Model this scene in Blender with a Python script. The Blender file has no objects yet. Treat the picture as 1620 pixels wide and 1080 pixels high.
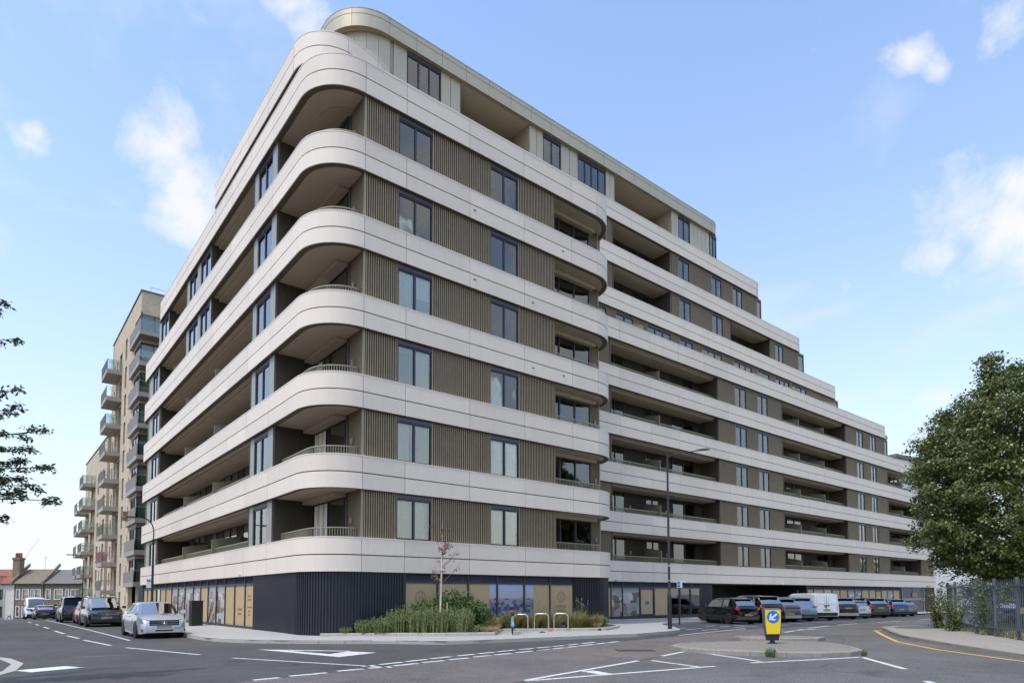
import bpy, bmesh, math, random
import numpy as np
from mathutils import Vector, Matrix, Euler
R = math.radians
random.seed(7)
rng = np.random.default_rng(7)
S = bpy.context.scene
COL = S.collection

# ------------------------------------------------------------------ camera
cam = bpy.data.cameras.new('camera'); camo = bpy.data.objects.new('camera', cam); COL.objects.link(camo)
cam.sensor_width = 36; cam.lens = 22.7198; cam.shift_y = 0.21629; cam.clip_start = .1; cam.clip_end = 3000
_y, _p, _r = R(39.1425), R(2.98778), R(-0.150591)
fw = Vector((math.sin(_y)*math.cos(_p), math.cos(_y)*math.cos(_p), math.sin(_p)))
rt = Vector((math.cos(_y), -math.sin(_y), 0)); up = rt.cross(fw)
r2 = rt*math.cos(_r)+up*math.sin(_r); u2 = -rt*math.sin(_r)+up*math.cos(_r)
M = Matrix((r2, u2, -fw)).transposed().to_4x4(); M.translation = Vector((-9.1391, -22.6326, 1.6))
camo.matrix_world = M
S.camera = camo
S.view_settings.view_transform = 'Standard'; S.view_settings.look = 'None'
S.view_settings.exposure = 0.5; S.view_settings.gamma = 1.0
S.cycles.max_bounces = 6; S.cycles.transparent_max_bounces = 12; S.cycles.caustics_reflective = False; S.cycles.caustics_refractive = False

# ------------------------------------------------------------------ sun and sky
SUN_AZ, SUN_EL = R(-99), R(62)           # azimuth clockwise from +Y
sd = Vector((math.sin(SUN_AZ)*math.cos(SUN_EL), math.cos(SUN_AZ)*math.cos(SUN_EL), math.sin(SUN_EL)))
sl = bpy.data.lights.new('sun', 'SUN'); so = bpy.data.objects.new('sun', sl); COL.objects.link(so)
sl.energy = 1.5; sl.angle = R(.8); sl.color = (1, .985, .955)
so.rotation_euler = sd.to_track_quat('Z', 'Y').to_euler(); so.location = (0, 0, 60)
W = bpy.data.worlds.new('World'); S.world = W; W.use_nodes = True
nt = W.node_tree; nt.nodes.clear(); N = nt.nodes.new; LK = nt.links.new
def nd(t, **k):
    n = N(t)
    for a, b in k.items():
        if isinstance(b, (int, float, tuple)) and a in n.inputs: n.inputs[a].default_value = b
        else: setattr(n, a, b)
    return n
def mth(op, a, b=None, c=None, clamp=False):
    n = N('ShaderNodeMath'); n.operation = op; n.use_clamp = clamp
    for i, v in enumerate((a, b, c)):
        if v is None: continue
        if isinstance(v, (int, float)): n.inputs[i].default_value = v
        else: LK(v, n.inputs[i])
    return n.outputs[0]
tc = N('ShaderNodeTexCoord'); D = tc.outputs['Generated']
sky = N('ShaderNodeTexSky'); sky.sky_type = 'NISHITA'; sky.sun_disc = False
sky.sun_elevation = SUN_EL; sky.sun_rotation = SUN_AZ; sky.air_density = 1.0; sky.dust_density = 1.2; sky.ozone_density = 1.6
sep = N('ShaderNodeSeparateXYZ'); LK(D, sep.inputs[0])
z = sep.outputs[2]
def mixc(f, a, b, mode='MIX'):
    n = N('ShaderNodeMix'); n.data_type = 'RGBA'; n.blend_type = mode; n.clamp_factor = True
    if isinstance(f, (int, float)): n.inputs[0].default_value = f
    else: LK(f, n.inputs[0])
    for i, v in ((6, a), (7, b)):
        if isinstance(v, tuple): n.inputs[i].default_value = v
        else: LK(v, n.inputs[i])
    return n.outputs[2]
SKY_STR = 0.15
hs = N('ShaderNodeHueSaturation'); LK(sky.outputs[0], hs.inputs['Color']); hs.inputs['Saturation'].default_value = 1.10; hs.inputs['Value'].default_value = 1.64
# pale veil towards the horizon, in units of the sky texture (x 0.15 = seen radiance)
q = 1/SKY_STR
veil = mth('POWER', mth('SUBTRACT', 1.0, mth('MAXIMUM', z, 0.0), clamp=True), 2.5)
base = mixc(mth('ADD', mth('MULTIPLY', veil, .86), .06), hs.outputs[0], (.63*q, .655*q, .67*q, 1))
# clouds: soft fair-weather patches on a high layer
inv = mth('DIVIDE', 1.0, mth('MAXIMUM', mth('ADD', z, .12), .05))
cv = N('ShaderNodeVectorMath'); cv.operation = 'SCALE'; LK(D, cv.inputs[0]); LK(inv, cv.inputs['Scale'])
def noise(vec, sc, det, ro, off=(0, 0, 0), dist=0.0):
    mp = N('ShaderNodeMapping'); LK(vec, mp.inputs[0]); mp.inputs['Location'].default_value = off
    n = N('ShaderNodeTexNoise'); LK(mp.outputs[0], n.inputs['Vector']); n.inputs['Scale'].default_value = sc
    n.inputs['Detail'].default_value = det; n.inputs['Roughness'].default_value = ro; n.inputs['Distortion'].default_value = dist
    return n.outputs[0]
n1 = noise(cv.outputs[0], 1.5, 8, .58, (3.1, 1.7, 0), .3)
n2 = noise(D, 7.0, 9, .62, (0, 0, 0), .25)
def blob(v, rad, sq=1.0):      # a cloud body round a direction
    v = Vector(v).normalized()
    s = N('ShaderNodeVectorMath'); s.operation = 'SUBTRACT'; LK(D, s.inputs[0]); s.inputs[1].default_value = v
    sc = N('ShaderNodeVectorMath'); sc.operation = 'MULTIPLY'; LK(s.outputs[0], sc.inputs[0]); sc.inputs[1].default_value = (1, 1, sq)
    l = N('ShaderNodeVectorMath'); l.operation = 'LENGTH'; LK(sc.outputs[0], l.inputs[0])
    return mth('SUBTRACT', 1.0, mth('DIVIDE', l.outputs['Value'], rad), clamp=True)
CLOUDS = [((.1451, .8347, .5312), .13, 1.25, 1.12), ((.1785, .8433, .5069), .12, 1.0, 1.12), ((.19, .85, .475), .09, 1, 1.05), ((.1846, .7876, .5879), .05, 1.2, .62), ((.0289, .8578, .5132), .05, 1., .62),
          ((.1617, .7526, .6383), .09, 1.6, .55), ((.2415, .7015, .6705), .09, 1.5, .6), ((.8803, .2055, .4227), .135, 1.2, 1.12), ((.8774, .2529, .4077), .09, 1.6, .95), ((.8702, .1842, .4529), .10, 1.2, 1.0),
          ((.7681, .2498, .5896), .05, 1.2, .72), ((.789, .2267, .5711), .045, 1.2, .72), ((.7952, .161, .5846), .08, 1, .8), ((.9294, .274, .2471), .07, 1.8, .8), ((.45, -.65, .6), .3, 1.1, 1.0), ((.8, -.45, .35), .2, 1.3, .9), ((.10, .86, .56), .07, 1.2, .7), ((-.7, -.5, .45), .3, 1.3, .9), ((-.2, -.85, .5), .35, 1.4, .85), ((.6, -.6, .4), .3, 1.4, .9), ((-.85, .3, .4), .25, 1.4, .8)]
def clamp01(x): return mth('ADD', x, 0.0, clamp=True)
cl1 = mth('MULTIPLY', mth('SUBTRACT', n1, .555), 4.5, clamp=True)
cb = None
for v, rd, sq, g in CLOUDS:
    b = mth('MULTIPLY', blob(v, rd, sq), g)
    cb = b if cb is None else mth('MAXIMUM', cb, b)
cl2 = mth('MULTIPLY', mth('SUBTRACT', mth('ADD', mth('MULTIPLY', mth('SUBTRACT', n2, .5), 2.4), cb), .43), 2.3, clamp=True)
cl = mth('MAXIMUM', mth('MULTIPLY', cl1, .55), cl2)
cl = mth('MULTIPLY', cl, mth('MULTIPLY', mth('ADD', z, -.01), 12, clamp=True))
shade = noise(D, 9.0, 4, .5, (5, 2, 1))
ccol = mixc(shade, (.60*q, .63*q, .68*q, 1), (.76*q, .75*q, .735*q, 1))
fin = mixc(mth('MULTIPLY', cl, .93), base, ccol)
gnd = mixc(mth('MULTIPLY', mth('SUBTRACT', 0.0, z), 30, clamp=True), fin, (.25*q, .25*q, .24*q, 1))
bg = N('ShaderNodeBackground'); LK(gnd, bg.inputs[0]); bg.inputs[1].default_value = SKY_STR
wo = N('ShaderNodeOutputWorld'); LK(bg.outputs[0], wo.inputs[0])

# ------------------------------------------------------------------ materials
MATS = {}
def mat(name, col, rough=.6, metal=0., var=.12, scale=4., bump=0., bscale=60., spec=.5, coat=0., streak=False, objrand=0.):
    m = bpy.data.materials.new(name); m.use_nodes = True; t = m.node_tree; b = t.nodes['Principled BSDF']
    tcn = t.nodes.new('ShaderNodeTexCoord'); geo = t.nodes.new('ShaderNodeNewGeometry')
    nz = t.nodes.new('ShaderNodeTexNoise'); nz.inputs['Scale'].default_value = scale; nz.inputs['Detail'].default_value = 5; nz.inputs['Roughness'].default_value = .65
    mp = t.nodes.new('ShaderNodeMapping'); t.links.new(geo.outputs['Position'], mp.inputs[0]); t.links.new(mp.outputs[0], nz.inputs['Vector'])
    if streak: mp.inputs['Scale'].default_value = (1, 1, .08)
    rp = t.nodes.new('ShaderNodeValToRGB'); rp.color_ramp.elements[0].position = .3; rp.color_ramp.elements[1].position = .7
    rp.color_ramp.elements[0].color = tuple(c*(1-var) for c in col)+(1,); rp.color_ramp.elements[1].color = tuple(min(1, c*(1+var)) for c in col)+(1,)
    t.links.new(nz.outputs[0], rp.inputs[0]); t.links.new(rp.outputs[0], b.inputs['Base Color'])
    if objrand:
        oi = t.nodes.new('ShaderNodeObjectInfo'); mr = t.nodes.new('ShaderNodeMapRange'); mr.inputs[3].default_value = 1-objrand; mr.inputs[4].default_value = 1+objrand; t.links.new(oi.outputs['Random'], mr.inputs[0])
        n4 = t.nodes.new('ShaderNodeTexNoise'); n4.inputs['Scale'].default_value = 9; n4.inputs['Detail'].default_value = 4; m4 = t.nodes.new('ShaderNodeMapping'); m4.inputs['Scale'].default_value = (1, 1, .12); t.links.new(geo.outputs['Position'], m4.inputs[0]); t.links.new(m4.outputs[0], n4.inputs['Vector'])
        r4 = t.nodes.new('ShaderNodeMapRange'); r4.inputs[1].default_value = .45; r4.inputs[2].default_value = .75; r4.inputs[3].default_value = 1; r4.inputs[4].default_value = .95; t.links.new(n4.outputs[0], r4.inputs[0])
        mu = t.nodes.new('ShaderNodeMath'); mu.operation = 'MULTIPLY'; t.links.new(mr.outputs[0], mu.inputs[0]); t.links.new(r4.outputs[0], mu.inputs[1])
        vm = t.nodes.new('ShaderNodeVectorMath'); vm.operation = 'SCALE'; t.links.new(rp.outputs[0], vm.inputs[0]); t.links.new(mu.outputs[0], vm.inputs['Scale']); t.links.new(vm.outputs[0], b.inputs['Base Color'])
    b.inputs['Roughness'].default_value = rough; b.inputs['Metallic'].default_value = metal
    b.inputs['Specular IOR Level'].default_value = spec; b.inputs['Coat Weight'].default_value = coat; b.inputs['Coat Roughness'].default_value = .03
    if bump:
        n3 = t.nodes.new('ShaderNodeTexNoise'); n3.inputs['Scale'].default_value = bscale; n3.inputs['Detail'].default_value = 3
        t.links.new(geo.outputs['Position'], n3.inputs['Vector'])
        bp = t.nodes.new('ShaderNodeBump'); bp.inputs['Strength'].default_value = bump; bp.inputs['Distance'].default_value = .02
        t.links.new(n3.outputs[0], bp.inputs['Height']); t.links.new(bp.outputs[0], b.inputs['Normal'])
    MATS[name] = m
    return m
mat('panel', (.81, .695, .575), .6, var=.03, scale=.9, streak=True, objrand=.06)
mat('joint', (.13, .11, .085), .8)
mat('coping', (.79, .69, .58), .4, var=.03)
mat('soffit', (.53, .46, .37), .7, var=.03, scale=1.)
mat('bronze_shaded', (.10, .082, .058), .6, .05, var=.06, scale=2.)  # same bronze cladding, with the balcony shade put into its colour
mat('groove_shade_rust', (.15, .112, .07), .7)  # bronze with the shade between ribs painted in; also the manhole's rusty bars
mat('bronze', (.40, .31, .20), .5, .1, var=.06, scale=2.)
mat('pier_grey', (.34, .33, .30), .45, .2, var=.06, scale=40)
mat('gold', (.50, .435, .315), .4, .25, var=.05, scale=1.2, streak=True)
mat('gold_line', (.36, .31, .21), .5, .2)
mat('navy', (.021, .0225, .031), .42, .1, var=.06, scale=2.)
mat('frame', (.04, .042, .062), .4, .1, var=.05)
mat('shutter_box', (.10, .10, .135), .4, .1)
mat('rail', (.33, .29, .20), .4, .3)
mat('screen', (.27, .235, .165), .5, .1, var=.04)
mat('curtain', (.86, .81, .71), .9, var=.06, scale=5, streak=False)
mat('curtain_warm', (.66, .55, .42), .9, var=.06, scale=5)
mat('curtain_grey', (.42, .44, .44), .9, var=.06, scale=5)
mat('room_dark', (.05, .047, .045), .9)
mat('floor_grey', (.34, .33, .31), .9)
mat('vinyl', (.50, .365, .195), .55, var=.03, scale=1.)
mat('vinyl_ink', (.24, .165, .10), .6)
mat('door_black', (.012, .012, .013), .4)
mat('metal_galv', (.55, .56, .58), .3, .7, var=.08, scale=20)
mat('pole_black', (.025, .026, .03), .4, .2)
mat('fence_grey', (.10, .11, .135), .5, .1, var=.1, scale=10)
mat('white_paint', (.78, .78, .76), .6, var=.1, scale=30)
mat('kerb', (.30, .27, .225), .85, var=.14, scale=8, bump=.4)
mat('kerb_new', (.42, .395, .35), .85, var=.09, scale=8, bump=.3)
mat('soil', (.085, .05, .032), .95, var=.4, scale=30, bump=1., bscale=40)
mat('bark', (.16, .13, .10), .9, var=.3, scale=12, bump=1., bscale=30)
mat('birch_bark', (.62, .55, .46), .8, var=.25, scale=18)
mat('twig', (.20, .12, .08), .8)
mat('cane', (.24, .19, .10), .8, var=.2)
mat('stake', (.52, .36, .18), .8, var=.15, scale=10)
mat('tyre', (.018, .018, .019), .8)
mat('rim', (.30, .31, .33), .35, .8)
mat('rim_dark', (.03, .03, .033), .4, .5)
mat('trim', (.02, .021, .023), .5)
mat('chrome', (.75, .76, .78), .12, 1.)
mat('plate_white', (.62, .62, .58), .5)
mat('plate_grey', (.30, .31, .35), .6)
mat('undercar_grey', (.06, .062, .066), .6)
mat('plate_yellow', (.30, .24, .06), .5)
mat('lamp_red', (.45, .01, .015), .25, coat=.6)
mat('lamp_clear', (.14, .15, .17), .08, .5, coat=1.)
mat('undercar', (.01, .01, .01), .9)
mat('sign_yellow', (.86, .60, .02), .45, coat=.2, var=.02)
mat('sign_blue', (.015, .17, .56), .4, var=.02)
mat('sign_white', (.82, .83, .84), .5, var=.03)
mat('dusky_pink', (.50, .24, .25), .7)
mat('skin', (.55, .36, .27), .6)
mat('hair', (.05, .035, .025), .8)
mat('cloth_white', (.70, .71, .74), .9)
mat('cloth_dark', (.03, .033, .045), .9)
mat('red_tile', (.27, .095, .065), .8, var=.25, scale=5)
mat('brown_tile', (.20, .165, .11), .85, var=.3, scale=5)
mat('slate', (.17, .155, .145), .8, var=.2, scale=5)
mat('render_cream', (.70, .66, .56), .8, var=.08)
mat('render_white', (.74, .75, .77), .8, var=.05, scale=1.)
mat('white_trim', (.80, .80, .78), .6, var=.04)
mat('chimney_pot', (.32, .10, .07), .8)
mat('balc_grey', (.36, .32, .275), .5, .2, var=.06)
mat('wood', (.33, .18, .07), .7)
mat('toy_blue', (.03, .2, .6), .5)
mat('red_bloom', (.75, .05, .08), .7)
mat('saddle', (.35, .09, .04), .6)
mat('bike_blue', (.10, .42, .50), .4, coat=.3)
mat('orange', (.75, .22, .02), .5)

def paintmat(name, col, metal=.3):
    m = mat(name, col, .25 if sum(col) < .15 else .32, metal, var=.02, scale=3, coat=1.0, spec=.25 if sum(col) < .15 else .5); return m
paintmat('paint_silver', (.56, .57, .60), .55); paintmat('paint_black', (.003, .0033, .0045), .0)
paintmat('paint_white', (.72, .74, .77), 0.); paintmat('paint_lightblue', (.20, .29, .40), .6)
paintmat('paint_grey', (.09, .095, .105), .6); paintmat('paint_navy', (.015, .022, .05), .4)
paintmat('paint_red', (.50, .012, .02), .2); paintmat('paint_blue', (.008, .03, .09), .2)
paintmat('paint_palegrey', (.40, .43, .44), .7)

def brickmat(name, c1, c2, mortar, sc=1., vertical='xz'):
    m = bpy.data.materials.new(name); m.use_nodes = True; t = m.node_tree; b = t.nodes['Principled BSDF']
    geo = t.nodes.new('ShaderNodeNewGeometry'); sp = t.nodes.new('ShaderNodeSeparateXYZ'); t.links.new(geo.outputs['Position'], sp.inputs[0])
    ad = t.nodes.new('ShaderNodeMath'); ad.operation = 'ADD'; t.links.new(sp.outputs[0], ad.inputs[0]); t.links.new(sp.outputs[1], ad.inputs[1])
    cb_ = t.nodes.new('ShaderNodeCombineXYZ'); t.links.new(ad.outputs[0], cb_.inputs[0]); t.links.new(sp.outputs[2], cb_.inputs[1])
    br = t.nodes.new('ShaderNodeTexBrick'); t.links.new(cb_.outputs[0], br.inputs['Vector']); br.inputs['Scale'].default_value = 1
    br.inputs['Brick Width'].default_value = .24*sc; br.inputs['Row Height'].default_value = .08*sc; br.inputs['Mortar Size'].default_value = .01*sc
    br.inputs['Color1'].default_value = c1+(1,); br.inputs['Color2'].default_value = c2+(1,); br.inputs['Mortar'].default_value = mortar+(1,); br.inputs['Bias'].default_value = -.2
    nz = t.nodes.new('ShaderNodeTexNoise'); nz.inputs['Scale'].default_value = .8; nz.inputs['Detail'].default_value = 6
    t.links.new(geo.outputs['Position'], nz.inputs['Vector'])
    mx = t.nodes.new('ShaderNodeMix'); mx.data_type = 'RGBA'; mx.blend_type = 'MULTIPLY'; mx.inputs[0].default_value = .5
    rp = t.nodes.new('ShaderNodeValToRGB'); rp.color_ramp.elements[0].color = (.6, .6, .6, 1); rp.color_ramp.elements[0].position = .3; rp.color_ramp.elements[1].position = .65
    t.links.new(nz.outputs[0], rp.inputs[0]); t.links.new(br.outputs[0], mx.inputs[6]); t.links.new(rp.outputs[0], mx.inputs[7]); t.links.new(mx.outputs[2], b.inputs['Base Color'])
    b.inputs['Roughness'].default_value = .9
    MATS[name] = m
brickmat('buff_brick', (.72, .585, .40), (.55, .42, .27), (.52, .45, .36))
brickmat('stock_brick', (.26, .18, .10), (.17, .12, .075), (.28, .25, .20))
brickmat('red_brick', (.36, .12, .07), (.26, .09, .055), (.35, .3, .26))

def glassmat(name, tint, refl, rough=.0, solid=None, fk=1.5):
    m = bpy.data.materials.new(name); m.use_nodes = True; t = m.node_tree; t.nodes.clear()
    o = t.nodes.new('ShaderNodeOutputMaterial'); mx = t.nodes.new('ShaderNodeMixShader')
    lw = t.nodes.new('ShaderNodeFresnel'); lw.inputs[0].default_value = 1.5
    ml = t.nodes.new('ShaderNodeMath'); ml.operation = 'MULTIPLY_ADD'; t.links.new(lw.outputs[0], ml.inputs[0]); ml.inputs[1].default_value = fk; ml.inputs[2].default_value = refl; ml.use_clamp = True
    g = t.nodes.new('ShaderNodeBsdfGlossy'); g.inputs['Roughness'].default_value = rough; g.inputs['Color'].default_value = (1, .965, .92, 1)
    geo = t.nodes.new('ShaderNodeNewGeometry'); nz = t.nodes.new('ShaderNodeTexNoise'); nz.inputs['Scale'].default_value = .9; nz.inputs['Detail'].default_value = 1
    t.links.new(geo.outputs['Position'], nz.inputs['Vector'])
    bp = t.nodes.new('ShaderNodeBump'); bp.inputs['Strength'].default_value = .12; bp.inputs['Distance'].default_value = .03
    t.links.new(nz.outputs[0], bp.inputs['Height']); t.links.new(bp.outputs[0], g.inputs['Normal'])
    if solid is None:
        a = t.nodes.new('ShaderNodeBsdfTransparent'); a.inputs[0].default_value = tint+(1,)
    else:
        a = t.nodes.new('ShaderNodeBsdfDiffuse'); a.inputs[0].default_value = solid+(1,)
    t.links.new(ml.outputs[0], mx.inputs[0]); t.links.new(a.outputs[0], mx.inputs[1]); t.links.new(g.outputs[0], mx.inputs[2]); t.links.new(mx.outputs[0], o.inputs[0])
    MATS[name] = m
glassmat('glass', (.86, .88, .82), .09)
glassmat('glass_shop', (.8, .85, .85), .06)
glassmat('glass_car', (.10, .12, .14), .0, fk=.5)
glassmat('glass_pale', (.80, .88, .86), .04, fk=1.)

def roadmat(name, col, var=.2, amp=1.0):
    m = bpy.data.materials.new(name); m.use_nodes = True; t = m.node_tree; b = t.nodes['Principled BSDF']
    geo = t.nodes.new('ShaderNodeNewGeometry')
    def nz(s, d, r=.6):
        n = t.nodes.new('ShaderNodeTexNoise'); n.inputs['Scale'].default_value = s; n.inputs['Detail'].default_value = d; n.inputs['Roughness'].default_value = r
        t.links.new(geo.outputs['Position'], n.inputs['Vector']); return n.outputs[0]
    fine, big, mid = nz(28, 5, .8), nz(.25, 5), nz(2.2, 5)
    def ramp(src, a, bb, p0=.3, p1=.7):
        r = t.nodes.new('ShaderNodeValToRGB'); r.color_ramp.elements[0].position = p0; r.color_ramp.elements[1].position = p1
        r.color_ramp.elements[0].color = (a, a, a, 1); r.color_ramp.elements[1].color = (bb, bb, bb, 1); t.links.new(src, r.inputs[0]); return r.outputs[0]
    def mul(a, bb):
        x = t.nodes.new('ShaderNodeMix'); x.data_type = 'RGBA'; x.blend_type = 'MULTIPLY'; x.inputs[0].default_value = 1
        if isinstance(a, tuple): x.inputs[6].default_value = a
        else: t.links.new(a, x.inputs[6])
        t.links.new(bb, x.inputs[7]); return x.outputs[2]
    c = mul(col+(1,), ramp(fine, 1-.7*amp, 1+.75*amp, .36, .64)); c = mul(c, ramp(big, 1-var*1.25*amp, 1+var*1.25*amp)); c = mul(c, ramp(mid, 1-.13*amp, 1+.11*amp))
    st = t.nodes.new('ShaderNodeTexNoise'); st.inputs['Scale'].default_value = .9; st.inputs['Detail'].default_value = 6; st.inputs['Distortion'].default_value = 1.2; t.links.new(geo.outputs['Position'], st.inputs['Vector']); c = mul(c, ramp(st.outputs[0], 1-.28*amp, 1.0, .28, .40))
    t.links.new(c, b.inputs['Base Color']); b.inputs['Roughness'].default_value = .88
    bp = t.nodes.new('ShaderNodeBump'); bp.inputs['Strength'].default_value = .6; bp.inputs['Distance'].default_value = .01
    t.links.new(fine, bp.inputs['Height']); t.links.new(bp.outputs[0], b.inputs['Normal'])
    MATS[name] = m
roadmat('asphalt', (.077, .070, .062)); roadmat('asphalt_light', (.126, .115, .10)); roadmat('asphalt_brown', (.140, .118, .103)); roadmat('asphalt_patch', (.135, .135, .14)); roadmat('asphalt_dark', (.062, .064, .072))
roadmat('path_beige', (.33, .295, .235), .1, .4); roadmat('bitmac_grey', (.16, .155, .15))
roadmat('paver', (.42, .395, .355), .05, .2)
roadmat('island_stone', (.235, .205, .165), .15, .6)

def leafmat(name, c1, c2, c3, trans=.25, rough=.45):
    m = bpy.data.materials.new(name); m.use_nodes = True; t = m.node_tree; b = t.nodes['Principled BSDF']
    geo = t.nodes.new('ShaderNodeNewGeometry'); rp = t.nodes.new('ShaderNodeValToRGB')
    t.links.new(geo.outputs['Random Per Island'], rp.inputs[0])
    rp.color_ramp.elements[0].color = c1+(1,); rp.color_ramp.elements[1].color = c3+(1,)
    e = rp.color_ramp.elements.new(.5); e.color = c2+(1,)
    t.links.new(rp.outputs[0], b.inputs['Base Color']); b.inputs['Roughness'].default_value = rough
    tr = t.nodes.new('ShaderNodeBsdfTranslucent'); t.links.new(rp.outputs[0], tr.inputs[0]); mx = t.nodes.new('ShaderNodeMixShader'); mx.inputs[0].default_value = trans
    o = t.nodes['Material Output']; t.links.new(b.outputs[0], mx.inputs[1]); t.links.new(tr.outputs[0], mx.inputs[2]); t.links.new(mx.outputs[0], o.inputs[0])
    MATS[name] = m
leafmat('leaf_lime', (.05, .08, .018), (.14, .175, .05), (.36, .38, .17), .3, .34)
leafmat('leaf_ash', (.03, .055, .02), (.055, .085, .03), (.13, .15, .03))
leafmat('leaf_rosemary', (.12, .15, .045), (.22, .26, .09), (.36, .40, .18))
leafmat('leaf_bush', (.04, .08, .015), (.08, .14, .03), (.15, .22, .05))
leafmat('leaf_grass', (.12, .11, .03), (.27, .23, .07), (.46, .38, .16))
leafmat('leaf_straw', (.40, .28, .14), (.52, .38, .20), (.62, .48, .28))
leafmat('leaf_dead', (.13, .07, .035), (.23, .13, .06), (.34, .21, .11))
leafmat('leaf_mauve', (.22, .16, .30), (.32, .26, .42), (.30, .30, .22))
leafmat('lawn', (.16, .17, .04), (.23, .24, .07), (.30, .30, .12))
leafmat('leaf_rose', (.07, .11, .03), (.12, .17, .05), (.22, .24, .09))

# ------------------------------------------------------------------ object helpers
def tag(o, label=None, cat=None, group=None, kind=None):
    if label: o['label'] = label
    if cat: o['category'] = cat
    if group: o['group'] = group
    if kind: o['kind'] = kind
    return o
def empty(name, loc=(0, 0, 0), rz=0.):
    o = bpy.data.objects.new(name, None); COL.objects.link(o); o.location = loc; o.rotation_euler = (0, 0, rz); o.empty_display_size = .3
    return o
def link(name, mesh, parent=None, loc=(0, 0, 0), rz=0.):
    o = bpy.data.objects.new(name, mesh); COL.objects.link(o); o.location = loc; o.rotation_euler = (0, 0, rz)
    if parent: o.parent = parent
    return o
class MB:
    def __init__(s): s.v = []; s.f = []; s.m = []
    def add(s, vs, fs, m=0):
        k = len(s.v); s.v += [tuple(v) for v in vs]; s.f += [tuple(i+k for i in f) for f in fs]; s.m += [m]*len(fs)
    def box(s, x0, x1, y0, y1, z0, z1, m=0):
        s.add([(x0, y0, z0), (x1, y0, z0), (x1, y1, z0), (x0, y1, z0), (x0, y0, z1), (x1, y0, z1), (x1, y1, z1), (x0, y1, z1)],
              [(0, 3, 2, 1), (4, 5, 6, 7), (0, 1, 5, 4), (1, 2, 6, 5), (2, 3, 7, 6), (3, 0, 4, 7)], m)
    def quad(s, a, b, c, d, m=0): s.add([a, b, c, d], [(0, 1, 2, 3)], m)
    def prism(s, pts, z0, z1, m=0, mt=None):
        n = len(pts); g = (lambda p, z: (p[0], p[1], z))
        s.add([g(p, z0) for p in pts]+[g(p, z1) for p in pts], [(i, (i+1) % n, n+(i+1) % n, n+i) for i in range(n)], m)
        s.add([g(p, z1) for p in pts], [tuple(range(n))], m if mt is None else mt); s.add([g(p, z0) for p in pts], [tuple(reversed(range(n)))], m)
    def ring(s, rings, m=0, closed=True, cap=True):   # list of equal-length vertex rings
        n = len(rings[0]); vs = [v for r_ in rings for v in r_]; fs = []
        for i in range(len(rings)-1):
            for j in range(n if closed else n-1):
                a, b = i*n+j, i*n+(j+1) % n; fs.append((a, b, b+n, a+n))
        if cap and closed: fs.append(tuple(reversed(range(n)))); fs.append(tuple(range(len(vs)-n, len(vs))))
        s.add(vs, fs, m)
    def tube(s, pts, rad, n=6, m=0):
        pts = [Vector(p) for p in pts]; rad = rad if isinstance(rad, (list, tuple)) else [rad]*len(pts); rs = []
        for i, p in enumerate(pts):
            d = (pts[min(i+1, len(pts)-1)]-pts[max(i-1, 0)]).normalized()
            a = d.cross(Vector((0, 0, 1)) if abs(d.z) < .9 else Vector((1, 0, 0))).normalized(); b = d.cross(a)
            rs.append([p+(a*math.cos(t)+b*math.sin(t))*rad[i] for t in [2*math.pi*k/n for k in range(n)]])
        s.ring(rs, m)
    def lathe(s, prof, n=16, m=0, c=(0, 0), axis='z'):
        rs = []
        for r_, h in prof:
            rg = []
            for k in range(n):
                t = 2*math.pi*k/n; a, b = r_*math.cos(t), r_*math.sin(t)
                rg.append((c[0]+a, c[1]+b, h) if axis == 'z' else (c[0]+a, h, c[1]+b))
            rs.append(rg)
        s.ring(rs, m)
    def mesh(s, name, mats, smooth=False, ang=35):
        me = bpy.data.meshes.new(name); me.from_pydata(s.v, [], s.f)
        for x in (mats if isinstance(mats, (list, tuple)) else [mats]): me.materials.append(MATS[x])
        me.polygons.foreach_set('material_index', s.m)
        bm = bmesh.new(); bm.from_mesh(me); bmesh.ops.recalc_face_normals(bm, faces=bm.faces); bm.to_mesh(me); bm.free()
        if smooth:
            me.polygons.foreach_set('use_smooth', [True]*len(me.polygons))
            me.set_sharp_from_angle(angle=R(ang))
        me.update(); return me
    def build(s, name, mats, parent=None, loc=(0, 0, 0), rz=0., smooth=False, ang=35):
        return link(name, s.mesh(name, mats, smooth, ang), parent, loc, rz)
def npmesh(name, V, F, mats, mi=None):
    V = np.asarray(V, dtype=np.float32); F = np.asarray(F, dtype=np.int32); k = F.shape[1]
    me = bpy.data.meshes.new(name); me.vertices.add(len(V)); me.vertices.foreach_set('co', V.ravel())
    me.loops.add(F.size); me.loops.foreach_set('vertex_index', F.ravel()); me.polygons.add(len(F))
    me.polygons.foreach_set('loop_start', np.arange(0, F.size, k, dtype=np.int32))
    for x in (mats if isinstance(mats, (list, tuple)) else [mats]): me.materials.append(MATS[x])
    if mi is not None: me.polygons.foreach_set('material_index', np.asarray(mi, dtype=np.int32))
    me.update(calc_edges=True); me.validate(); return me
def copy_tree(o, parent=None):
    c = o.copy(); COL.objects.link(c)
    if parent: c.parent = parent
    for ch in list(KIDS.get(o.name, [])): copy_tree(ch, c)
    return c
KIDS = {}
def index_kids(root):
    for o in bpy.data.objects:
        if o.parent: KIDS.setdefault(o.parent.name, [])
    for o in bpy.data.objects:
        if o.parent and o not in KIDS[o.parent.name]: KIDS[o.parent.name].append(o)

def smooth01(a, b, x):
    t = min(1, max(0, (x-a)/(b-a))); return t*t*(3-2*t)
def G(x, y):      # ground height: level at the junction, falling away down both streets
    w = 1-smooth01(2., 9., x)
    zl = -.00018*max(0., min(y, 140.)-4)**2*w
    zr = -.0075*max(0., min(x, 140.)-20)*smooth01(15, 22, x)
    return zl+zr

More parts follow.
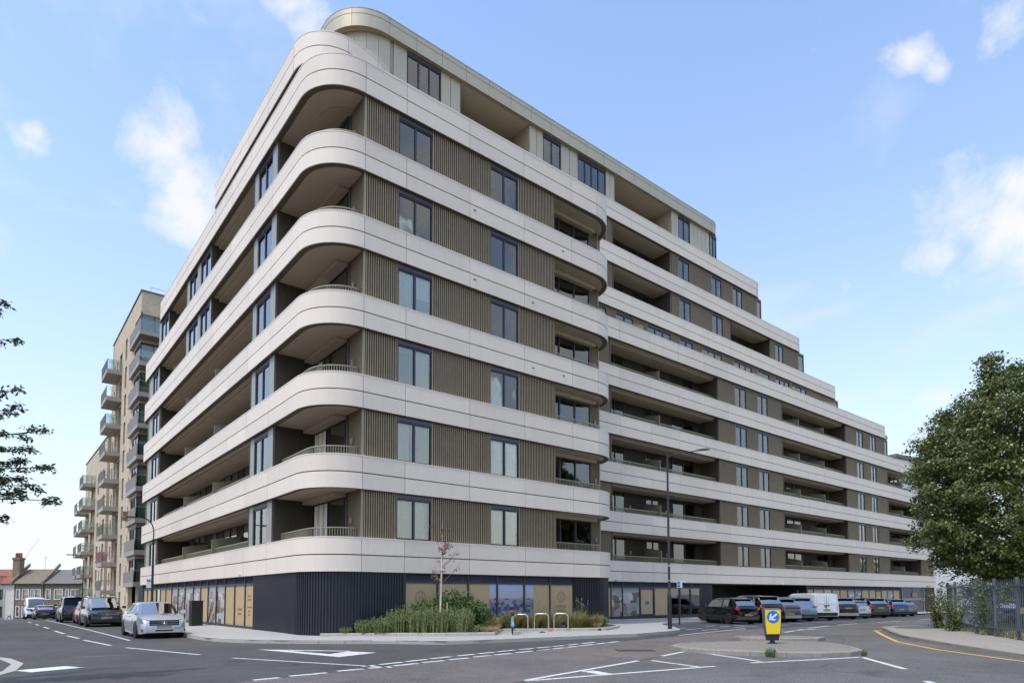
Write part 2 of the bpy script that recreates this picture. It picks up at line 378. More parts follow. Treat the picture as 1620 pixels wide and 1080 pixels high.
# ================================================================== GROUND
def ground_sheet():
    xs = sorted(set(list(np.arange(-60, 110, 3.))+[-900, -500, -250, -120, -90, 130, 160, 220, 350, 600, 1000]))
    ys = sorted(set(list(np.arange(-60, 160, 3.))+[-900, -500, -250, -120, -90, 180, 220, 300, 500, 1000]))
    V = [(x, y, G(x, y)) for y in ys for x in xs]; n = len(xs)
    F = [(j*n+i, j*n+i+1, (j+1)*n+i+1, (j+1)*n+i) for j in range(len(ys)-1) for i in range(n-1)]
    o = link('road', npmesh('road', V, F, 'asphalt')); tag(o, kind='structure')
ground_sheet()
def sheet(name, pts, matn, dz=.004, kind='structure', label=None, cat=None, group=None, parent=None):
    """flat marking or patch that follows the ground; long ones are cut into short pieces"""
    bm = bmesh.new(); f = bm.faces.new([bm.verts.new((x, y, 0)) for x, y in pts])
    for _ in range(3):
        es = [e for e in bm.edges if e.calc_length() > 6]
        if es: bmesh.ops.subdivide_edges(bm, edges=es, cuts=1, use_grid_fill=True)
    bmesh.ops.triangulate(bm, faces=bm.faces[:])
    for v in bm.verts: v.co.z = G(v.co.x, v.co.y)+dz
    bmesh.ops.recalc_face_normals(bm, faces=bm.faces)
    for fc in bm.faces:
        if fc.normal.z < 0: fc.normal_flip()
    me = bpy.data.meshes.new(name); bm.to_mesh(me); bm.free(); me.materials.append(MATS[matn])
    return tag(link(name, me, parent), label, cat, group, kind)
sheet('road_surface_brown', [(-9, -10.4), (-5.35, -9.84), (-2.55, -9.32), (2.25, -8.42), (8.67, -6.96), (13.42, -6.4), (19.0, -5.5), (21.84, -5.4), (20.5, -7.6), (13.15, -8.9), (9.3, -10.3), (6.5, -11.2), (3.66, -11.95), (-1.06, -13.15), (-4.5, -13.6), (-7, -16), (-10, -17)], 'asphalt_brown', .004)
sheet('road_surface_grey', [(-1.06, -13.25), (3.66, -12.05), (6.4, -11.3), (9.2, -10.25), (13.1, -9.0), (20.4, -7.7), (22.2, -5.7), (32, -4.9), (62, -2.6), (62, -8.6), (45, -9.1), (31, -9.9), (28.3, -9.15), (26.2, -9.25), (23.6, -10.3), (17.7, -13.2), (14.5, -15.6), (11.3, -18.2), (9, -20.9), (5, -26), (-4, -26), (-4, -17), (-4.4, -13.7)], 'asphalt_light', .0035)
sheet('road_surface_patch', [(9.8, -4.9), (13, -6.15), (20.2, -5.05), (24, -5.2), (62, -2.2), (62, 3), (25, 1), (20, -.4), (17.2, -3.2), (15.2, -5)], 'asphalt_dark', .003)
sheet('tar_seam', [(3.6, -7.95), (9, -6.55), (17, -6.0), (17, -6.12), (9, -6.7), (3.6, -8.05)], 'asphalt_dark', .008)
sheet('tar_seam', [(10.2, -10.9), (13, -9.0), (21, -7.6), (21, -7.66), (13, -9.07), (10.2, -10.98)], 'asphalt_dark', .008)
for a in ([(-1.8, -14.2), (.2, -15.6), (1.0, -16.0), (2.6, -17.0)], [(5.6, -15.6), (6.6, -15.4), (7.3, -15.9), (8.6, -15.7)], [(-8.2, 1.2), (-5.0, .6), (-3.4, .9)], [(-7.5, 6.5), (-4.6, 5.9)], [(-7.6, -7.2), (-4.8, -6.6), (-2.9, -6.9)], [(12, -13.2), (14.8, -12.1), (17, -11.0)]):
    for p_, q_ in zip(a[:-1], a[1:]):
        d_ = Vector((q_[0]-p_[0], q_[1]-p_[1])).normalized(); n_ = Vector((-d_.y, d_.x))*.014
        sheet('tar_seam', [(p_[0]+n_.x, p_[1]+n_.y), (q_[0]+n_.x, q_[1]+n_.y), (q_[0]-n_.x, q_[1]-n_.y), (p_[0]-n_.x, p_[1]-n_.y)], 'asphalt_dark', .0075)
sheet('trench_patch', [(-7.3, -1.3), (-6.0, -1.45), (-5.9, -1.75), (-7.2, -1.6)], 'asphalt_patch', .004)
marks = []
def line(p, q, w=.12, lab=None, lift=.008):
    p, q = Vector(p), Vector(q); d = (q-p).normalized(); n = Vector((-d.y, d.x))*w/2
    o = sheet('road_marking', [tuple(p+n), tuple(q+n), tuple(q-n), tuple(p-n)], 'road_white', lift); return o
# worn thermoplastic
m = bpy.data.materials.new('road_white'); m.use_nodes = True; t = m.node_tree; b = t.nodes['Principled BSDF']
geo = t.nodes.new('ShaderNodeNewGeometry'); nz = t.nodes.new('ShaderNodeTexNoise'); nz.inputs['Scale'].default_value = 9; nz.inputs['Detail'].default_value = 8; nz.inputs['Roughness'].default_value = .75
t.links.new(geo.outputs['Position'], nz.inputs['Vector']); rp = t.nodes.new('ShaderNodeValToRGB'); rp.color_ramp.elements[0].position = .36; rp.color_ramp.elements[1].position = .5
rp.color_ramp.elements[0].color = (.27, .265, .26, 1); rp.color_ramp.elements[1].color = (.68, .68, .66, 1); t.links.new(nz.outputs[0], rp.inputs[0]); t.links.new(rp.outputs[0], b.inputs['Base Color']); b.inputs['Roughness'].default_value = .7
MATS['road_white'] = m
m2 = m.copy(); m2.name = 'road_yellow'; r_ = [n for n in m2.node_tree.nodes if n.type == 'VALTORGB'][0]; r_.color_ramp.elements[0].color = (.35, .22, .06, 1); r_.color_ramp.elements[1].color = (.72, .43, .08, 1); MATS['road_yellow'] = m2
m3 = m.copy(); m3.name = 'road_cream'; r_ = [n for n in m3.node_tree.nodes if n.type == 'VALTORGB'][0]; r_.color_ramp.elements[0].color = (.24, .23, .19, 1); r_.color_ramp.elements[1].color = (.46, .44, .36, 1); MATS['road_cream'] = m3

near = [[(-5.07, -9.68), (-4.54, -9.61)], [(-4.29, -9.51), (-3.47, -9.42)], [(-3.18, -9.29), (-2.54, -9.25)], [(-2.39, -9.2), (-1.83, -9.2)], [(-1.72, -9.12), (-.97, -8.98)], [(-.8, -8.9), (-.1, -8.81)], [(.09, -8.72), (.77, -8.64)], [(.99, -8.55), (1.65, -8.43)], [(1.8, -8.4), (2.51, -8.3)], [(2.72, -8.22), (3.48, -8.07)], [(3.63, -8.03), (4.3, -7.92)], [(4.45, -7.9), (5.06, -7.8)], [(5.2, -7.76), (5.8, -7.63)], [(5.95, -7.58), (6.82, -7.38)], [(7.0, -7.34), (7.6, -7.2)], [(7.75, -7.18), (8.48, -7.0)]]
far = [[(-2.32, -8.8), (-1.99, -8.72)], [(-1.82, -8.64), (-1.12, -8.5)], [(-.98, -8.43), (-.27, -8.26)], [(-.13, -8.2), (.62, -8.03)], [(.88, -7.98), (1.53, -7.84)], [(1.7, -7.8), (2.35, -7.68)], [(2.52, -7.62), (3.28, -7.5)], [(3.49, -7.46), (4.11, -7.38)], [(4.29, -7.33), (4.92, -7.25)], [(5.1, -7.22), (5.68, -7.15)], [(5.89, -7.1), (6.48, -6.98)], [(6.72, -6.93), (7.57, -6.72)]]
for a, b_ in near: line(a, b_, .17)
for a, b_ in far: line(a, b_, .17)
for a, b_, w in [((-1.06, -13.11), (3.55, -12.03), .13), ((-1.11, -13.17), (3.88, -14.0), .13), ((3.85, -12.2), (3.46, -13.86), .13), ((5.0, -11.62), (7.14, -11.01), .13), ((6.85, -11.35), (5.67, -14.1), .13), ((5.16, -14.13), (8.69, -15.21), .13), ((8.69, -15.21), (6.51, -17.01), .14), ((4.61, -18.05), (3.2, -19.1), .14),
                 ((-4.01, -4.57), (-1.91, -9.41), .11), ((-5.58, 1.48), (-4.42, -2.93), .12), ((-6.18, 6.89), (-5.81, 2.9), .12), ((-6.39, 10.85), (-6.21, 8.22), .12), ((-6.41, 16.93), (-6.32, 12.96), .12), ((-6.45, 24), (-6.42, 20.5), .12), ((-6.5, 31), (-6.48, 27.8), .12), ((-6.5, 40), (-6.5, 36), .12),
                 ((-5.05, 46), (-5.05, 23.31), .1), ((-5.05, 23.31), (-4.88, 5.36), .1), ((13.06, -6.22), (20.21, -4.95), .13), ((18.28, -7.98), (21.72, -7.09), .16), ((20.4, -7.42), (22.6, -7.3), .14), ((23.22, -6.63), (27.3, -5.76), .14), ((28.86, -5.49), (32.66, -5.06), .14), ((36, -4.9), (41, -4.5), .14), ((45, -4.3), (51, -4.0), .14),
                 ((.98, -12.75), (.86, -13.42), .32)]:
    line(a, b_, w)
for i, x in enumerate([22.6, 25.9, 28.9, 31.9, 34.9, 38.4, 41.6, 44.8, 48, 51.2, 54.4, 57.6]): line((x-.1, -4.3+.055*i), (x+1.5, -1.9+.055*i), .1)
for y0 in (-4.2, -3.3, -2.4): line((17.2, y0-.3), (22.2, y0+.5), .1)
# hollow give-way triangle
sheet('road_marking', [(-2.57, -2.14), (-1.74, -6.17), (-1.54, -5.13), (-2.03, -3.22)], 'road_white', .008)
sheet('road_marking', [(-2.57, -2.14), (-2.03, -3.22), (-.75, -4.64), (-.62, -4.5)], 'road_white', .008)
sheet('road_marking', [(-.75, -4.64), (-1.54, -5.13), (-1.74, -6.17), (-.32, -5.59)], 'road_white', .008)
# concentric arcs of the mini roundabout at the left edge
def ringsheet(c, r0, r1, a0, a1, matn, dz):
    n = 28; A = [R(a0+(a1-a0)*i/n) for i in range(n+1)]
    mb = MB()
    for i in range(n):
        mb.quad((c[0]+r0*math.cos(A[i]), c[1]+r0*math.sin(A[i]), dz), (c[0]+r1*math.cos(A[i]), c[1]+r1*math.sin(A[i]), dz), (c[0]+r1*math.cos(A[i+1]), c[1]+r1*math.sin(A[i+1]), dz), (c[0]+r0*math.cos(A[i+1]), c[1]+r0*math.sin(A[i+1]), dz))
    tag(mb.build('road_marking', matn), kind='structure')
for r0, r1 in ((8.16, 8.40), (7.72, 7.94), (7.3, 7.5)): ringsheet((-16.76, -2.7), r0, r1, -180, 180, 'road_cream', .008)
# yellow line round the right-hand kerb
yl = [(25.22, -9.67), (23.3, -9.75), (21.87, -10.45), (19.5, -11.55), (15.53, -13.57), (12.89, -15.6), (10.66, -18.0), (8.4, -21)]
for a, b_ in zip(yl[:-1], yl[1:]):
    p, q_ = Vector(a), Vector(b_); n = (q_-p).normalized(); n = Vector((-n.y, n.x))*.07
    sheet('yellow_line', [tuple(p+n), tuple(q_+n), tuple(q_-n), tuple(p-n)], 'road_yellow', .008)
# ironwork
tag(link('manhole_cover', (lambda mb: (mb.box(-.55, .55, -.3, .3, 0, .012), [mb.box(-.5+.1*i, -.45+.1*i, -.26, .26, .012, .02, 1) for i in range(11)], mb.mesh('manhole_cover', ['trim', 'groove_shade_rust']))[2])(MB()), None, (5.9, -9.95, .005), R(-40)), 'rusty brown rectangular cover set in the brown road surface', 'manhole cover')
tag(link('drain_cover', (lambda mb: (mb.box(-.55, .55, -.36, .36, 0, .01), [mb.box(-.5+.12*i, -.41+.12*i, -.32, .32, .010, .018, 1) for i in range(8)], mb.mesh('drain_cover', ['pier_grey', 'sign_white']))[2])(MB()), None, (-7.95, -4.75, .004), R(22)), 'pale glinting metal cover in the road beside the painted rings', 'manhole cover')  # white bars put the glint of the ironwork into the colour

# ------------------------------------------------------------------ pavements with separate kerb stones
def pavement(name, outer, inner, matn, h0=.12, h1=.2, kerbm='kerb_new', slab=.0):
    """outer: kerb edge polyline, inner: building-side polyline (reverse order closes the shape)"""
    mb = MB(); n = len(outer)
    P0 = [(x, y, G(x, y)+h0) for x, y in outer]; P1 = [(x, y, G(x, y)+h1) for x, y in inner]
    mb.v = P0+P1+[(x, y, z-.4) for x, y, z in P0]; mb.f = []; mb.m = []
    assert len(inner) == n
    for i in range(n-1):
        mb.f.append((i, i+1, n+i+1, n+i)); mb.m.append(0)
    o = mb.build(name, [matn, kerbm]); tag(o, kind='structure'); return o
def kerbs(parent, line_, h=.12, w=.14, step=.92, matn='kerb_new', skip=None, name='kerb_stone', cap=120, base=-.1, zf=None):
    pts = [Vector(p) for p in line_]; seg = []; k = 0
    # resample by length
    L = [0]
    for a, b_ in zip(pts[:-1], pts[1:]): L.append(L[-1]+(b_-a).length)
    def at(s):
        s = min(max(s, 0), L[-1]); i = max(j for j in range(len(L)-1) if L[j] <= s+1e-9)
        return pts[i].lerp(pts[i+1], (s-L[i])/max(1e-9, L[i+1]-L[i]))
    s = 0
    while s < L[-1]-.05 and k < cap:
        a, b_ = at(s+.006), at(min(s+step, L[-1])-.006); d = (b_-a)
        if d.length > .03:
            n = Vector((-d.y, d.x)).normalized()*w; mb = MB(); jz = random.uniform(-.004, .004)
            f = zf or (lambda x, y: G(x, y))
            q_ = [(a.x, a.y), (b_.x, b_.y), (b_.x+n.x, b_.y+n.y), (a.x+n.x, a.y+n.y)]
            cc = .018; nn = n.normalized()*cc
            lo = [(x, y, f(x, y)+base) for x, y in q_]; mid = [(x, y, f(x, y)+h-cc+jz) for x, y in q_]
            hi = [(q_[0][0]+nn.x, q_[0][1]+nn.y), (q_[1][0]+nn.x, q_[1][1]+nn.y), q_[2], q_[3]]; hi = [(x, y, f(x, y)+h+.006+jz) for x, y in hi]
            mb.ring([lo, mid, hi]); mb.build(name, matn, parent)
        s += step; k += 1
kerbL = [(-2.8, 75), (-2.8, 40), (-2.8, 30), (-2.8, 20), (-2.8, 12), (-2.78, 6), (-2.72, 3.2), (-2.35, 1.9), (-1.85, .95), (-1.1, -.05), (-.18, -.95), (.7, -1.75), (1.65, -2.5), (2.2, -3.3), (2.95, -4.2), (4.13, -4.55), (5.99, -4.8), (7.91, -5.06), (9.67, -5.36), (11.3, -5.62), (13.27, -5.3), (14.7, -4.98), (15.6, -4.45), (16.2, -3.9), (16.9, -3.2), (17.9, -2.0), (18.73, -1.0), (20.65, .36), (22.66, .9), (25.24, 1.15), (31, 1.5), (40, 1.9), (60, 2.7), (80, 3.8)]
inL = [(.3, 75), (.3, 40), (.3, 30), (.3, 20), (.3, 12), (.3, 6), (.3, 4.5), (.3, 3.5), (.4, 2.6), (.7, 2), (1.1, 1.4), (1.6, .8), (2.0, .5), (2.6, .4), (3.4, .3), (4.5, .3), (6.2, .3), (8.1, .3), (9.8, .3), (11.3, .3), (13.2, .3), (14.9, .6), (15.8, .9), (16.4, 1.3), (16.8, 2), (17.1, 3), (18.2, 5.4), (20.65, 5.4), (22.66, 5.4), (25.24, 5.4), (31, 6.4), (40, 6.5), (60, 5.5), (80, 5.5)]
pv = pavement('pavement', kerbL, inL, 'paver')
kerbs(pv, kerbL[4:], h=.12, step=.92, cap=75)
tag(pv, kind='structure')
# paving joints read only as tone on this pavement: broad bays
# right-hand footway
kerbR = [(62, -8.5), (45, -9.0), (36, -9.5), (31.08, -9.7), (28.27, -8.95), (26.2, -9.05), (25.0, -9.35), (23.6, -10.1), (20.9, -11.3), (17.69, -13.0), (14.48, -15.4), (11.35, -18.0), (9.0, -20.6), (6, -24.2)]
inR = [(62, -10.2), (45, -10.4), (36, -10.6), (31.5, -11.0), (29, -11.6), (27.6, -12.0), (26.3, -12.1), (24.8, -12.7), (22.6, -13.8), (19.6, -15.4), (16.3, -17.2), (13.2, -19.6), (10.6, -22.6), (8, -26)]
pr = pavement('footway', kerbR[::-1], inR[::-1], 'path_beige', .11, .13, 'kerb')
kerbs(pr, kerbR[::-1][:-3], h=.11, matn='kerb', cap=70, w=-.14)
sheet('footway_patch', [(24.6, -10.1), (26.9, -9.5), (29.5, -9.9), (27.6, -11.0), (25.4, -11.6), (24.4, -11.4)], 'bitmac_grey', .128)
# traffic islands
def island(name, pts, label, h=.13, st=.9):
    root = empty(name, (0, 0, 0)); tag(root, label, 'traffic island')
    c = Vector((sum(p[0] for p in pts)/len(pts), sum(p[1] for p in pts)/len(pts)))
    inn = [tuple(c+(Vector(p)-c)*(1-.13/max(.3, (Vector(p)-c).length))) for p in pts]
    mb = MB(); mb.prism(inn, 0.0, h-.005); mb.build('paved_top', 'island_stone', root)
    kerbs(root, list(pts)+[pts[0]], h=h, step=st, matn='kerb', w=.15, cap=40)
    return root
def rounded(pts, it=2):
    for _ in range(it):
        q_ = []
        for a, b_ in zip(pts, pts[1:]+pts[:1]):
            q_ += [(a[0]*.75+b_[0]*.25, a[1]*.75+b_[1]*.25), (a[0]*.25+b_[0]*.75, a[1]*.25+b_[1]*.75)]
        pts = q_
    return pts
isl = rounded([(6.55, -10.9), (6.45, -12.2), (6.9, -13.4), (7.9, -14.75), (9.5, -15.1), (10.6, -14.1), (11.9, -12.9), (11.2, -11.4), (9.2, -10.2), (7.4, -10.0)], 2)
island('traffic_island', isl, 'kidney-shaped stone kerbed island under the keep left bollard')
island('traffic_island', rounded([(12.0, -9.3), (12.1, -10.3), (13.6, -11.9), (14.8, -11.5), (14.3, -10.3), (13.0, -9.0)], 2), 'small low kerbed island behind the keep left bollard')

# ================================================================== THE APARTMENT BUILDING
T1, PF, BH, B1H, GR = 3.895, 3.15, 1.30, 1.32, .68
def T(n): return T1+(n-1)*PF
def B(n): return T(n)-(B1H if n == 1 else BH)
D2, D3 = 5.04, 6.68
AB = empty('apartment_building', (0, 0, 0))
tag(AB, 'large curved corner apartment block with pale stacked bands and stepped upper floors', 'building')
def arc(cx, cy, r, a0, a1, n=10): return [(cx+r*math.cos(R(a0+(a1-a0)*i/n)), cy+r*math.sin(R(a0+(a1-a0)*i/n))) for i in range(n+1)]
def offs(path, d):      # positive d = to the left of travel; outlines run so that left is inward
    out = []; P = [Vector(p) for p in path]
    for i, p in enumerate(P):
        ns = []
        if i > 0: e = (P[i]-P[i-1]).normalized(); ns.append(Vector((-e.y, e.x)))
        if i < len(P)-1: e = (P[i+1]-P[i]).normalized(); ns.append(Vector((-e.y, e.x)))
        n = sum(ns, Vector((0, 0))).normalized(); k = 1/max(.5, n.dot(ns[0])); out.append(tuple(p+n*d*k))
    return out
def plen(path):
    L = [0.]
    for a, b_ in zip(path[:-1], path[1:]): L.append(L[-1]+math.dist(a, b_))
    return L
def sub(path, L, s0, s1):
    def at(s):
        i = max(j for j in range(len(L)-1) if L[j] <= s+1e-9); t = (s-L[i])/max(1e-9, L[i+1]-L[i])
        return (path[i][0]*(1-t)+path[i+1][0]*t, path[i][1]*(1-t)+path[i+1][1]*t)
    return [at(s0)]+[path[j] for j in range(len(path)) if s0+1e-4 < L[j] < s1-1e-4]+[at(s1)]
def wall(path, d0, d1, z0, z1, m=0, mb=None):
    mb = mb or MB(); a, b_ = offs(path, d0), offs(path, d1)
    rings = [[(p[0], p[1], z0), (q_[0], q_[1], z0), (q_[0], q_[1], z1), (p[0], p[1], z1)] for p, q_ in zip(a, b_)]
    mb.ring(rings, m); return mb
PANELS = []    # (size weight, args)
def band(path, joints, n, matn='panel', zt=None, zb=None, gr=GR, visible=None, cope=True):
    """path: outer face; joints: distances along the path where panels meet"""
    zt = T(n) if zt is None else zt; zb = B(n) if zb is None else zb
    L = plen(path); js = sorted(j for j in joints if 0 < j < L[-1]); js = [0]+js+[L[-1]]
    wall(path, .035, .28, zb+.012, zt-.03).build('band_core', 'joint', AB)
    if cope: wall(path, -.010, .30, zt-.045, zt, 0).build('coping', 'coping', AB, smooth=True)
    for s0, s1 in zip(js[:-1], js[1:]):
        if visible and not visible(sub(path, L, (s0+s1)/2-.01, (s0+s1)/2+.01)[0]): 
            continue
        for za, zb_ in ((zb, zt-gr-.022), (zt-gr+.022, zt-.048)):
            sp = sub(path, L, s0+.011, s1-.011); c = sp[0]
            PANELS.append(((s1-s0)*(zb_-za)/((c[0]+9)**2+(c[1]+22.6)**2), sp, za, zb_, matn))
LB = 35.03
def outline(vend, uend, r_end=1.5, w1=True, xl=0., rc=1.9):
    p = [(xl+r_end, vend)] if r_end else []
    p = arc(xl+r_end, vend-r_end, r_end, 90, 180, 8)
    p += arc(xl+rc, rc, rc, 180, 270, 12)
    p += arc(15.09, 1.9, 1.9, 270, 360, 12)
    p += [(16.99, D2), (uend, D2), (uend, D2+4)]
    return p
def joints_for(path, vs, us, w2s):
    """distances of given v (left face), u (front face) and wing-two u"""
    L = plen(path); J = []
    for i in range(len(path)-1):
        a, b_ = path[i], path[i+1]
        if abs(a[0]-b_[0]) < 1e-6 and a[0] < 5 and a[1] > b_[1]:
            J += [L[i]+(a[1]-v) for v in vs if b_[1] < v < a[1]]
        if abs(a[1]-b_[1]) < 1e-6 and a[1] < 1: J += [L[i]+(u-a[0]) for u in us if a[0]-.02 <= u <= b_[0]+.02]
        if abs(a[1]-b_[1]) < 1e-6 and a[1] > 4: J += [L[i]+(u-a[0]) for u in w2s if a[0] < u < b_[0]]
    return J
VS = [1.9]+[5.0+3.08*i for i in range(10)]; US = [1.91, 3.76, 6.94, 10.08, 13.2, 15.08]; W2 = [22.5+3.13*i for i in range(19)]
for n in range(1, 7):
    ue = 78.02 if n <= 4 else (73.1 if n == 5 else 65.7)
    pth = outline(LB, ue) if n < 6 else outline(LB, ue)
    if n == 6: pth = pth[:-2]+arc(ue-1.2, D2+1.2, 1.2, 270, 360, 6)+[(ue, D2+4)]
    vis = lambda p: not (abs(p[0]-16.99) < .01 and 2.0 < p[1] < 5.0) and not (p[1] > D2+1.5 and p[0] > 40)
    Lp = plen(pth); extra = [Lp[i] for i in range(len(pth)) if abs(pth[i][0]-16.99) < .001 and (abs(pth[i][1]-1.9) < .01 or abs(pth[i][1]-D2) < .01)]
    band(pth, joints_for(pth, VS, US, W2)+extra, n, visible=vis)
p7 = arc(1.2, 29.74-1.2, 1.2, 90, 180, 6)+arc(1.9, 1.9, 1.9, 180, 270, 12)+arc(15.09, 1.9, 1.9, 270, 360, 12)+[(16.99, 6.6)]
band(p7, joints_for(p7, VS, US, [])+[plen(p7)[-2]], 7)
def back(xl, ue, n, re=1.3):
    p = [(xl, D3), (ue-re, D3)]+arc(ue-re, D3+re, re, 270, 360, 8)[1:]+[(ue, D3+5)]; return p
b7 = back(17.05, 58.03, 7); band(b7, joints_for(b7, [], [], W2)+[plen(b7)[1]], 7)
b8 = back(4.6, 50.84, 8); band(b8, joints_for(b8, [], [], W2)+[plen(b8)[1]], 8, visible=lambda p: p[0] > 19)
g9 = [(4.0, 26), (4.0, 9.1)]+arc(6.4, D3+2.4, 2.4, 180, 270, 10)[1:]; b9 = g9+[(43.66-1.3, D3)]+arc(43.66-1.3, D3+1.3, 1.3, 270, 360, 8)[1:]+[(43.66, D3+5)]
L9 = plen(b9); band(b9, [L9[11]+x*3.13+.6 for x in range(0, 12)]+[L9[12]], 9)
# level-8 band on the left side with its own round corner
b8l = arc(1.65, 16.97, 1.0, 90, 180, 6)+arc(.65+1.75, 2.72+1.75, 1.75, 180, 270, 12)+[(3.0, 2.75), (4.15, 3.08), (5.3, 4.2), (6.0, 6.7)]
L8 = plen(b8l); band(b8l, [L8[7]-3.08*0, L8[6]+3, L8[6]+6.1, L8[6]+9.2, L8[7], L8[19], L8[20]+1.0], 8)
# panels: the largest as single parts, the small far ones joined
PANELS.sort(key=lambda t: -t[0])
rest = MB()
for i, (w, sp, za, zb, mn) in enumerate(PANELS):
    if i < 300: wall(sp, 0, .04, za, zb).build('fascia_panel', mn, AB, smooth=True, ang=30)
    else: wall(sp, 0, .04, za, zb, 0, rest)
if rest.f: tag(rest.build('fascia_panels', 'panel', AB), kind='stuff')

# floor slabs: soffit and balcony floors
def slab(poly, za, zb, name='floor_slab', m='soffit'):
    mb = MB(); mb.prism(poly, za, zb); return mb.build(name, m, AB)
for n in range(1, 7):
    ue = 78.02 if n <= 4 else (73.1 if n == 5 else 65.7)
    q_ = offs(outline(LB, ue)[:-1]+[(ue, D2+4)], .10)
    slab(q_+[(ue-.1, 20), (18.5, 20), (18.5, 30), (14, LB-.1)], B(n)+.035, T(n)-.85)
slab(offs(p7, .10)+[(16.9, 14), (14, 29.6)], B(7)+.035, T(7)-.85)
slab([(17.0, D3+.1), (56.8, D3+.1), (57.9, D3+1.3), (57.9, 20), (17, 20)], B(7)+.035, T(7)-.85)
slab([(8, D3+.1), (49.6, D3+.1), (50.7, D3+1.3), (50.7, 20), (8, 20)], B(8)+.035, T(8)-.85)
slab(offs(b9[1:], .10)+[(43.5, 20), (4.1, 20)], B(9)+.035, T(9)-.85)
slab(offs(b8l[:-1], .10)+[(9, 6.5), (9, 17.8)], B(8)+.03, T(8)-.85)
# cores behind the rooms
def core(poly, z0, z1, m='bronze_shaded'):
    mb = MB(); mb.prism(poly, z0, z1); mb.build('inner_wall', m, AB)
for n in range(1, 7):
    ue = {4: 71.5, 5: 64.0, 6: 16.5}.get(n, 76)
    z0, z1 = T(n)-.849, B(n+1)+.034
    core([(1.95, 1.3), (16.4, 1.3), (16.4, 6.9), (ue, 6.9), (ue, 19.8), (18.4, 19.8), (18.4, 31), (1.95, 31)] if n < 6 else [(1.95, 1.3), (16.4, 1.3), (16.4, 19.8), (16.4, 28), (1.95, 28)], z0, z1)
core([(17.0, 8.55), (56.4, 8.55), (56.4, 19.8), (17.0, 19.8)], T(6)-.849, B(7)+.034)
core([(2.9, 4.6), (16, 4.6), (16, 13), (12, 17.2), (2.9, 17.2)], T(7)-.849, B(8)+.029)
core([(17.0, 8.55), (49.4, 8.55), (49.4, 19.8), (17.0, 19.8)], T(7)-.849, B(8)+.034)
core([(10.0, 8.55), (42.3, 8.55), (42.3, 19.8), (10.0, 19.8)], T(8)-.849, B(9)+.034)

# ------------------------------------------------------------------ facade pieces
CM = {}
def clad_mesh(w, h, m='bronze', pitch=.068, dep=.045):
    key = (round(w, 2), round(h, 2), m, pitch)
    if key in CM: return CM[key]
    mb = MB(); n = max(1, round(w/pitch)); p = w/n; pr = []
    for i in range(n):
        x = i*p; pr += [(x+.10*p, 0), (x+.42*p, 0), (x+.5*p, dep), (x+.98*p, dep)]
        if i < n-1: pass
    pr = [(0, dep)]+pr+[(w, dep)]
    vs = [(x, y, 0) for x, y in pr]+[(x, y, h) for x, y in pr]; k = len(pr)
    for i in range(k-1):
        g_ = 1 if (pr[i][1] > 0 or pr[i+1][1] > 0) else 0
        mb.add([vs[i], vs[i+1], vs[k+i+1], vs[k+i]], [(0, 1, 2, 3)], g_)
    mb.box(0, w, dep+.004, dep+.05, 0, h)
    # edge trims
    mb.box(-.012, 0, -.012, .06, 0, h); mb.box(w, w+.012, -.012, .06, 0, h)
    CM[key] = mb.mesh('cladding', [m, 'groove_shade_rust' if m == 'bronze' else m]); return CM[key]
def flat_mesh(w, h, m, seam=None):
    key = ('f', round(w, 2), round(h, 2), m)
    if key in CM: return CM[key]
    mb = MB(); mb.box(0, w, 0, .05, 0, h)
    CM[key] = mb.mesh('flat_panel', m); return CM[key]
class Fac:      # a facade plane: side R faces -y, side L faces -x
    def __init__(s, side, plane): s.side, s.p = side, plane
    def put(s, name, mesh, s0, s1, d, z, parent=None):
        if s.side == 'R': return link(name, mesh, parent or AB, (s0, s.p+d, z))
        return link(name, mesh, parent or AB, (s.p+d, s1, z), R(-90))
    def perp(s, name, mesh, at, d0, d1, z, face):      # a wall at right angles, running inward; face=+1 looks towards larger s
        if s.side == 'R':
            if face > 0: return link(name, mesh, AB, (at, s.p+d0, z), R(90))
            return link(name, mesh, AB, (at, s.p+d1, z), R(-90))
        if face < 0: return link(name, mesh, AB, (s.p+d0, at, z), 0)
        return link(name, mesh, AB, (s.p+d1, at, z), R(180))
FR1, FW2, FB, FL, FG, FL7 = Fac('R', 0), Fac('R', D2), Fac('R', D3), Fac('L', 0), Fac('R', 7.0), Fac('L', .95)
WM = {}
curt = [0]
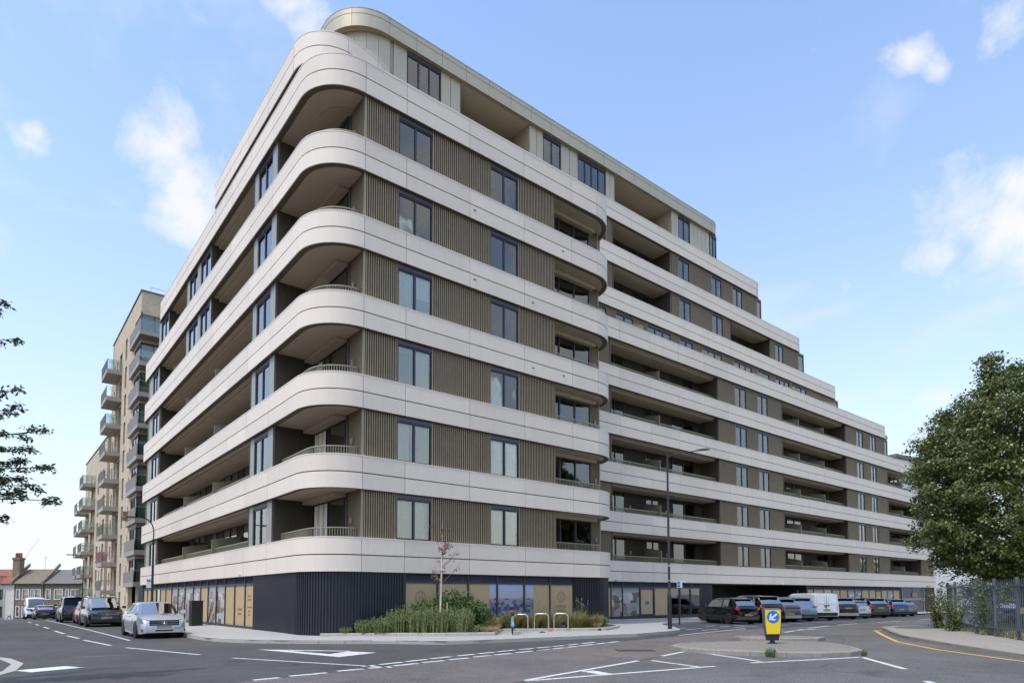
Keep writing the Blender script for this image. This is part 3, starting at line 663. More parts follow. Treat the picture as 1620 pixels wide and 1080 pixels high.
def win_parts(w, h, npane, head=.2, sill=True, m='frame'):
    key = (round(w, 2), round(h, 2), npane, head, m)
    if key in WM: return WM[key]
    f = MB(); t_ = .055
    f.box(0, t_, 0, .10, 0, h-head); f.box(w-t_, w, 0, .10, 0, h-head); f.box(t_, w-t_, .0, .10, 0, t_+.02); f.box(t_, w-t_, 0, .10, h-head-t_, h-head)
    pw = (w-2*t_)/npane
    for i in range(1, npane): f.box(t_+i*pw-.04, t_+i*pw+.04, -.008, .10, t_+.02, h-head-t_)
    if head: f.box(0, w, -.03, .12, h-head+.002, h, 1); f.box(0, w, -.045, -.03, h-head+.03, h-head+.055, 1)
    if sill: f.box(-.03, w+.03, -.13, .0, -.035, .0)
    pane = MB(); pane.box(0, pw-.08, 0, .02, 0, h-head-2*t_-.02)
    cm = []
    for v in range(7):
        c = MB(); cw = pw*(1.0, 1.0, .8, .55, 1., 1., .7)[v]; n = int(cw/.05)
        pts = [(j*cw/n, .03*math.sin(j*1.7+v)+.02*math.sin(j*.6+v*2)) for j in range(n+1)]
        hh = h-head-.1; zo = hh*.45 if v == 5 else 0
        c.add([(x, y, zo) for x, y in pts]+[(x, y, hh) for x, y in pts], [(j, j+1, n+2+j, n+1+j) for j in range(n)])
        cm.append(c.mesh('curtain', 'curtain_warm' if v == 4 else ('curtain_grey' if v == 6 else 'curtain')))
    WM[key] = (f.mesh('window_frame', [m, 'shutter_box']), pane.mesh('glass_pane', 'glass'), cm, pw, t_)
    return WM[key]
def window(F, s0, s1, z, h, npane=2, d=.2, curtains=.86, head=.2, name='window', sill=True):
    w = s1-s0; f, p, cm, pw, t_ = win_parts(w, h, npane, head, sill)
    o = F.put(name, f, s0, s1, d, z)
    for i in range(npane):
        link('pane', p, o, (t_+i*pw+.04, .04, t_+.02))
        if random.random() < curtains:
            link('curtain', cm[random.choice([0, 0, 0, 1, 1, 2, 3, 4, 5, 6])], o, (t_+i*pw, .19, .02))
    return o
def clad(F, s0, s1, z, h, d=.17, m='bronze', pitch=.068): return F.put('cladding_panel', clad_mesh(s1-s0, h, m, pitch), s0, s1, d, z)
def flat(F, s0, s1, z, h, d=.17, m='pier_grey', name='pier_panel'): return F.put(name, flat_mesh(s1-s0, h, m), s0, s1, d, z)
def reveal(F, at, z, h, face, dep=.25, m='bronze'):
    mb = MB(); mb.box(0, dep, 0, .02, 0, h); F.perp('reveal', mb.mesh('reveal', m), at, .17, .17+dep, z, face)
def railing(F, s0, s1, n, d=.50, name='railing'):
    w = s1-s0; mb = MB(); k = int(w/.1)
    mb.box(0, w, -.025, .025, .36, .40); mb.box(0, w, -.01, .01, .02, .04)
    for i in range(k+1): x = i*w/k; mb.box(x-.008, x+.008, -.018, .018, -.02, .36)
    return F.put(name, mb.mesh('railing', 'rail'), s0, s1, d, T(n))
def lightbox(F, s, d, z, face=0):
    mb = MB(); mb.box(-.05, .05, -.07, 0, -.11, .11); mb.box(-.035, .035, -.055, -.01, -.13, -.11)
    if face: F.perp('wall_light', mb.mesh('wall_light', 'bronze'), s, d, d, z, face)
    else: F.put('wall_light', mb.mesh('wall_light', 'bronze'), s, s, d, z)
def divider(F, s, n, depth=1.5, m='screen'):
    mb = MB(); mb.add([(0, 0, 0), (depth, 0, 0), (depth, 0, 2.0), (0, 0, 1.72), (0, .06, 0), (depth, .06, 0), (depth, .06, 2.0), (0, .06, 1.72)], [(0, 1, 2, 3), (4, 7, 6, 5), (0, 4, 5, 1), (1, 5, 6, 2), (2, 6, 7, 3), (3, 7, 4, 0)])
    F.perp('balcony_screen', mb.mesh('balcony_screen', m), s, .33, .33+depth, T(n)-.85, 1 if F.side == 'R' else -1)
def balcony(F, s0, s1, n, doors, divs=(), cheek0=True, cheek1=True, depth=1.86, rail=True, lights=(), drop=.55):
    z0 = T(n)-.85; hi = B(n+1)+.034; h = hi-z0; zc = T(n)
    if cheek0: F.perp('return_wall', clad_mesh(depth-.17, hi-z0, 'bronze_shaded'), s0, .17, depth, z0, 1)
    if cheek1: F.perp('return_wall', clad_mesh(depth-.17, hi-z0, 'bronze_shaded'), s1, .17, depth, z0, -1)
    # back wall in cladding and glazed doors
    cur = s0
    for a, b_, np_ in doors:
        if a-cur > .1: F.put('back_wall', clad_mesh(a-cur, h, 'bronze_shaded'), cur, a, depth-.06, z0)
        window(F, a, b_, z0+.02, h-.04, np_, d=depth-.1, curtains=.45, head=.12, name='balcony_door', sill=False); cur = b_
    if s1-cur > .1: F.put('back_wall', clad_mesh(s1-cur, h, 'bronze_shaded'), cur, s1, depth-.06, z0)
    for s in lights: lightbox(F, s, depth-.06, T(n)+.75)
    for s in divs: divider(F, s, n)
    if rail: railing(F, s0+.05, s1-.05, n)
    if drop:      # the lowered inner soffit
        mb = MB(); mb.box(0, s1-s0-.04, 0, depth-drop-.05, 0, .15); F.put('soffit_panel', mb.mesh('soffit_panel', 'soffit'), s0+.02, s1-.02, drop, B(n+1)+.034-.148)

def level(F, items, n, d=.17, m='bronze', z0=None, z1=None, left=False):
    z0 = T(n)-.004 if z0 is None else z0; z1 = B(n+1)+.02 if z1 is None else z1; h = z1-z0
    for it in items:
        k, a, b_ = it[:3]
        if k == 'c': clad(F, a, b_, z0, h, d, m, .10 if F is FR1 else .068)
        elif k == 'p': flat(F, a, b_, z0, h, d, 'pier_grey'); 
        elif k == 'g': flat(F, a+.012, b_-.012, z0, h, d, 'gold', 'wall_panel')
        elif k == 'w':
            np_ = it[3] if len(it) > 3 else 2
            window(F, a, b_, z0+.004, h-.02, np_, d+.03)
            reveal(F, a, z0, h, 1, .12, m if m != 'gold' else 'gold'); reveal(F, b_, z0, h, -1, .12, m if m != 'gold' else 'gold')
# wing one, front
for n in range(1, 7):
    level(FR1, [('c', 1.97, 3.46), ('w', 3.47, 5.12), ('c', 5.13, 8.18), ('w', 8.19, 9.86), ('c', 9.87, 12.15)], n)
    # end balcony with its curved parapet
    z0, hi = T(n)-.85, B(n+1)+.034
    FR1.perp('return_wall', clad_mesh(1.1, hi-z0, 'bronze_shaded'), 12.17, .2, 1.3, z0, 1)
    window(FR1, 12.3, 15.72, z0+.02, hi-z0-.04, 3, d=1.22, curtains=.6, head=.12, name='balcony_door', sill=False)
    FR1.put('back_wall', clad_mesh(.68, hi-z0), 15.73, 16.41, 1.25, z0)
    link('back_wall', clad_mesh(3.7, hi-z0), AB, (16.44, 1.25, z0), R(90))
    lightbox(FR1, 16.05, 1.24, T(n)+.75)
    # round railing
    rp_ = offs([(12.2, 0)]+arc(15.09, 1.9, 1.9, 270, 360, 14)+[(16.99, 4.6)], .50); mb = MB()
    wall(rp_, -.025, .025, T(n)+.36, T(n)+.40, 0, mb); Lr = plen(rp_); k = int(Lr[-1]/.1)
    for i in range(k): q_ = sub(rp_, Lr, i*Lr[-1]/k, i*Lr[-1]/k+.01)[0]; mb.box(q_[0]-.012, q_[0]+.012, q_[1]-.012, q_[1]+.012, T(n)-.02, T(n)+.36)
    mb.build('railing', 'rail', AB)
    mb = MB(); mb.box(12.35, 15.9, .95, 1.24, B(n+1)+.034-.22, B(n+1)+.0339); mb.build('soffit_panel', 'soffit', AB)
    # corner balcony
    FR1.perp('return_wall', clad_mesh(1.34, hi-z0, 'bronze', .07), 1.95, .17, 1.51, z0, -1)
    lightbox(FR1, 1.93, .95, T(n)+.72, -1)
    FL.perp('return_wall', clad_mesh(1.75, hi-z0, 'bronze_shaded'), 4.87, .17, 1.92, z0, -1)
    dm = win_parts(3.2, hi-z0-.04, 2, .12, False)
    od = link('balcony_door', dm[0], AB, (1.90, 4.8, z0+.02), R(-90))
    for i in range(2): link('pane', dm[1], od, (dm[4]+i*dm[3]+.05, .04, dm[4]+.02))
    if n < 5: link('curtain', dm[2][n % 4], od, (.1, .03, .02))
    rp_ = offs([(0, 4.6)]+arc(1.9, 1.9, 1.9, 180, 270, 14)+[(2.0, 0)], .48); mb = MB()
    wall(rp_, -.025, .025, T(n)+.36, T(n)+.40, 0, mb); Lr = plen(rp_); k = int(Lr[-1]/.1)
    for i in range(k): q_ = sub(rp_, Lr, i*Lr[-1]/k, i*Lr[-1]/k+.01)[0]; mb.box(q_[0]-.012, q_[0]+.012, q_[1]-.012, q_[1]+.012, T(n)-.02, T(n)+.36)
    mb.build('railing', 'rail', AB)
    if n == 6:
        mb = MB(); mb.prism([(1.0, 4.8), (1.0, 2.6)]+arc(2.0, 2.2, 1.0, 180, 270, 6)+[(3, 1.2), (3, 4.8)], B(7)-.03, B(7)+.033); mb.build('soffit_panel', 'soffit', AB)
    else:
        mb = MB(); mb.box(1.45, 1.93, 1.55, 4.84, B(n+1)-.12, B(n+1)+.0335); mb.build('soffit_panel', 'soffit', AB)
# left front
for n in range(1, 7):
    it = [('p', 4.88, 5.55), ('w', 5.56, 7.45), ('p', 7.46, 8.04)]
    if n <= 4:
        it += [('c', 28.68, 29.09), ('w', 29.1, 31.4), ('p', 31.41, 32.7)]
        balcony(FL, 8.06, 28.66, n, [(9.2, 12.0, 2), (13.2, 14.4, 1), (15.4, 18.2, 2), (19.6, 20.8, 1), (22.4, 25.2, 2), (26.4, 28.2, 1)], divs=(14.9, 21.6), lights=(12.6, 19.0))
    elif n == 5:
        it += [('p', 15.41, 15.79), ('w', 15.8, 17.79), ('p', 17.8, 18.4), ('w', 18.41, 20.6), ('p', 20.61, 21.28), ('p', 29.2, 29.63), ('w', 29.64, 31.54), ('p', 31.55, 33.05)]
        balcony(FL, 8.06, 15.39, n, [(9.2, 12.0, 2), (13.2, 14.8, 1)], lights=(12.6,)); balcony(FL, 21.3, 29.18, n, [(22.2, 25, 2), (26, 28, 1)], divs=(25.4,))
    else:
        it += [('p', 15.63, 15.75), ('w', 15.76, 17.9), ('p', 17.91, 18.66), ('w', 18.67, 20.6), ('p', 20.61, 21.28), ('p', 26.4, 26.58), ('w', 26.59, 28.98), ('p', 29.0, 29.7)]
        balcony(FL, 8.06, 15.61, n, [(9.2, 12.0, 2), (13.2, 14.8, 1)], lights=(12.6,)); balcony(FL, 21.3, 26.38, n, [(22.2, 25, 2)])
        flat(Fac('L', .6), 29.7, 33.2, T(n)-.85, PF-.45, .17, 'bronze')
    level(FL, it, n)
    if n < 6: link('end_wall', clad_mesh(1.8, PF-BH+.87), AB, (1.95, 32.95, T(n)-.85), R(180))
# level 7 set back behind the band, left side and round the corner
level(FL7, [('c', 3.9, 5.5), ('w', 5.51, 7.05), ('c', 7.06, 8.4), ('w', 8.41, 9.7), ('c', 9.71, 10.9), ('w', 10.91, 12.3), ('c', 12.31, 14.3), ('w', 14.31, 16.3, 3), ('p', 16.31, 17.7)], 7)
_c = offs(arc(.65+1.75, 2.72+1.75, 1.75, 180, 270, 12)+[(3.0, 2.75), (4.15, 3.08), (6.2, 4.2)], .3)
wall(_c, 0, .06, T(7)-.01, B(8)+.03).build('curved_wall', 'bronze', AB, smooth=True)
# wing two, levels 1 to 5
for n in range(1, 6):
    it = [('c', 16.5, 21.78), ('c', 33.93, 36.23), ('w', 36.24, 37.9), ('c', 37.91, 39.56), ('w', 39.57, 41.2), ('c', 41.21, 43.48), ('c', 55.67, 58.02), ('w', 58.03, 59.6), ('c', 59.61, 61.26), ('w', 61.27, 62.69)]
    balcony(FW2, 21.8, 33.91, n, [(22.9, 24.9, 2), (27.1, 28.6, 2), (30.2, 33.0, 2)], divs=(27.0,), lights=(22.4, 25.4, 29.4))
    balcony(FW2, 43.5, 55.65, n, [(44.6, 45.6, 1), (46.9, 49.6, 2), (52.4, 54.8, 2)], divs=(46.7, 51.4), lights=(46.2,))
    if n <= 4:
        it += [('c', 62.7, 65.42)]
        if n < 4: it += [('c', 74.22, 77.9)]
        balcony(FW2, 65.44, 74.2 if n < 4 else 72.9, n, [(67, 69.4, 2), (70.4, 72.6, 2)], divs=(69.8,), cheek1=(n < 4))
    else: it += [('c', 62.7, 64.86), ('w', 64.87, 65.65, 1)]
    level(FW2, it, n)
# set-back levels 6, 7, 8
def seq(us, kinds): return [(k[0], a+.005, b_-.005)+tuple(k[1:]) for k, a, b_ in zip(kinds, us[:-1], us[1:])]
level(FB, [('c', 17.1, 22.2)]+seq([22.21, 23.29, 24.21, 26.09, 27.59, 30.39, 31.46, 33.17, 34.37, 37.15, 38.85, 41.68, 42.7, 44.6, 45.58, 48.13, 48.51, 51.3, 57.01, 57.9],
      [('w', 1), ('c',), ('w', 2), ('c',), ('w', 3), ('c',), ('w', 2), ('c',), ('w', 3), ('c',), ('w', 3), ('c',), ('w', 2), ('c',), ('w', 3), ('c',), ('w', 3), ('c',), ('w', 1)]), 6)
for s in (25.3, 33.6, 41.0, 46.9, 54.0): 
    mb = MB(); mb.add([(0, 0, 0), (1.5, 0, 0), (1.5, 0, 1.78), (.9, 0, 1.78), (0, 0, 1.35), (0, .06, 0), (1.5, .06, 0), (1.5, .06, 1.78), (.9, .06, 1.78), (0, .06, 1.35)], [(0, 1, 2, 3, 4), (9, 8, 7, 6, 5), (0, 5, 6, 1), (1, 6, 7, 2), (2, 7, 8, 3), (3, 8, 9, 4), (4, 9, 5, 0)])
    link('balcony_screen', mb.mesh('terrace_screen', 'screen'), AB, (s, D2+.33, T(6)-.85), R(90))
level(FB, [('c', 17.1, 20), ('c', 23.33, 23.97), ('c', 30.47, 31.47), ('w', 31.48, 32.98), ('c', 33.0, 35.84), ('w', 35.85, 37.38), ('c', 37.39, 38.48), ('c', 44.86, 45.68), ('w', 45.69, 47.15), ('c', 47.16, 49.87), ('w', 49.88, 50.94, 1)], 7)
balcony(FB, 23.98, 30.46, 7, [(24.8, 26.8, 2), (28, 29.8, 2)], drop=0, rail=False); balcony(FB, 38.5, 44.85, 7, [(39.5, 41.5, 2), (42.4, 44, 2)], drop=0, rail=False)
level(FB, [('c', 17.1, 20), ('c', 23.32, 23.95), ('c', 30.5, 31.42), ('w', 31.43, 32.88), ('c', 32.9, 35.85), ('w', 35.86, 37.3), ('c', 37.31, 38.9), ('w', 38.91, 40.41), ('c', 40.42, 42.68), ('w', 42.69, 43.4, 1)], 8)
balcony(FB, 23.96, 30.49, 8, [(24.8, 26.8, 2), (28, 29.8, 2)], drop=0, rail=False)
# gold top storey
ZG0, ZF, ZG1 = T(9)-.004, 31.27, 32.25
def gpan(s0, s1, k): return seq([s0+(s1-s0)*i/k for i in range(k+1)], [('g',)]*k)
gi = gpan(6.9, 7.73, 1)+[('w', 7.74, 9.9, 3)]+gpan(9.91, 11.2, 2)+gpan(16.52, 17.63, 2)+[('w', 17.64, 19.2, 2)]+gpan(19.21, 20.75, 2)+[('w', 20.76, 23.49, 4)]+gpan(23.5, 24.35, 2)+gpan(30.89, 31.71, 2)+[('w', 31.72, 33.23, 2)]+gpan(33.24, 35.85, 5)+[('w', 35.9, 36.9, 2)]
level(FG, gi, 9, d=0., m='gold', z1=ZF+.01)
for a, b_ in ((11.22, 16.5), (24.37, 30.87)):
    FG.perp('return_wall', flat_mesh(1.8, ZF-ZG0+.85, 'gold'), a, 0, 1.8, ZG0-.8, 1); FG.perp('return_wall', flat_mesh(1.8, ZF-ZG0+.85, 'gold'), b_, 0, 1.8, ZG0-.8, -1)
    FG.put('back_wall', flat_mesh(b_-a, ZF-ZG0+.85, 'gold'), a, b_, 1.8, ZG0-.8)
gw = arc(4.25+2.45, 7.0+2.45, 2.45, 180, 270, 12); Lg = plen(gw)
for i in range(6):
    a, b_ = Lg[-1]*i/6+.008, Lg[-1]*(i+1)/6-.008; wall(sub(gw, Lg, a, b_), 0, .05, ZG0, ZF+.01).build('wall_panel', 'gold', AB, smooth=True)
wall([(4.25, 20)]+gw+[(7.6, 7.0)], .055, .12, ZG0, ZF+.01).build('wall_backing', 'gold_line', AB)
wall([(4.25, 20), (4.25, 9.5)], 0, .05, ZG0, ZF).build('wall_panel', 'gold', AB)
gend = [(35.8, 6.76)]+arc(36.0, 8.2, 1.44, 270, 360, 8)+[(37.44, 14)]
gf = [(4.0, 20), (4.0, 9.2)]+arc(4.0+2.44, 6.76+2.44, 2.44, 180, 270, 12)[1:]+gend; Lf = plen(gf)
js = [0, Lf[1], Lf[7], Lf[13]+.1]
s = Lf[13]+.1; 
while s+1.65 < Lf[14]: s += 1.65; js.append(s)
js += [Lf[14], Lf[-2], Lf[-1]]
wall(gf, .03, .25, ZF+.01, ZG1-.02).build('band_core', 'gold_line', AB)
wall(gf, -.02, .45, ZG1-.03, ZG1+.01).build('coping', 'gold_line', AB)
for a, b_ in zip(js[:-1], js[1:]):
    if b_-a < .1: continue
    sp = sub(gf, Lf, a+.01, b_-.01)
    wall(sp, 0, .03, ZF, ZF+.66).build('roof_fascia', 'gold', AB, smooth=True); wall(sp, -.01, .03, ZF+.675, ZG1-.03).build('roof_fascia', 'gold', AB, smooth=True)
mb = MB(); mb.prism(offs(gf, .1)+[(37.3, 20), (4.1, 20)], ZF+.03, ZG1-.1); mb.build('roof_slab', 'soffit', AB)
mb = MB(); mb.prism([(8, 8.85), (35.5, 8.85), (35.5, 19), (8, 19)], T(9)-.84, ZF+.029); mb.build('inner_wall', 'gold', AB)
# curved glass at the right end of the top storey
we = offs(arc(36.0, 8.2, 1.44, 270, 350, 8), .24); wall(we, 0, .03, ZG0, ZF).build('curved_glazing', 'glass', AB, smooth=True)
for uu, nn in ((50.9, 7), (43.7, 8)):
    we = offs(arc(uu-1.35, D3+1.5, 1.35, 280, 355, 6), .2); wall(we, 0, .03, T(nn), B(nn+1)).build('curved_glazing', 'glass', AB, smooth=True)

# ------------------------------------------------------------------ ground floor
zb0 = .0; hg = B(1)-.004
def gf_h(x, y): return hg+.6
def navy_wall(path, parent=AB, pitch=.12):
    L = plen(path); mb = MB(); k = int(L[-1]/pitch); pts = []
    for i in range(k):
        for f, dd in ((0, 0), (.52, 0), (.6, .03), (.92, .03)): pts.append((sub(path, L, (i+f)*L[-1]/k, (i+f)*L[-1]/k+.002)[0], dd, (i+f)*L[-1]/k))
    # offset inward using local normal
    vs = []
    for p, dd, s in pts:
        a = sub(path, L, max(0, s-.02), min(L[-1], s+.02)); e = (Vector(a[-1])-Vector(a[0])).normalized(); n_ = Vector((-e.y, e.x)); vs.append((p[0]+n_.x*dd, p[1]+n_.y*dd))
    n_ = len(vs); mb.add([(x, y, -.6) for x, y in vs]+[(x, y, B(1)+.012) for x, y in vs], [(i, i+1, n_+i+1, n_+i) for i in range(n_-1)])
    mb.build('ribbed_plinth', 'navy', parent)
    wall(path, .045, .3, -.6, B(1)+.01).build('plinth_backing', 'navy', parent)
navy_wall([(.1, 7.0)]+arc(2.0, 2.0, 1.9, 180, 270, 16)+[(3.86, .1)])
navy_wall([(13.32, .1)]+arc(15.05, 2.0, 1.9, 270, 360, 14)+[(16.95, 5.2)])
def printmat(name, kind):
    m = bpy.data.materials.new(name); m.use_nodes = True; t = m.node_tree; b = t.nodes['Principled BSDF']; b.inputs['Roughness'].default_value = .25
    tc_ = t.nodes.new('ShaderNodeTexCoord'); sp = t.nodes.new('ShaderNodeSeparateXYZ'); t.links.new(tc_.outputs['Generated'], sp.inputs[0])
    mp = t.nodes.new('ShaderNodeMapping'); oi_ = t.nodes.new('ShaderNodeObjectInfo'); ad_ = t.nodes.new('ShaderNodeVectorMath'); ad_.operation = 'MULTIPLY_ADD'; ad_.inputs[1].default_value = (1, 1, 1); rv_ = t.nodes.new('ShaderNodeVectorMath'); rv_.operation = 'SCALE'; rv_.inputs[0].default_value = (7.3, 2.1, 0 if kind == 'city' else 5.7); t.links.new(oi_.outputs['Random'], rv_.inputs['Scale']); t.links.new(tc_.outputs['Object'], ad_.inputs[0]); t.links.new(rv_.outputs[0], ad_.inputs[2]); t.links.new(ad_.outputs[0], mp.inputs[0])
    vo = t.nodes.new('ShaderNodeTexVoronoi'); vo.distance = 'CHEBYCHEV'; vo.inputs['Scale'].default_value = 5 if kind != 'room' else 2.2; mp.inputs['Scale'].default_value = (1, 1, 1.6) if kind != 'room' else (.9, 1, .9)
    t.links.new(mp.outputs[0], vo.inputs['Vector'])
    nz = t.nodes.new('ShaderNodeTexNoise'); nz.inputs['Scale'].default_value = 1.6; nz.inputs['Detail'].default_value = 4; t.links.new(mp.outputs[0], nz.inputs['Vector'])
    r1 = t.nodes.new('ShaderNodeValToRGB'); t.links.new(vo.outputs['Color'], r1.inputs[0])
    cols = {'city': [(.02, .03, .06), (.05, .09, .22), (.30, .34, .50), (.45, .16, .05)], 'lounge': [(.04, .06, .14), (.12, .2, .5), (.45, .48, .60), (.10, .22, .60)], 'room': [(.03, .025, .03), (.20, .11, .07), (.62, .60, .58), (.08, .09, .13)]}[kind]
    r1.color_ramp.elements[0].color = cols[0]+(1,); r1.color_ramp.elements[1].color = cols[3]+(1,)
    for i, pz in ((1, .4), (2, .65)): e = r1.color_ramp.elements.new(pz); e.color = cols[i]+(1,)
    r2 = t.nodes.new('ShaderNodeValToRGB'); t.links.new(sp.outputs[2], r2.inputs[0])
    if kind == 'city': sk = [(0, (.04, .06, .12)), (.55, (.10, .10, .14)), (.66, (.50, .42, .46)), (1, (.35, .50, .75))]
    elif kind == 'lounge': sk = [(0, (.2, .25, .4)), (.4, (.06, .12, .35)), (.7, (.3, .3, .4)), (1, (.3, .45, .75))]
    else: sk = [(0, (.35, .30, .27)), (.3, (.14, .12, .12)), (.75, (.38, .40, .43)), (1, (.22, .2, .2))]
    r2.color_ramp.elements[0].color = sk[0][1]+(1,); r2.color_ramp.elements[0].position = 0; r2.color_ramp.elements[1].color = sk[3][1]+(1,)
    for p_, c_ in sk[1:3]: e = r2.color_ramp.elements.new(p_); e.color = c_+(1,)
    # picture: sky above, detail below an uneven skyline
    cmp = t.nodes.new('ShaderNodeMath'); cmp.operation = 'MULTIPLY_ADD'; t.links.new(nz.outputs[0], cmp.inputs[0]); cmp.inputs[1].default_value = .45; cmp.inputs[2].default_value = .38 if kind == 'city' else .6
    lt = t.nodes.new('ShaderNodeMath'); lt.operation = 'LESS_THAN'; t.links.new(sp.outputs[2], lt.inputs[0]); t.links.new(cmp.outputs[0], lt.inputs[1])
    f_ = t.nodes.new('ShaderNodeMath'); f_.operation = 'MULTIPLY'; f_.inputs[1].default_value = .88; t.links.new(lt.outputs[0], f_.inputs[0])
    mx = t.nodes.new('ShaderNodeMix'); mx.data_type = 'RGBA'; t.links.new(f_.outputs[0], mx.inputs[0]); t.links.new(r2.outputs[0], mx.inputs[6]); t.links.new(r1.outputs[0], mx.inputs[7]); t.links.new(mx.outputs[2], b.inputs['Base Color'])
    MATS[name] = m
printmat('print_city', 'city'); printmat('print_lounge', 'lounge'); printmat('print_room', 'room')
def shopfront(F, bays, d=.14, film=None, zf=lambda s: .16, ztr=.36):
    """bays: mullion positions; film: one code per bay v=vinyl c=city l=lounge r=room g=clear glass d=door"""
    s0, s1 = bays[0], bays[-1]; zt = B(1)+.01; ztr_ = zt-ztr
    lo = min(zf(s0), zf(s1))-.15
    fr = MB()
    def X(s): return s-s0 if F.side == 'R' else s1-s
    for s in bays: x = X(s); fr.box(x-.04, x+.04, 0, .12, lo, zt)
    fr.box(0, s1-s0, .01, .11, ztr_-.05, ztr_+.03); fr.box(0, s1-s0, .012, .112, zt-.05, zt)
    fr.box(0, s1-s0, -.012, .11, lo, lo+.42)
    F.put('shopfront_frame', fr.mesh('shopfront_frame', 'frame'), s0, s1, d, 0)
    bk = MB(); bk.box(0, s1-s0, 1.6, 1.65, lo, zt); bk.box(0, s1-s0, .13, 1.6, lo-.02, lo); F.put('shop_interior', bk.mesh('shop_interior', 'room_dark'), s0, s1, d, 0)
    for i, (a, b_) in enumerate(zip(bays[:-1], bays[1:])):
        w = b_-a-.08; c = film[i]
        lv = MB()
        lv.box(0, w, .05, .06, 0, ztr-.08)
        for k in range(5): z_ = .01+k*.055; lv.add([(0, .0, z_), (w, .0, z_), (w, .045, z_+.05), (0, .045, z_+.05)], [(0, 1, 2, 3)])
        F.put('louvre', lv.mesh('louvre', 'shutter_box'), a+.04, b_-.04, d+.03, ztr_+.03)
        z0 = lo+.42; h = ztr_-.05-z0
        mm = {'v': 'vinyl', 'c': 'print_city', 'l': 'print_lounge', 'r': 'print_room'}
        if c == 'd':
            df = MB(); df.box(0, .09, 0, .08, 0, h); df.box(w-.09, w, 0, .08, 0, h); df.box(.09, w-.09, 0, .08, 0, .1); df.box(.09, w-.09, 0, .08, h-.1, h); df.box(w-.06, w-.03, -.07, -.04, .5, 1.3)
            o = F.put('shop_door', df.mesh('shop_door', 'frame'), a+.04, b_-.04, d+.02, z0)
            p_ = MB(); p_.box(.1, w-.1, .03, .05, .1, h-.1); p_.build('door_film', 'vinyl', o); continue
        p_ = MB(); p_.box(0, w, 0, .02, 0, h)
        if c == 'g': F.put('shop_pane', p_.mesh('shop_pane', 'glass'), a+.04, b_-.04, d+.05, z0)
        else:
            o = F.put('window_film', p_.mesh('window_film', mm[c[0]]), a+.04, b_-.04, d+.05, z0)
W1B = [3.87, 5.42, 6.98, 8.56, 10.14, 11.74, 13.3]
shopfront(FR1, W1B, film='vvvccv')
# the city picture is wider than one bay: prints over part of bays three and five
def vinyl_over(F, a, b_, z0, z1, m, d=.185):
    p_ = MB(); p_.box(0, b_-a, 0, .004, 0, z1-z0); F.put('window_film', p_.mesh('window_film', m), a, b_, d, z0)
zt_ = B(1)+.01-.36-.05
vinyl_over(FR1, 8.15, 8.52, .45, zt_, 'print_city'); vinyl_over(FR1, 10.72, 11.7, .45, zt_, 'vinyl')
WLB = [7.02, 8.35, 9.95, 11.55, 13.15, 14.75, 16.3, 17.95, 20.0, 21.8, 23.55, 25.3, 27.05, 28.4, 30.1, 31.55, 33.05]
shopfront(FL, WLB, film='vvvrrvrrrrvvgvvv', zf=lambda s: G(0, s)+.18)
navy_wall([(.1, 35.0), (.1, 33.05)])
W2B = [17.2, 19.4, 21.61, 22.69, 24.4, 25.9, 27.5, 28.75, 29.97, 31.19]
shopfront(FW2, W2B, film='vvrrdvggg', zf=lambda s: G(s, 5)+.16)
navy_wall([(31.2, 5.2)]+arc(32.4, 6.1, .9, 270, 360, 8)+[(33.3, 14)])
wall([(33.3, 13), (47.05, 10.5)], 0, .2, -.8, B(1)+.03).build('undercroft_wall', 'navy', AB)
wall([(47.05, 13), (47.05, 5.2)], 0, .2, -.8, B(1)+.03).build('undercroft_wall', 'navy', AB)
W3B = [47.06, 48.3, 50.24, 51.86, 53.47, 55.0, 56.65, 58.21, 59.9, 61.49, 62.89, 64.33, 65.9, 67.67]
shopfront(FW2, W3B, film='vvgvvrrvvdvrv', zf=lambda s: G(67, 5)+.16)
navy_wall([(67.7, 5.2), (68.3, 5.2)]); navy_wall([(74.8, 5.2), (78, 5.2), (78, 9)])
gd = MB(); gd.box(0, 6.4, .05, .1, -.6, B(1)); 
for k in range(14): gd.box(0, 6.4, .0, .05, -.5+k*.21, -.33+k*.21)
gdo = FW2.put('garage_shutter', gd.mesh('garage_shutter', 'shutter_box'), 68.35, 74.75, .2, 0)
gf_ = MB(); gf_.box(-.02, .1, -.05, .0, -.6, B(1)); gf_.box(6.3, 6.42, -.05, 0, -.6, B(1)); gf_.box(3.15, 3.25, -.05, 0, -.6, B(1)); gf_.box(.1, 6.3, -.05, -.002, 1.15, 1.35); gf_.build('shutter_frame', 'pier_grey', gdo)
ys_ = MB(); ys_.box(2.7, 4.2, -.08, -.06, 1.45, 1.95); ys_.build('warning_sign', 'plate_yellow', gdo)
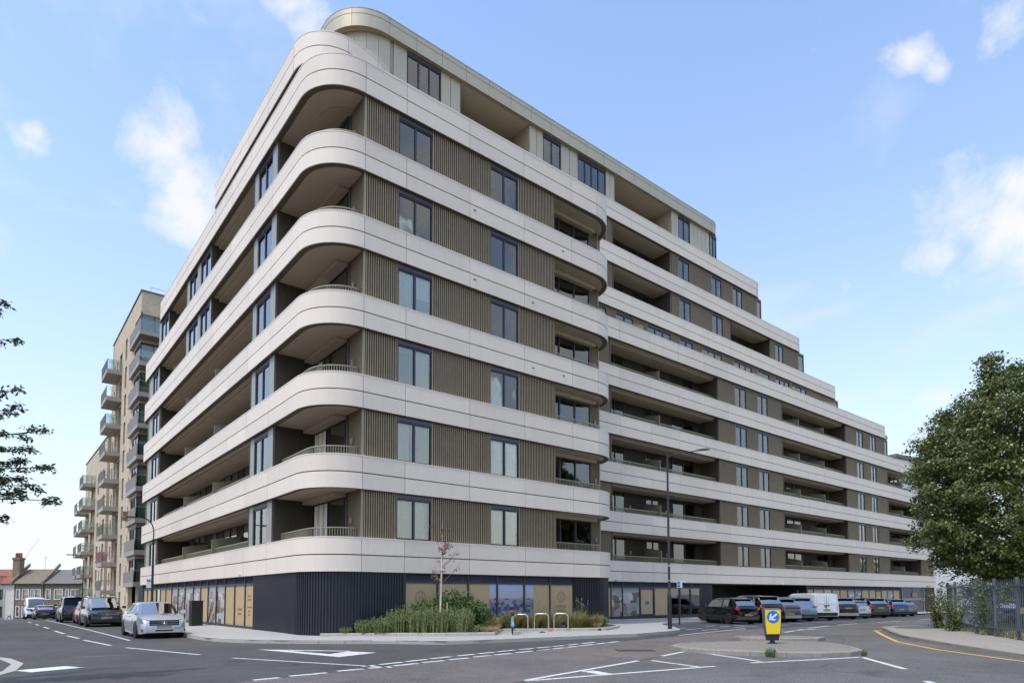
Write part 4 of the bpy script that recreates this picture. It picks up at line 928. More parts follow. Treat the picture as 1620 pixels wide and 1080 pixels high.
# vinyl lettering
def text(body, size, loc, rz, matn, parent, name='lettering', ext=.002, align='CENTER'):
    cu = bpy.data.curves.new(name, 'FONT'); cu.body = body; cu.size = size; cu.align_x = align; cu.extrude = ext; cu.resolution_u = 2
    o = bpy.data.objects.new(name, cu); COL.objects.link(o); dg = bpy.context.evaluated_depsgraph_get(); me = bpy.data.meshes.new_from_object(o.evaluated_get(dg)); bpy.data.objects.remove(o)
    me.materials.clear(); me.materials.append(MATS[matn]); x = link(name, me, parent, loc); x.rotation_euler = (R(90), 0, rz); return x
for s in (4.62, 12.5):
    text('CHELSEA', .17, (s, .181, 1.08), 0, 'vinyl_ink', AB); text('RIVERSIDE', .13, (s, .181, .88), 0, 'vinyl_ink', AB)
    mb = MB()
    for r_ in (.20, .25):
        for i in range(20): a0, a1 = R(18*i), R(18*i+18); mb.quad((r_*math.cos(a0), 0, r_*math.sin(a0)), (r_*math.cos(a1), 0, r_*math.sin(a1)), ((r_+.015)*math.cos(a1), 0, (r_+.015)*math.sin(a1)), ((r_+.015)*math.cos(a0), 0, (r_+.015)*math.sin(a0)))
    mb.box(-.07, -.055, -.002, 0, -.16, .16); mb.box(.055, .07, -.002, 0, -.16, .16); mb.box(-.07, .07, -.002, 0, .0, .015)
    mb.build('logo', 'vinyl_ink', AB, (s, .181, 1.6))
for i, tx in enumerate(('Brand new apartments', 'Commercial space available', 'to rent or to buy')): text(tx, .105, (6.2, .181, 1.68-.22*i), 0, 'vinyl_ink', AB)
for i, tx in enumerate(('Brand new', 'apartments', '', 'Commercial', 'space', 'to let')):
    if tx: text(tx, .12, (.18, 7.75, 1.65-.17*i), R(-90), 'vinyl_ink', AB)
text('CHELSEA', .16, (.18, 9.2, 1.0), R(-90), 'vinyl_ink', AB); text('RIVERSIDE', .13, (.18, 9.2, .8), R(-90), 'vinyl_ink', AB)
db = MB(); db.box(-.16, .16, -.004, 0, -.1, .1); db.build('door_notice', 'sign_blue', AB, (25.15, D2+.14, 1.2))
# small fittings on the bands: cameras, vents and drips
for (x, y, z_) in ((10.6, -.01, B(5)+.35), (10.6, -.01, B(4)+.35), (7.2, -.01, B(6)+.4), (12.6, -.01, B(6)+.4), (7.2, -.01, B(5)+.4), (12.6, -.01, B(4)+.4)):
    mb = MB(); mb.box(-.07, .07, -.012, .02, -.02, .02); mb.build('vent_slot', 'joint', AB, (x, y, z_))
for (x, y, z_) in ((-.02, 8.6, B(1)+.1), (21.9, D2-.02, B(1)+.08), (29, D2-.02, B(1)+.06), (42.5, D2-.02, B(1)+.06)):
    mb = MB(); mb.lathe([(.0, -.09), (.07, -.07), (.09, 0), (.09, .05), (0, .06)], 10); mb.build('camera_dome', 'sign_white', AB, (x, y-.06 if x > 0 else y, z_), smooth=True)
    

# ================================================================== VEHICLES
def wheel_meshes(r, w, dark=False):
    ty = MB(); ty.lathe([(r*.66, -w/2), (r*.93, -w/2), (r, -w*.36), (r, w*.36), (r*.93, w/2), (r*.66, w/2)], 20, axis='y')
    ri = MB(); ri.lathe([(0, -w*.30), (r*.66, -w*.30), (r*.68, -w*.46), (r*.68, w*.40), (r*.56, w*.22), (0, w*.22)], 20, axis='y'); ri.lathe([(r*.60, w*.40), (r*.69, w*.40), (r*.69, w*.50), (r*.60, w*.49)], 20, m=1, axis='y'); ri.lathe([(0, w*.3), (r*.16, w*.3), (r*.14, w*.46), (0, w*.47)], 10, m=1, axis='y')
    for k in range(5):
        a = 2*math.pi*k/5
        for da in (-.12, .12):
            c, s = math.cos(a+da), math.sin(a+da)
            for yy in (w*.30, w*.44): pass
            px, pz = -s*.034, c*.034
            ri.add([(c*r*.1+px, w*.30, s*r*.1+pz), (c*r*.1-px, w*.30, s*r*.1-pz), (c*r*.62-px, w*.44, s*r*.62-pz), (c*r*.62+px, w*.44, s*r*.62+pz),
                    (c*r*.1+px, w*.40, s*r*.1+pz), (c*r*.1-px, w*.40, s*r*.1-pz), (c*r*.62-px, w*.47, s*r*.62-pz), (c*r*.62+px, w*.47, s*r*.62+pz)],
                   [(0, 1, 2, 3), (4, 7, 6, 5), (0, 4, 5, 1), (1, 5, 6, 2), (2, 6, 7, 3), (3, 7, 4, 0)], 1)
    return ty.mesh('tyre', 'tyre', True), ri.mesh('rim', ['trim', 'rim_dark' if dark else 'rim'], True)
# profiles: x from rear(-) to front(+) as fraction of length; (x, belt, top, widthfactor belt, top half width factor) heights as fraction of H
PROF = {
 'saloon': [(-.5, .50, .50, .80, 0), (-.485, .66, .66, .88, 0), (-.44, .715, .715, .93, 0), (-.335, .725, .725, .97, 0), (-.21, .70, .955, .99, .66), (-.16, .69, .985, .99, .69), (-.03, .675, 1.0, 1, .71), (.0, .67, 1.0, 1, .71), (.115, .665, .955, 1, .68), (.225, .655, .665, .99, 0), (.36, .615, .615, .96, 0), (.45, .545, .545, .90, 0), (.485, .47, .47, .80, 0), (.5, .38, .38, .70, 0)],
 'hatch': [(-.5, .50, .50, .70, 0), (-.49, .60, .62, .82, 0), (-.455, .635, .70, .90, .68), (-.37, .65, .955, .96, .66), (-.30, .65, .985, .98, .73), (-.17, .645, 1.0, 1, .74), (-.14, .645, 1.0, 1, .74), (.04, .635, .995, 1, .73), (.07, .635, .985, 1, .72), (.14, .63, .95, 1, .69), (.27, .61, .63, .98, 0), (.40, .57, .57, .94, 0), (.465, .51, .51, .87, 0), (.49, .43, .43, .78, 0), (.5, .36, .36, .72, 0)],
 'suv': [(-.5, .48, .48, .74, 0), (-.49, .59, .60, .85, 0), (-.465, .635, .70, .92, .72), (-.385, .65, .955, .96, .69), (-.31, .65, .985, .98, .78), (-.19, .645, 1.0, 1, .78), (-.16, .645, 1.0, 1, .78), (.03, .635, 1.0, 1, .77), (.06, .635, .99, 1, .76), (.12, .63, .965, 1, .74), (.25, .62, .64, .98, 0), (.40, .585, .585, .95, 0), (.465, .54, .54, .90, 0), (.49, .46, .46, .84, 0), (.5, .38, .38, .80, 0)],
 'mpv': [(-.5, .50, .50, .88, 0), (-.492, .56, .57, .92, 0), (-.48, .60, .66, .95, .84), (-.43, .615, .965, .97, .80), (-.30, .61, .995, .98, .81), (-.17, .61, 1.0, 1, .81), (-.14, .61, 1.0, 1, .81), (.05, .605, .995, 1, .80), (.08, .60, .99, 1, .79), (.17, .59, .945, 1, .75), (.33, .56, .575, .97, 0), (.43, .51, .51, .93, 0), (.475, .46, .46, .88, 0), (.49, .41, .41, .83, 0), (.5, .34, .34, .78, 0)],
 'van': [(-.5, .30, .30, .92, 0), (-.498, .52, .53, .95, 0), (-.495, .54, .60, .96, .90), (-.485, .56, .975, .97, .86), (-.40, .56, 1.0, .98, .87), (-.12, .555, 1.0, 1, .87), (-.10, .555, 1.0, 1, .87), (.12, .55, .995, 1, .86), (.15, .55, .985, 1, .85), (.22, .54, .93, 1, .80), (.37, .52, .535, .97, 0), (.45, .46, .46, .93, 0), (.48, .40, .40, .88, 0), (.492, .33, .33, .84, 0), (.5, .26, .26, .80, 0)],
}
def car_meshes(kind, L, Wd, H, wr, paint, opt):
    """local frame: +x forward, origin on the ground under the middle"""
    prof = PROF[kind]; hw = Wd/2; ax = [opt.get('ra', -.30)*L, opt.get('fa', .305)*L]
    def interp(x):
        for a, b_ in zip(prof[:-1], prof[1:]):
            if a[0] <= x <= b_[0]:
                t = (x-a[0])/max(1e-9, b_[0]-a[0]); return [a[i]*(1-t)+b_[i]*t for i in range(1, 5)], a, b_
        return list(prof[-1][1:]), prof[-1], prof[-1]
    base_x = [p[0] for p in prof]; xs = [(x, True) for x in base_x]
    ar = wr*1.12
    for a in ax:
        for k in (-1, -.92, -.72, -.4, 0, .4, .72, .92, 1): xs.append(((a+k*ar)/L, False))
    xs.sort(); xf = []
    for x, bflag in xs:
        if xf and abs(x-xf[-1])*L < .012: continue
        xf.append(x)
    gc = opt.get('clear', .13)*H; rings = []; info = []
    for x in xf:
        (bl, tp, wf, tw), pa, pb = interp(x)
        gh = not (pa[4] == 0 and pb[4] == 0)
        X = x*L; belt = bl*H; top = tp*H; w = hw*wf
        endt = min(1, (0.5-abs(x))*L/.25); zb = gc+(1-endt)*.035*H
        arch = 0
        for a in ax:
            if abs(X-a) < ar: arch = max(arch, wr+math.sqrt(max(0, ar*ar-(X-a)**2)))
        zo = max(zb, arch)
        tww = hw*(tw if tw > 0 else 0)
        if pa[4] == 0 or pb[4] == 0:      # transition: blend roof width towards shoulder
            f = 0 if pa[4] == pb[4] == 0 else None
            if f == 0: tww = w*.80; top = belt+.012*H
            else:
                t = (x-pa[0])/max(1e-9, pb[0]-pa[0]); wa = (pa[4]*hw if pa[4] else hw*pa[3]*.80); wb_ = (pb[4]*hw if pb[4] else hw*pb[3]*.80); tww = wa*(1-t)+wb_*t; top = max(top, belt+.012*H)
        hgt = max(top-belt, .005)
        half = [(0, zb), (w*.80, zb), (w*.965, max(zb, zo)), (w*1.0, max(zo+.02, zb+(belt-zb)*.45)), (w*.985, max(zo+.03, zb+(belt-zb)*.80)), (w*.93, max(belt, zo+.04)), (tww+.02*hgt, belt+hgt*.90 if hgt > .05 else belt+.004), (tww*.86, belt+hgt*.985 if hgt > .05 else belt+.012), (0, top+.012*H)]
        ring = [(X, y, z_) for y, z_ in half]+[(X, -y, z_) for y, z_ in half[-2:0:-1]]
        rings.append(ring); info.append((x, hgt > .12*H))
    body = MB(); glass = {'side_window': MB(), 'windscreen': MB(), 'rear_window': MB()}
    n = len(rings[0]); nh = 9
    # base stations bounding glass areas
    g = [i for i, p in enumerate(prof) if p[4] > 0]
    g0, g1 = prof[g[0]], prof[g[-1]]; rear_roof = prof[g[1] if kind != 'saloon' else g[0]][0]; rear_deck = prof[g[0]][0] if kind != 'saloon' else prof[g[0]-1][0]; cowl = prof[g[-1]+1][0]; wtop = g1[0]
    pill = [(prof[g[2] if kind != 'saloon' else g[1]][0], 1)]
    side0 = opt.get('side0', rear_roof+.015); side1 = wtop+(cowl-wtop)*.52
    bp = opt.get('pillars', (-.015, .0) if kind == 'saloon' else (prof[g[3]][0], prof[g[4]][0]))
    solid = opt.get('solid_side', None)
    vs = [v for r_ in rings for v in r_]; fb = []; fm = []
    for i in range(len(rings)-1):
        xm = (xf[i]+xf[i+1])/2
        for j in range(n):
            a, b_ = i*n+j, i*n+(j+1) % n; f = (a, b_, b_+n, a+n); m = 0
            jj = j if j < nh-1 else n-1-j      # mirrored index of the strip
            if jj in (0,): m = 1
            if jj == 1: m = 1
            if jj == 2 and opt.get('cladding'): m = 1
            tgt = None
            if jj == 5 and info[i][1] and info[i+1][1] or (jj == 5 and (wtop <= xm <= side1)):
                if side0 <= xm <= side1 and not (bp[0] <= xm <= bp[1]) and not (solid and xm < solid): tgt = 'side_window'
                elif bp[0] <= xm <= bp[1] and not solid: m = 1
            if jj in (6, 7):
                if wtop < xm < cowl: tgt = 'windscreen'
                elif rear_deck < xm < rear_roof and not opt.get('blind_rear'): tgt = 'rear_window'
            fb.append(f); fm.append(m)
            if tgt:
                P = [Vector(vs[k]) for k in f]; c = sum(P, Vector())/4; nn = (P[1]-P[0]).cross(P[3]-P[0])
                if nn.length > 1e-9:
                    nn.normalize()
                    out = Vector((0, math.copysign(1, c.y) if abs(c.y) > .01 else 0, .6 if tgt != 'side_window' else .2)); 
                    if tgt == 'windscreen': out = Vector((1, 0, 1))
                    if tgt == 'rear_window': out = Vector((-1, 0, 1))
                    if nn.dot(out) < 0: nn = -nn
                    # trim the pane in from the body edges
                    if tgt == 'side_window': P = [c+(p-c)*Vector((1, 1, 1)).x for p in P]; zc = c.z; P = [Vector((p.x, p.y+(c.y-p.y)*.12, p.z+(zc-p.z)*.16)) for p in P]
                    P = [p+nn*.008 for p in P]; glass[tgt].add(P, [(0, 1, 2, 3)])
    body.v = [tuple(v) for v in vs]; body.f = fb+[tuple(range(n)), tuple(range(len(vs)-n, len(vs)))]; body.m = fm+[0, 0]
    return body.mesh('car_body', [paint, 'trim'], True, 40), {k: g_.mesh(k, 'glass_car', True) for k, g_ in glass.items() if g_.f}, ax
def boxm(name, m, pts):
    mb = MB()
    for b_ in pts: mb.box(*b_)
    return mb.mesh(name, m)
def make_car(name, label, cat, kind, L, Wd, H, paint, x, y, heading, wr=.335, group=None, plate='plate_yellow', dark_rims=False, front=None, rear=None, **opt):
    """heading: compass angle in degrees clockwise from +y that the nose points to"""
    z = G(x, y); root = empty(name, (x, y, z), R(90-heading)); tag(root, label, cat, group)
    bm_, gl, ax = car_meshes(kind, L, Wd, H, wr, paint, opt)
    link('body', bm_, root)
    for k, m_ in gl.items(): link(k, m_, root)
    ty, ri = wheel_meshes(wr, .23, dark_rims)
    for a in ax:
        for sgn in (1, -1):
            w = empty('wheel', (a, sgn*(Wd/2-.125), wr)); w.parent = root
            if sgn < 0: w.rotation_euler = (0, 0, math.pi)
            link('tyre', ty, w); link('rim', ri, w)
    mb = MB(); mb.box(-L*.46, L*.44, -Wd*.36, Wd*.36, .16, .34*H); mb.build('underbody', 'undercar', root)
    # mirrors
    mx_ = {'saloon': .17, 'hatch': .20, 'suv': .18, 'mpv': .24, 'van': .27}[kind]*L; mz = {'saloon': .70, 'hatch': .68, 'suv': .68, 'mpv': .64, 'van': .62}[kind]*H
    for sgn in (1, -1):
        mb = MB(); mb.ring([[(mx_+dx, sgn*(Wd/2-.02), mz+dz) for dx, dz in ((0, -.05), (.08, -.05), (.06, .08), (0, .08))], [(mx_-.02+dx, sgn*(Wd/2+.17), mz+dz) for dx, dz in ((0, -.06), (.10, -.05), (.08, .10), (0, .10))]])
        mb.build('mirror', paint if kind != 'van' else 'trim', root, smooth=True)
    # front details
    X = L/2; h = H
    fr = front or {}
    hz = fr.get('hz', .47)*h
    for sgn in (1, -1):
        mb = MB(); y0, y1 = Wd*.25, Wd*.45
        P = [(X-.09, sgn*y0, hz-.06), (X-.15, sgn*y1, hz-.06), (X-.30, sgn*y1*1.04, hz+.11), (X-.13, sgn*y0, hz+.05)]
        mb.ring([[(p[0]-.05, p[1], p[2]) for p in P], [(p[0]+.045, p[1], p[2]) for p in P]]); mb.build('headlight', 'lamp_clear', root, smooth=False)
    gz = fr.get('gz', .43)*h; gh = fr.get('gh', .16); gw_ = fr.get('gw', .42)*Wd/2*1.15
    gr_ = empty('grille', (0, 0, 0)); gr_.parent = root
    mb = MB(); mb.box(X-.12, X+.012, -gw_, gw_, gz-gh/2, gz+gh/2); mb.build('grille_mesh', 'trim', gr_)
    mb = MB()
    for k in range(2): zz = gz-gh*.22+k*gh*.42; mb.box(X-.1, X+.024, -gw_*.95, gw_*.95, zz-.008, zz+.008)
    mb.build('grille_bar', 'chrome', gr_)
    if fr.get('badge'):
        mb = MB(); n = 18; rr = .085
        for i in range(n):
            a0, a1 = 2*math.pi*i/n, 2*math.pi*(i+1)/n
            for r0, r1 in ((rr*.84, rr),): mb.ring([[(X+.02, r0*math.cos(a), gz+r0*math.sin(a)), (X+.02, r1*math.cos(a), gz+r1*math.sin(a)), (X+.045, r1*math.cos(a), gz+r1*math.sin(a)), (X+.045, r0*math.cos(a), gz+r0*math.sin(a))] for a in (a0, a1)], cap=False)
        if fr['badge'] == 'star':
            for k in range(3):
                a = math.pi/2+k*2*math.pi/3; c, s = math.cos(a), math.sin(a); mb.tube([(X+.035, 0, gz), (X+.035, c*rr*.9, gz+s*rr*.9)], [.016, .003], 4)
        else:
            for pts in ([(-.5, .6), (-.18, -.1), (0, .15), (.18, -.1), (.5, .6)], [(-.75, .3), (-.35, -.75), (0, -.05), (.35, -.75), (.75, .3)]):
                mb.tube([(X+.035, a*rr, gz+b_*rr) for a, b_ in pts], .008, 4)
        mb.build('badge', 'chrome', root)
    mb = MB()
    if kind == 'saloon':
        for sgn in (1, -1):
            P = [(Wd*.20, .20*h), (Wd*.42, .19*h), (Wd*.43, .26*h), (Wd*.36, .29*h), (Wd*.25, .25*h)]
            mb.ring([[(X-.25, sgn*a, b_) for a, b_ in P], [(X+.004-.10*(a/(Wd*.43))**2*1.2, sgn*a, b_) for a, b_ in P]])
        mb.box(X-.14, X+.006, -Wd*.17, Wd*.17, .205*h, .245*h)
    else: mb.box(X-.14, X+.004, -Wd*.40, Wd*.40, .17*h, .25*h)
    mb.build('lower_intake', 'trim', root)
    mb = MB(); mb.box(X-.05, X+.03, -.26, .26, gz-.10*h-.07, gz-.10*h+.045); mb.build('number_plate', fr.get('plate', 'plate_grey'), root)
    # rear details
    rr_ = rear or {}; lz = rr_.get('lz', .55)*h; lh = rr_.get('lh', .13); lw = rr_.get('lw', .24)
    for sgn in (1, -1):
        mb = MB(); yo, yi = Wd*.455, Wd*.455-lw
        mb.ring([[(-X+.02, sgn*yi, lz-lh/2), (-X+.09, sgn*yo, lz-lh/2), (-X+.22, sgn*yo*1.02, lz+lh/2*.8), (-X+.05, sgn*yi, lz+lh/2)], [(-X-.012, sgn*yi, lz-lh/2), (-X+.03, sgn*yo, lz-lh/2), (-X+.08, sgn*(yo+.02), lz+lh/2), (-X-.006, sgn*yi, lz+lh/2)]])
        mb.build('tail_light', 'lamp_red', root)
    if rr_.get('bar'): mb = MB(); mb.box(-X-.012, -X+.1, -Wd*.34, Wd*.34, lz-.02, lz+.02); mb.build('light_bar', 'lamp_red', root)
    if rr_.get('lowred'):
        for sgn in (1, -1): mb = MB(); mb.box(-X-.01, -X+.08, sgn*Wd*.38-.07, sgn*Wd*.38+.07, .30*h, .34*h); mb.build('fog_lamp', 'lamp_red', root)
    pz = rr_.get('pz', .42)*h
    mb = MB(); mb.box(-X-.02, -X+.06, -.26, .26, pz-.055, pz+.055); mb.build('rear_plate', plate, root)
    mb = MB(); mb.box(-X-.008, -X+.12, -Wd*.41, Wd*.41, .18*h, .30*h); mb.build('rear_bumper', rr_.get('bumper', 'trim'), root)
    if kind in ('hatch', 'suv', 'mpv'):
        rx = {'hatch': -.37, 'suv': -.40, 'mpv': -.43}[kind]*L
        mb = MB(); mb.add([(rx+.12, -Wd*.34, .975*h), (rx+.12, Wd*.34, .975*h), (rx-.14, Wd*.32, .962*h), (rx-.14, -Wd*.32, .962*h), (rx+.12, -Wd*.34, .945*h), (rx+.12, Wd*.34, .945*h), (rx-.14, Wd*.32, .94*h), (rx-.14, -Wd*.32, .94*h)], [(0, 1, 2, 3), (7, 6, 5, 4), (0, 4, 5, 1), (1, 5, 6, 2), (2, 6, 7, 3), (3, 7, 4, 0)])
        mb.build('spoiler', paint, root)
    if opt.get('rails'):
        for sgn in (1, -1): mb = MB(); mb.tube([(-.33*L, sgn*Wd*.335, .985*h), (-.28*L, sgn*Wd*.345, 1.02*h), (.02*L, sgn*Wd*.345, 1.025*h), (.07*L, sgn*Wd*.335, .99*h)], .018, 5); mb.build('roof_rail', opt['rails'], root)
    if kind == 'van':
        mb = MB(); mb.box(-X-.006, -X+.004, -.008, .008, .25*h, .95*h); mb.build('door_gap', 'trim', root)
        mb = MB(); mb.box(-X-.03, -X, .03, .16, .50*h, .53*h); mb.box(-X-.02, -X, -.20, .20, .555*h, .575*h); mb.build('door_handle', 'trim', root)
        for yy in (-Wd*.23, Wd*.23):
            if not opt.get('blind_rear'): continue
            mb = MB(); mb.box(-X-.008, -X+.002, yy-.30, yy+.30, .62*h, .62*h+.008); mb.box(-X-.008, -X+.002, yy-.30, yy+.30, .90*h, .90*h+.008); mb.box(-X-.008, -X+.002, yy-.308, yy-.30, .62*h, .908*h); mb.box(-X-.008, -X+.002, yy+.30, yy+.308, .62*h, .908*h); mb.build('door_panel_line', 'plate_grey', root)
    else:
        for sgn in (1, -1):
            mb = MB()
            for xx in ((-.13, .06) if kind != 'saloon' else (-.15, .03)): mb.box(xx*L-.09, xx*L+.09, sgn*(Wd/2*.99)-.02, sgn*(Wd/2*.99)+.022, .585*h, .605*h)
            mb.build('door_handle', paint, root)
    return root
PK = 'cars parked along the left-hand kerb'; PR = 'cars parked nose-in along the right-hand front'
make_car('parked_car', 'silver saloon with a round star badge parked at the corner kerb', 'car', 'saloon', 4.69, 1.81, 1.44, 'paint_silver', -3.62, 8.25, 180, .33, PK, front={'badge': 'star', 'gz': .435, 'gh': .21, 'gw': .50, 'hz': .47})
make_car('parked_car', 'glossy black people carrier facing us behind the silver saloon', 'car', 'mpv', 4.85, 1.90, 1.74, 'paint_black', -3.72, 23.2, 180, .34, PK, front={'badge': 'vw', 'gz': .42, 'gh': .10, 'gw': .6, 'hz': .45}, rails='chrome')
make_car('parked_car', 'red hatchback mostly hidden behind the black people carrier', 'car', 'hatch', 3.9, 1.7, 1.5, 'paint_red', -3.62, 29.4, 180, .31, PK)
make_car('parked_car', 'tall dark grey people carrier seen from behind, further along the left kerb', 'car', 'mpv', 5.1, 1.93, 1.92, 'paint_navy', -3.95, 36.2, 0, .35, PK, rear={'lz': .45, 'lh': .3, 'lw': .14, 'pz': .36}, rails='trim')
make_car('parked_car', 'low dark blue car with red tail lights next to the white van', 'car', 'hatch', 4.6, 1.9, 1.42, 'paint_navy', -4.5, 57.5, 0, .34, PK, rear={'bar': 1, 'lz': .6})
make_car('parked_van', 'white high-roofed van facing us at the far end of the left street', 'van', 'van', 5.6, 2.0, 2.45, 'paint_white', -4.75, 69.0, 180, .34, PK, solid_side=.14)
CR = [
 ('hatch', 'matt black compact hatchback with winged badge, nearest in the right-hand row', 4.12, 1.79, 1.56, 'paint_black', 25.55, -1.95, dict(dark_rims=True, cladding=1, rear={'lz': .60, 'lh': .15, 'lw': .2, 'pz': .36, 'lowred': 1, 'bumper': 'undercar_grey'}), 22, .34),
 ('suv', 'large black SUV beside the black compact hatchback', 4.9, 1.98, 1.72, 'paint_black', 28.75, -1.75, dict(rear={'lz': .58, 'pz': .52, 'lw': .3, 'lh': .08}), 26, .37),
 ('suv', 'dark grey car with a full-width red light bar beside the pale blue SUV', 4.6, 1.9, 1.56, 'paint_grey', 31.2, -1.55, dict(rear={'bar': 1, 'lz': .62, 'lh': .05, 'lw': .3, 'pz': .36, 'bumper': 'pier_grey'}), 28, .35),
 ('suv', 'pale metallic blue SUV next to the white van', 4.7, 1.93, 1.65, 'paint_lightblue', 33.7, -1.35, dict(rear={'lz': .62, 'lh': .07, 'lw': .4, 'pz': .47, 'bumper': 'chrome'}), 30, .36),
 ('van', 'plain white panel van with its twin rear doors towards the road', 5.1, 1.95, 1.95, 'paint_white', 36.95, -1.2, dict(blind_rear=1, solid_side=.14, rear={'lz': .46, 'lh': .32, 'lw': .13, 'pz': .40}), 33, .34),
 ('suv', 'black SUV with privacy glass on the far side of the white van', 4.4, 1.93, 1.66, 'paint_black', 41.4, -.75, dict(rear={'lz': .58, 'pz': .52, 'lw': .25, 'lh': .09, 'lowred': 1, 'bumper': 'pier_grey'}), 36, .38),
 ('hatch', 'small silver hatchback between two black SUVs', 4.0, 1.72, 1.45, 'paint_palegrey', 44.5, -.5, dict(rear={'pz': .5, 'lh': .1}), 33, .31),
 ('suv', 'black SUV with long red tail lights beside the small red car', 4.85, 1.98, 1.68, 'paint_black', 48.4, -.3, dict(rear={'lz': .60, 'lh': .1, 'lw': .42, 'pz': .5, 'lowred': 1}), 36, .37),
 ('hatch', 'small bright red hatchback between the black SUV and the blue car', 3.9, 1.7, 1.48, 'paint_red', 51.9, .9, {}, 34, .31),
 ('suv', 'blue compact SUV near the far end of the right-hand row', 4.4, 1.84, 1.6, 'paint_blue', 54.1, .2, dict(rear={'lz': .55, 'lh': .2, 'lw': .14, 'pz': .42}), 34, .35),
 ('hatch', 'dark grey hatchback last in the right-hand row by the rose bush', 4.2, 1.78, 1.5, 'paint_grey', 57.2, .6, {}, 34, .33),
]
for kind, lab, L, Wd, H, pt, xr, yr, op, th, wr in CR:
    # xr, yr: centre of the tail at ground level
    cx, cy = xr+math.sin(R(th))*L/2, yr+math.cos(R(th))*L/2
    make_car('parked_van' if kind == 'van' else 'parked_car', lab, 'van' if kind == 'van' else 'car', kind, L, Wd, H, pt, cx, cy, th, wr, PR, **op)
make_car('parked_car', 'blue car half hidden behind the railings and hedge on the right', 'car', 'hatch', 4.3, 1.8, 1.5, 'paint_blue', 35.2, -12.4, 95, .33, plate='plate_yellow')

# ================================================================== STREET FURNITURE
def lamp_right():
    root = empty('street_lamp', (15.15, -4.2, .12)); tag(root, 'tall black street lamp with a long straight arm at the pavement tip', 'street lamp')
    mb = MB(); mb.lathe([(.15, -.1), (.15, .02), (.095, .03), (.095, 1.5), (.085, 1.56), (.06, 1.6), (.045, 8.06), (.0, 8.1)], 12); mb.build('column', 'pole_black', root, smooth=True)
    mb = MB(); mb.tube([(0, 0, 7.95), (.25, -.2, 8.02), (1.05, -.88, 8.22)], [.03, .027, .022], 6); mb.build('arm', 'pole_black', root)
    mb = MB(); d = Vector((.766, -.643, .09)).normalized(); p0 = Vector((.98, -.82, 8.2)); s = Vector((.643, .766, 0)); u = Vector((0, 0, 1))
    prof = [(0, .04, .04), (.1, .09, .06), (.3, .13, .07), (.55, .12, .05), (.7, .05, .02)]
    mb.ring([[p0+d*a+s*w, p0+d*a+s*w*.7+u*h, p0+d*a-s*w*.7+u*h, p0+d*a-s*w, p0+d*a-u*h*.3] for a, w, h in prof]); mb.build('lantern', 'trim', root, smooth=True)
    mb = MB(); mb.box(-.101, -.06, -.05, .05, .4, 1.1); mb.build('access_door', 'trim', root)
    mb = MB(); mb.lathe([(.10, 2.86), (.10, 2.92)], 12); mb.lathe([(.095, 2.2), (.095, 2.24)], 12); mb.build('clamp_band', 'metal_galv', root)
lamp_right()
def lamp_left():
    root = empty('street_lamp', (-2.15, 16.8, .12+G(-2.15, 16.8))); tag(root, 'black street lamp with a curved swan neck over the left street', 'street lamp')
    mb = MB(); mb.lathe([(.10, -.2), (.10, 1.3), (.065, 1.4), (.05, 4.6), (.055, 4.62), (.055, 4.7), (.0, 4.75)], 10); mb.build('column', 'pole_black', root, smooth=True)
    pts = [(0, 0, 4.7), (0, 0, 5.1)]+[(-.62+.62*math.cos(R(a)), -.1*(1-math.cos(R(a))), 5.1+.72*math.sin(R(a))) for a in range(15, 100, 12)]+[(-1.0, -.2, 5.78)]
    mb = MB(); mb.tube(pts, .032, 6); mb.build('arm', 'pole_black', root, smooth=True)
    mb = MB(); mb.ring([[(-.85-a, -.18+w, 5.76), (-.85-a, -.18+w*.6, 5.76+h), (-.85-a, -.18-w*.6, 5.76+h), (-.85-a, -.18-w, 5.76)] for a, w, h in ((0, .05, .05), (.15, .12, .08), (.55, .12, .07), (.75, .03, .03))]); mb.build('lantern', 'trim', root)
    mb = MB(); mb.box(-.30, -.07, -.06, -.04, 2.05, 2.55); mb.build('parking_sign', 'sign_white', root)
    mb = MB(); mb.box(-.27, -.10, -.064, -.061, 2.38, 2.50); mb.build('sign_symbol', 'sign_blue', root)
    text('P', .11, (-.185, -.066, 2.40), 0, 'sign_white', root, 'sign_letter')
lamp_left()
root = empty('street_lamp', (-.9, 62, G(-.9, 62)+.1)); tag(root, 'distant dark street lamp column in front of the brick balconies', 'street lamp')
mb = MB(); mb.lathe([(.1, -.3), (.1, 1.4), (.06, 1.5), (.045, 6.2), (0, 6.3)], 8); mb.build('column', 'pole_black', root)
mb = MB(); mb.tube([(0, 0, 6.2), (-.3, -.1, 6.7), (-1.0, -.3, 6.8)], .035, 5); mb.build('arm', 'pole_black', root)
mb = MB(); mb.box(-1.6, -.95, -.42, -.2, 6.74, 6.84); mb.build('lantern', 'trim', root)
# sign post with blue parking plate
root = empty('sign_post', (21.3, -.2, G(21.3, -.2)+.13)); tag(root, 'thin black post with a small blue and white sign outside the glass entrance', 'sign')
mb = MB(); mb.lathe([(.045, -.1), (.045, 2.3), (0, 2.32)], 8); mb.build('post', 'pole_black', root)
mb = MB(); mb.box(-.19, .19, -.07, -.05, 1.98, 2.36); mb.build('sign_plate', 'sign_white', root, rz=R(-12))
mb = MB(); mb.box(-.17, .02, -.075, -.0705, 2.02, 2.32); mb.build('sign_symbol', 'sign_blue', root, rz=R(-12))
text('P', .20, (-.085, -.08, 2.08), R(-12), 'sign_white', root, 'sign_letter')
root = tag((lambda mb: (mb.lathe([(.06, -.6), (.06, 2.1), (0, 2.12)], 8), mb.build('sign_post', 'pole_black', None, (44.2, 4.6, 0)))[1])(MB()), 'plain black post standing behind the white van', 'post')
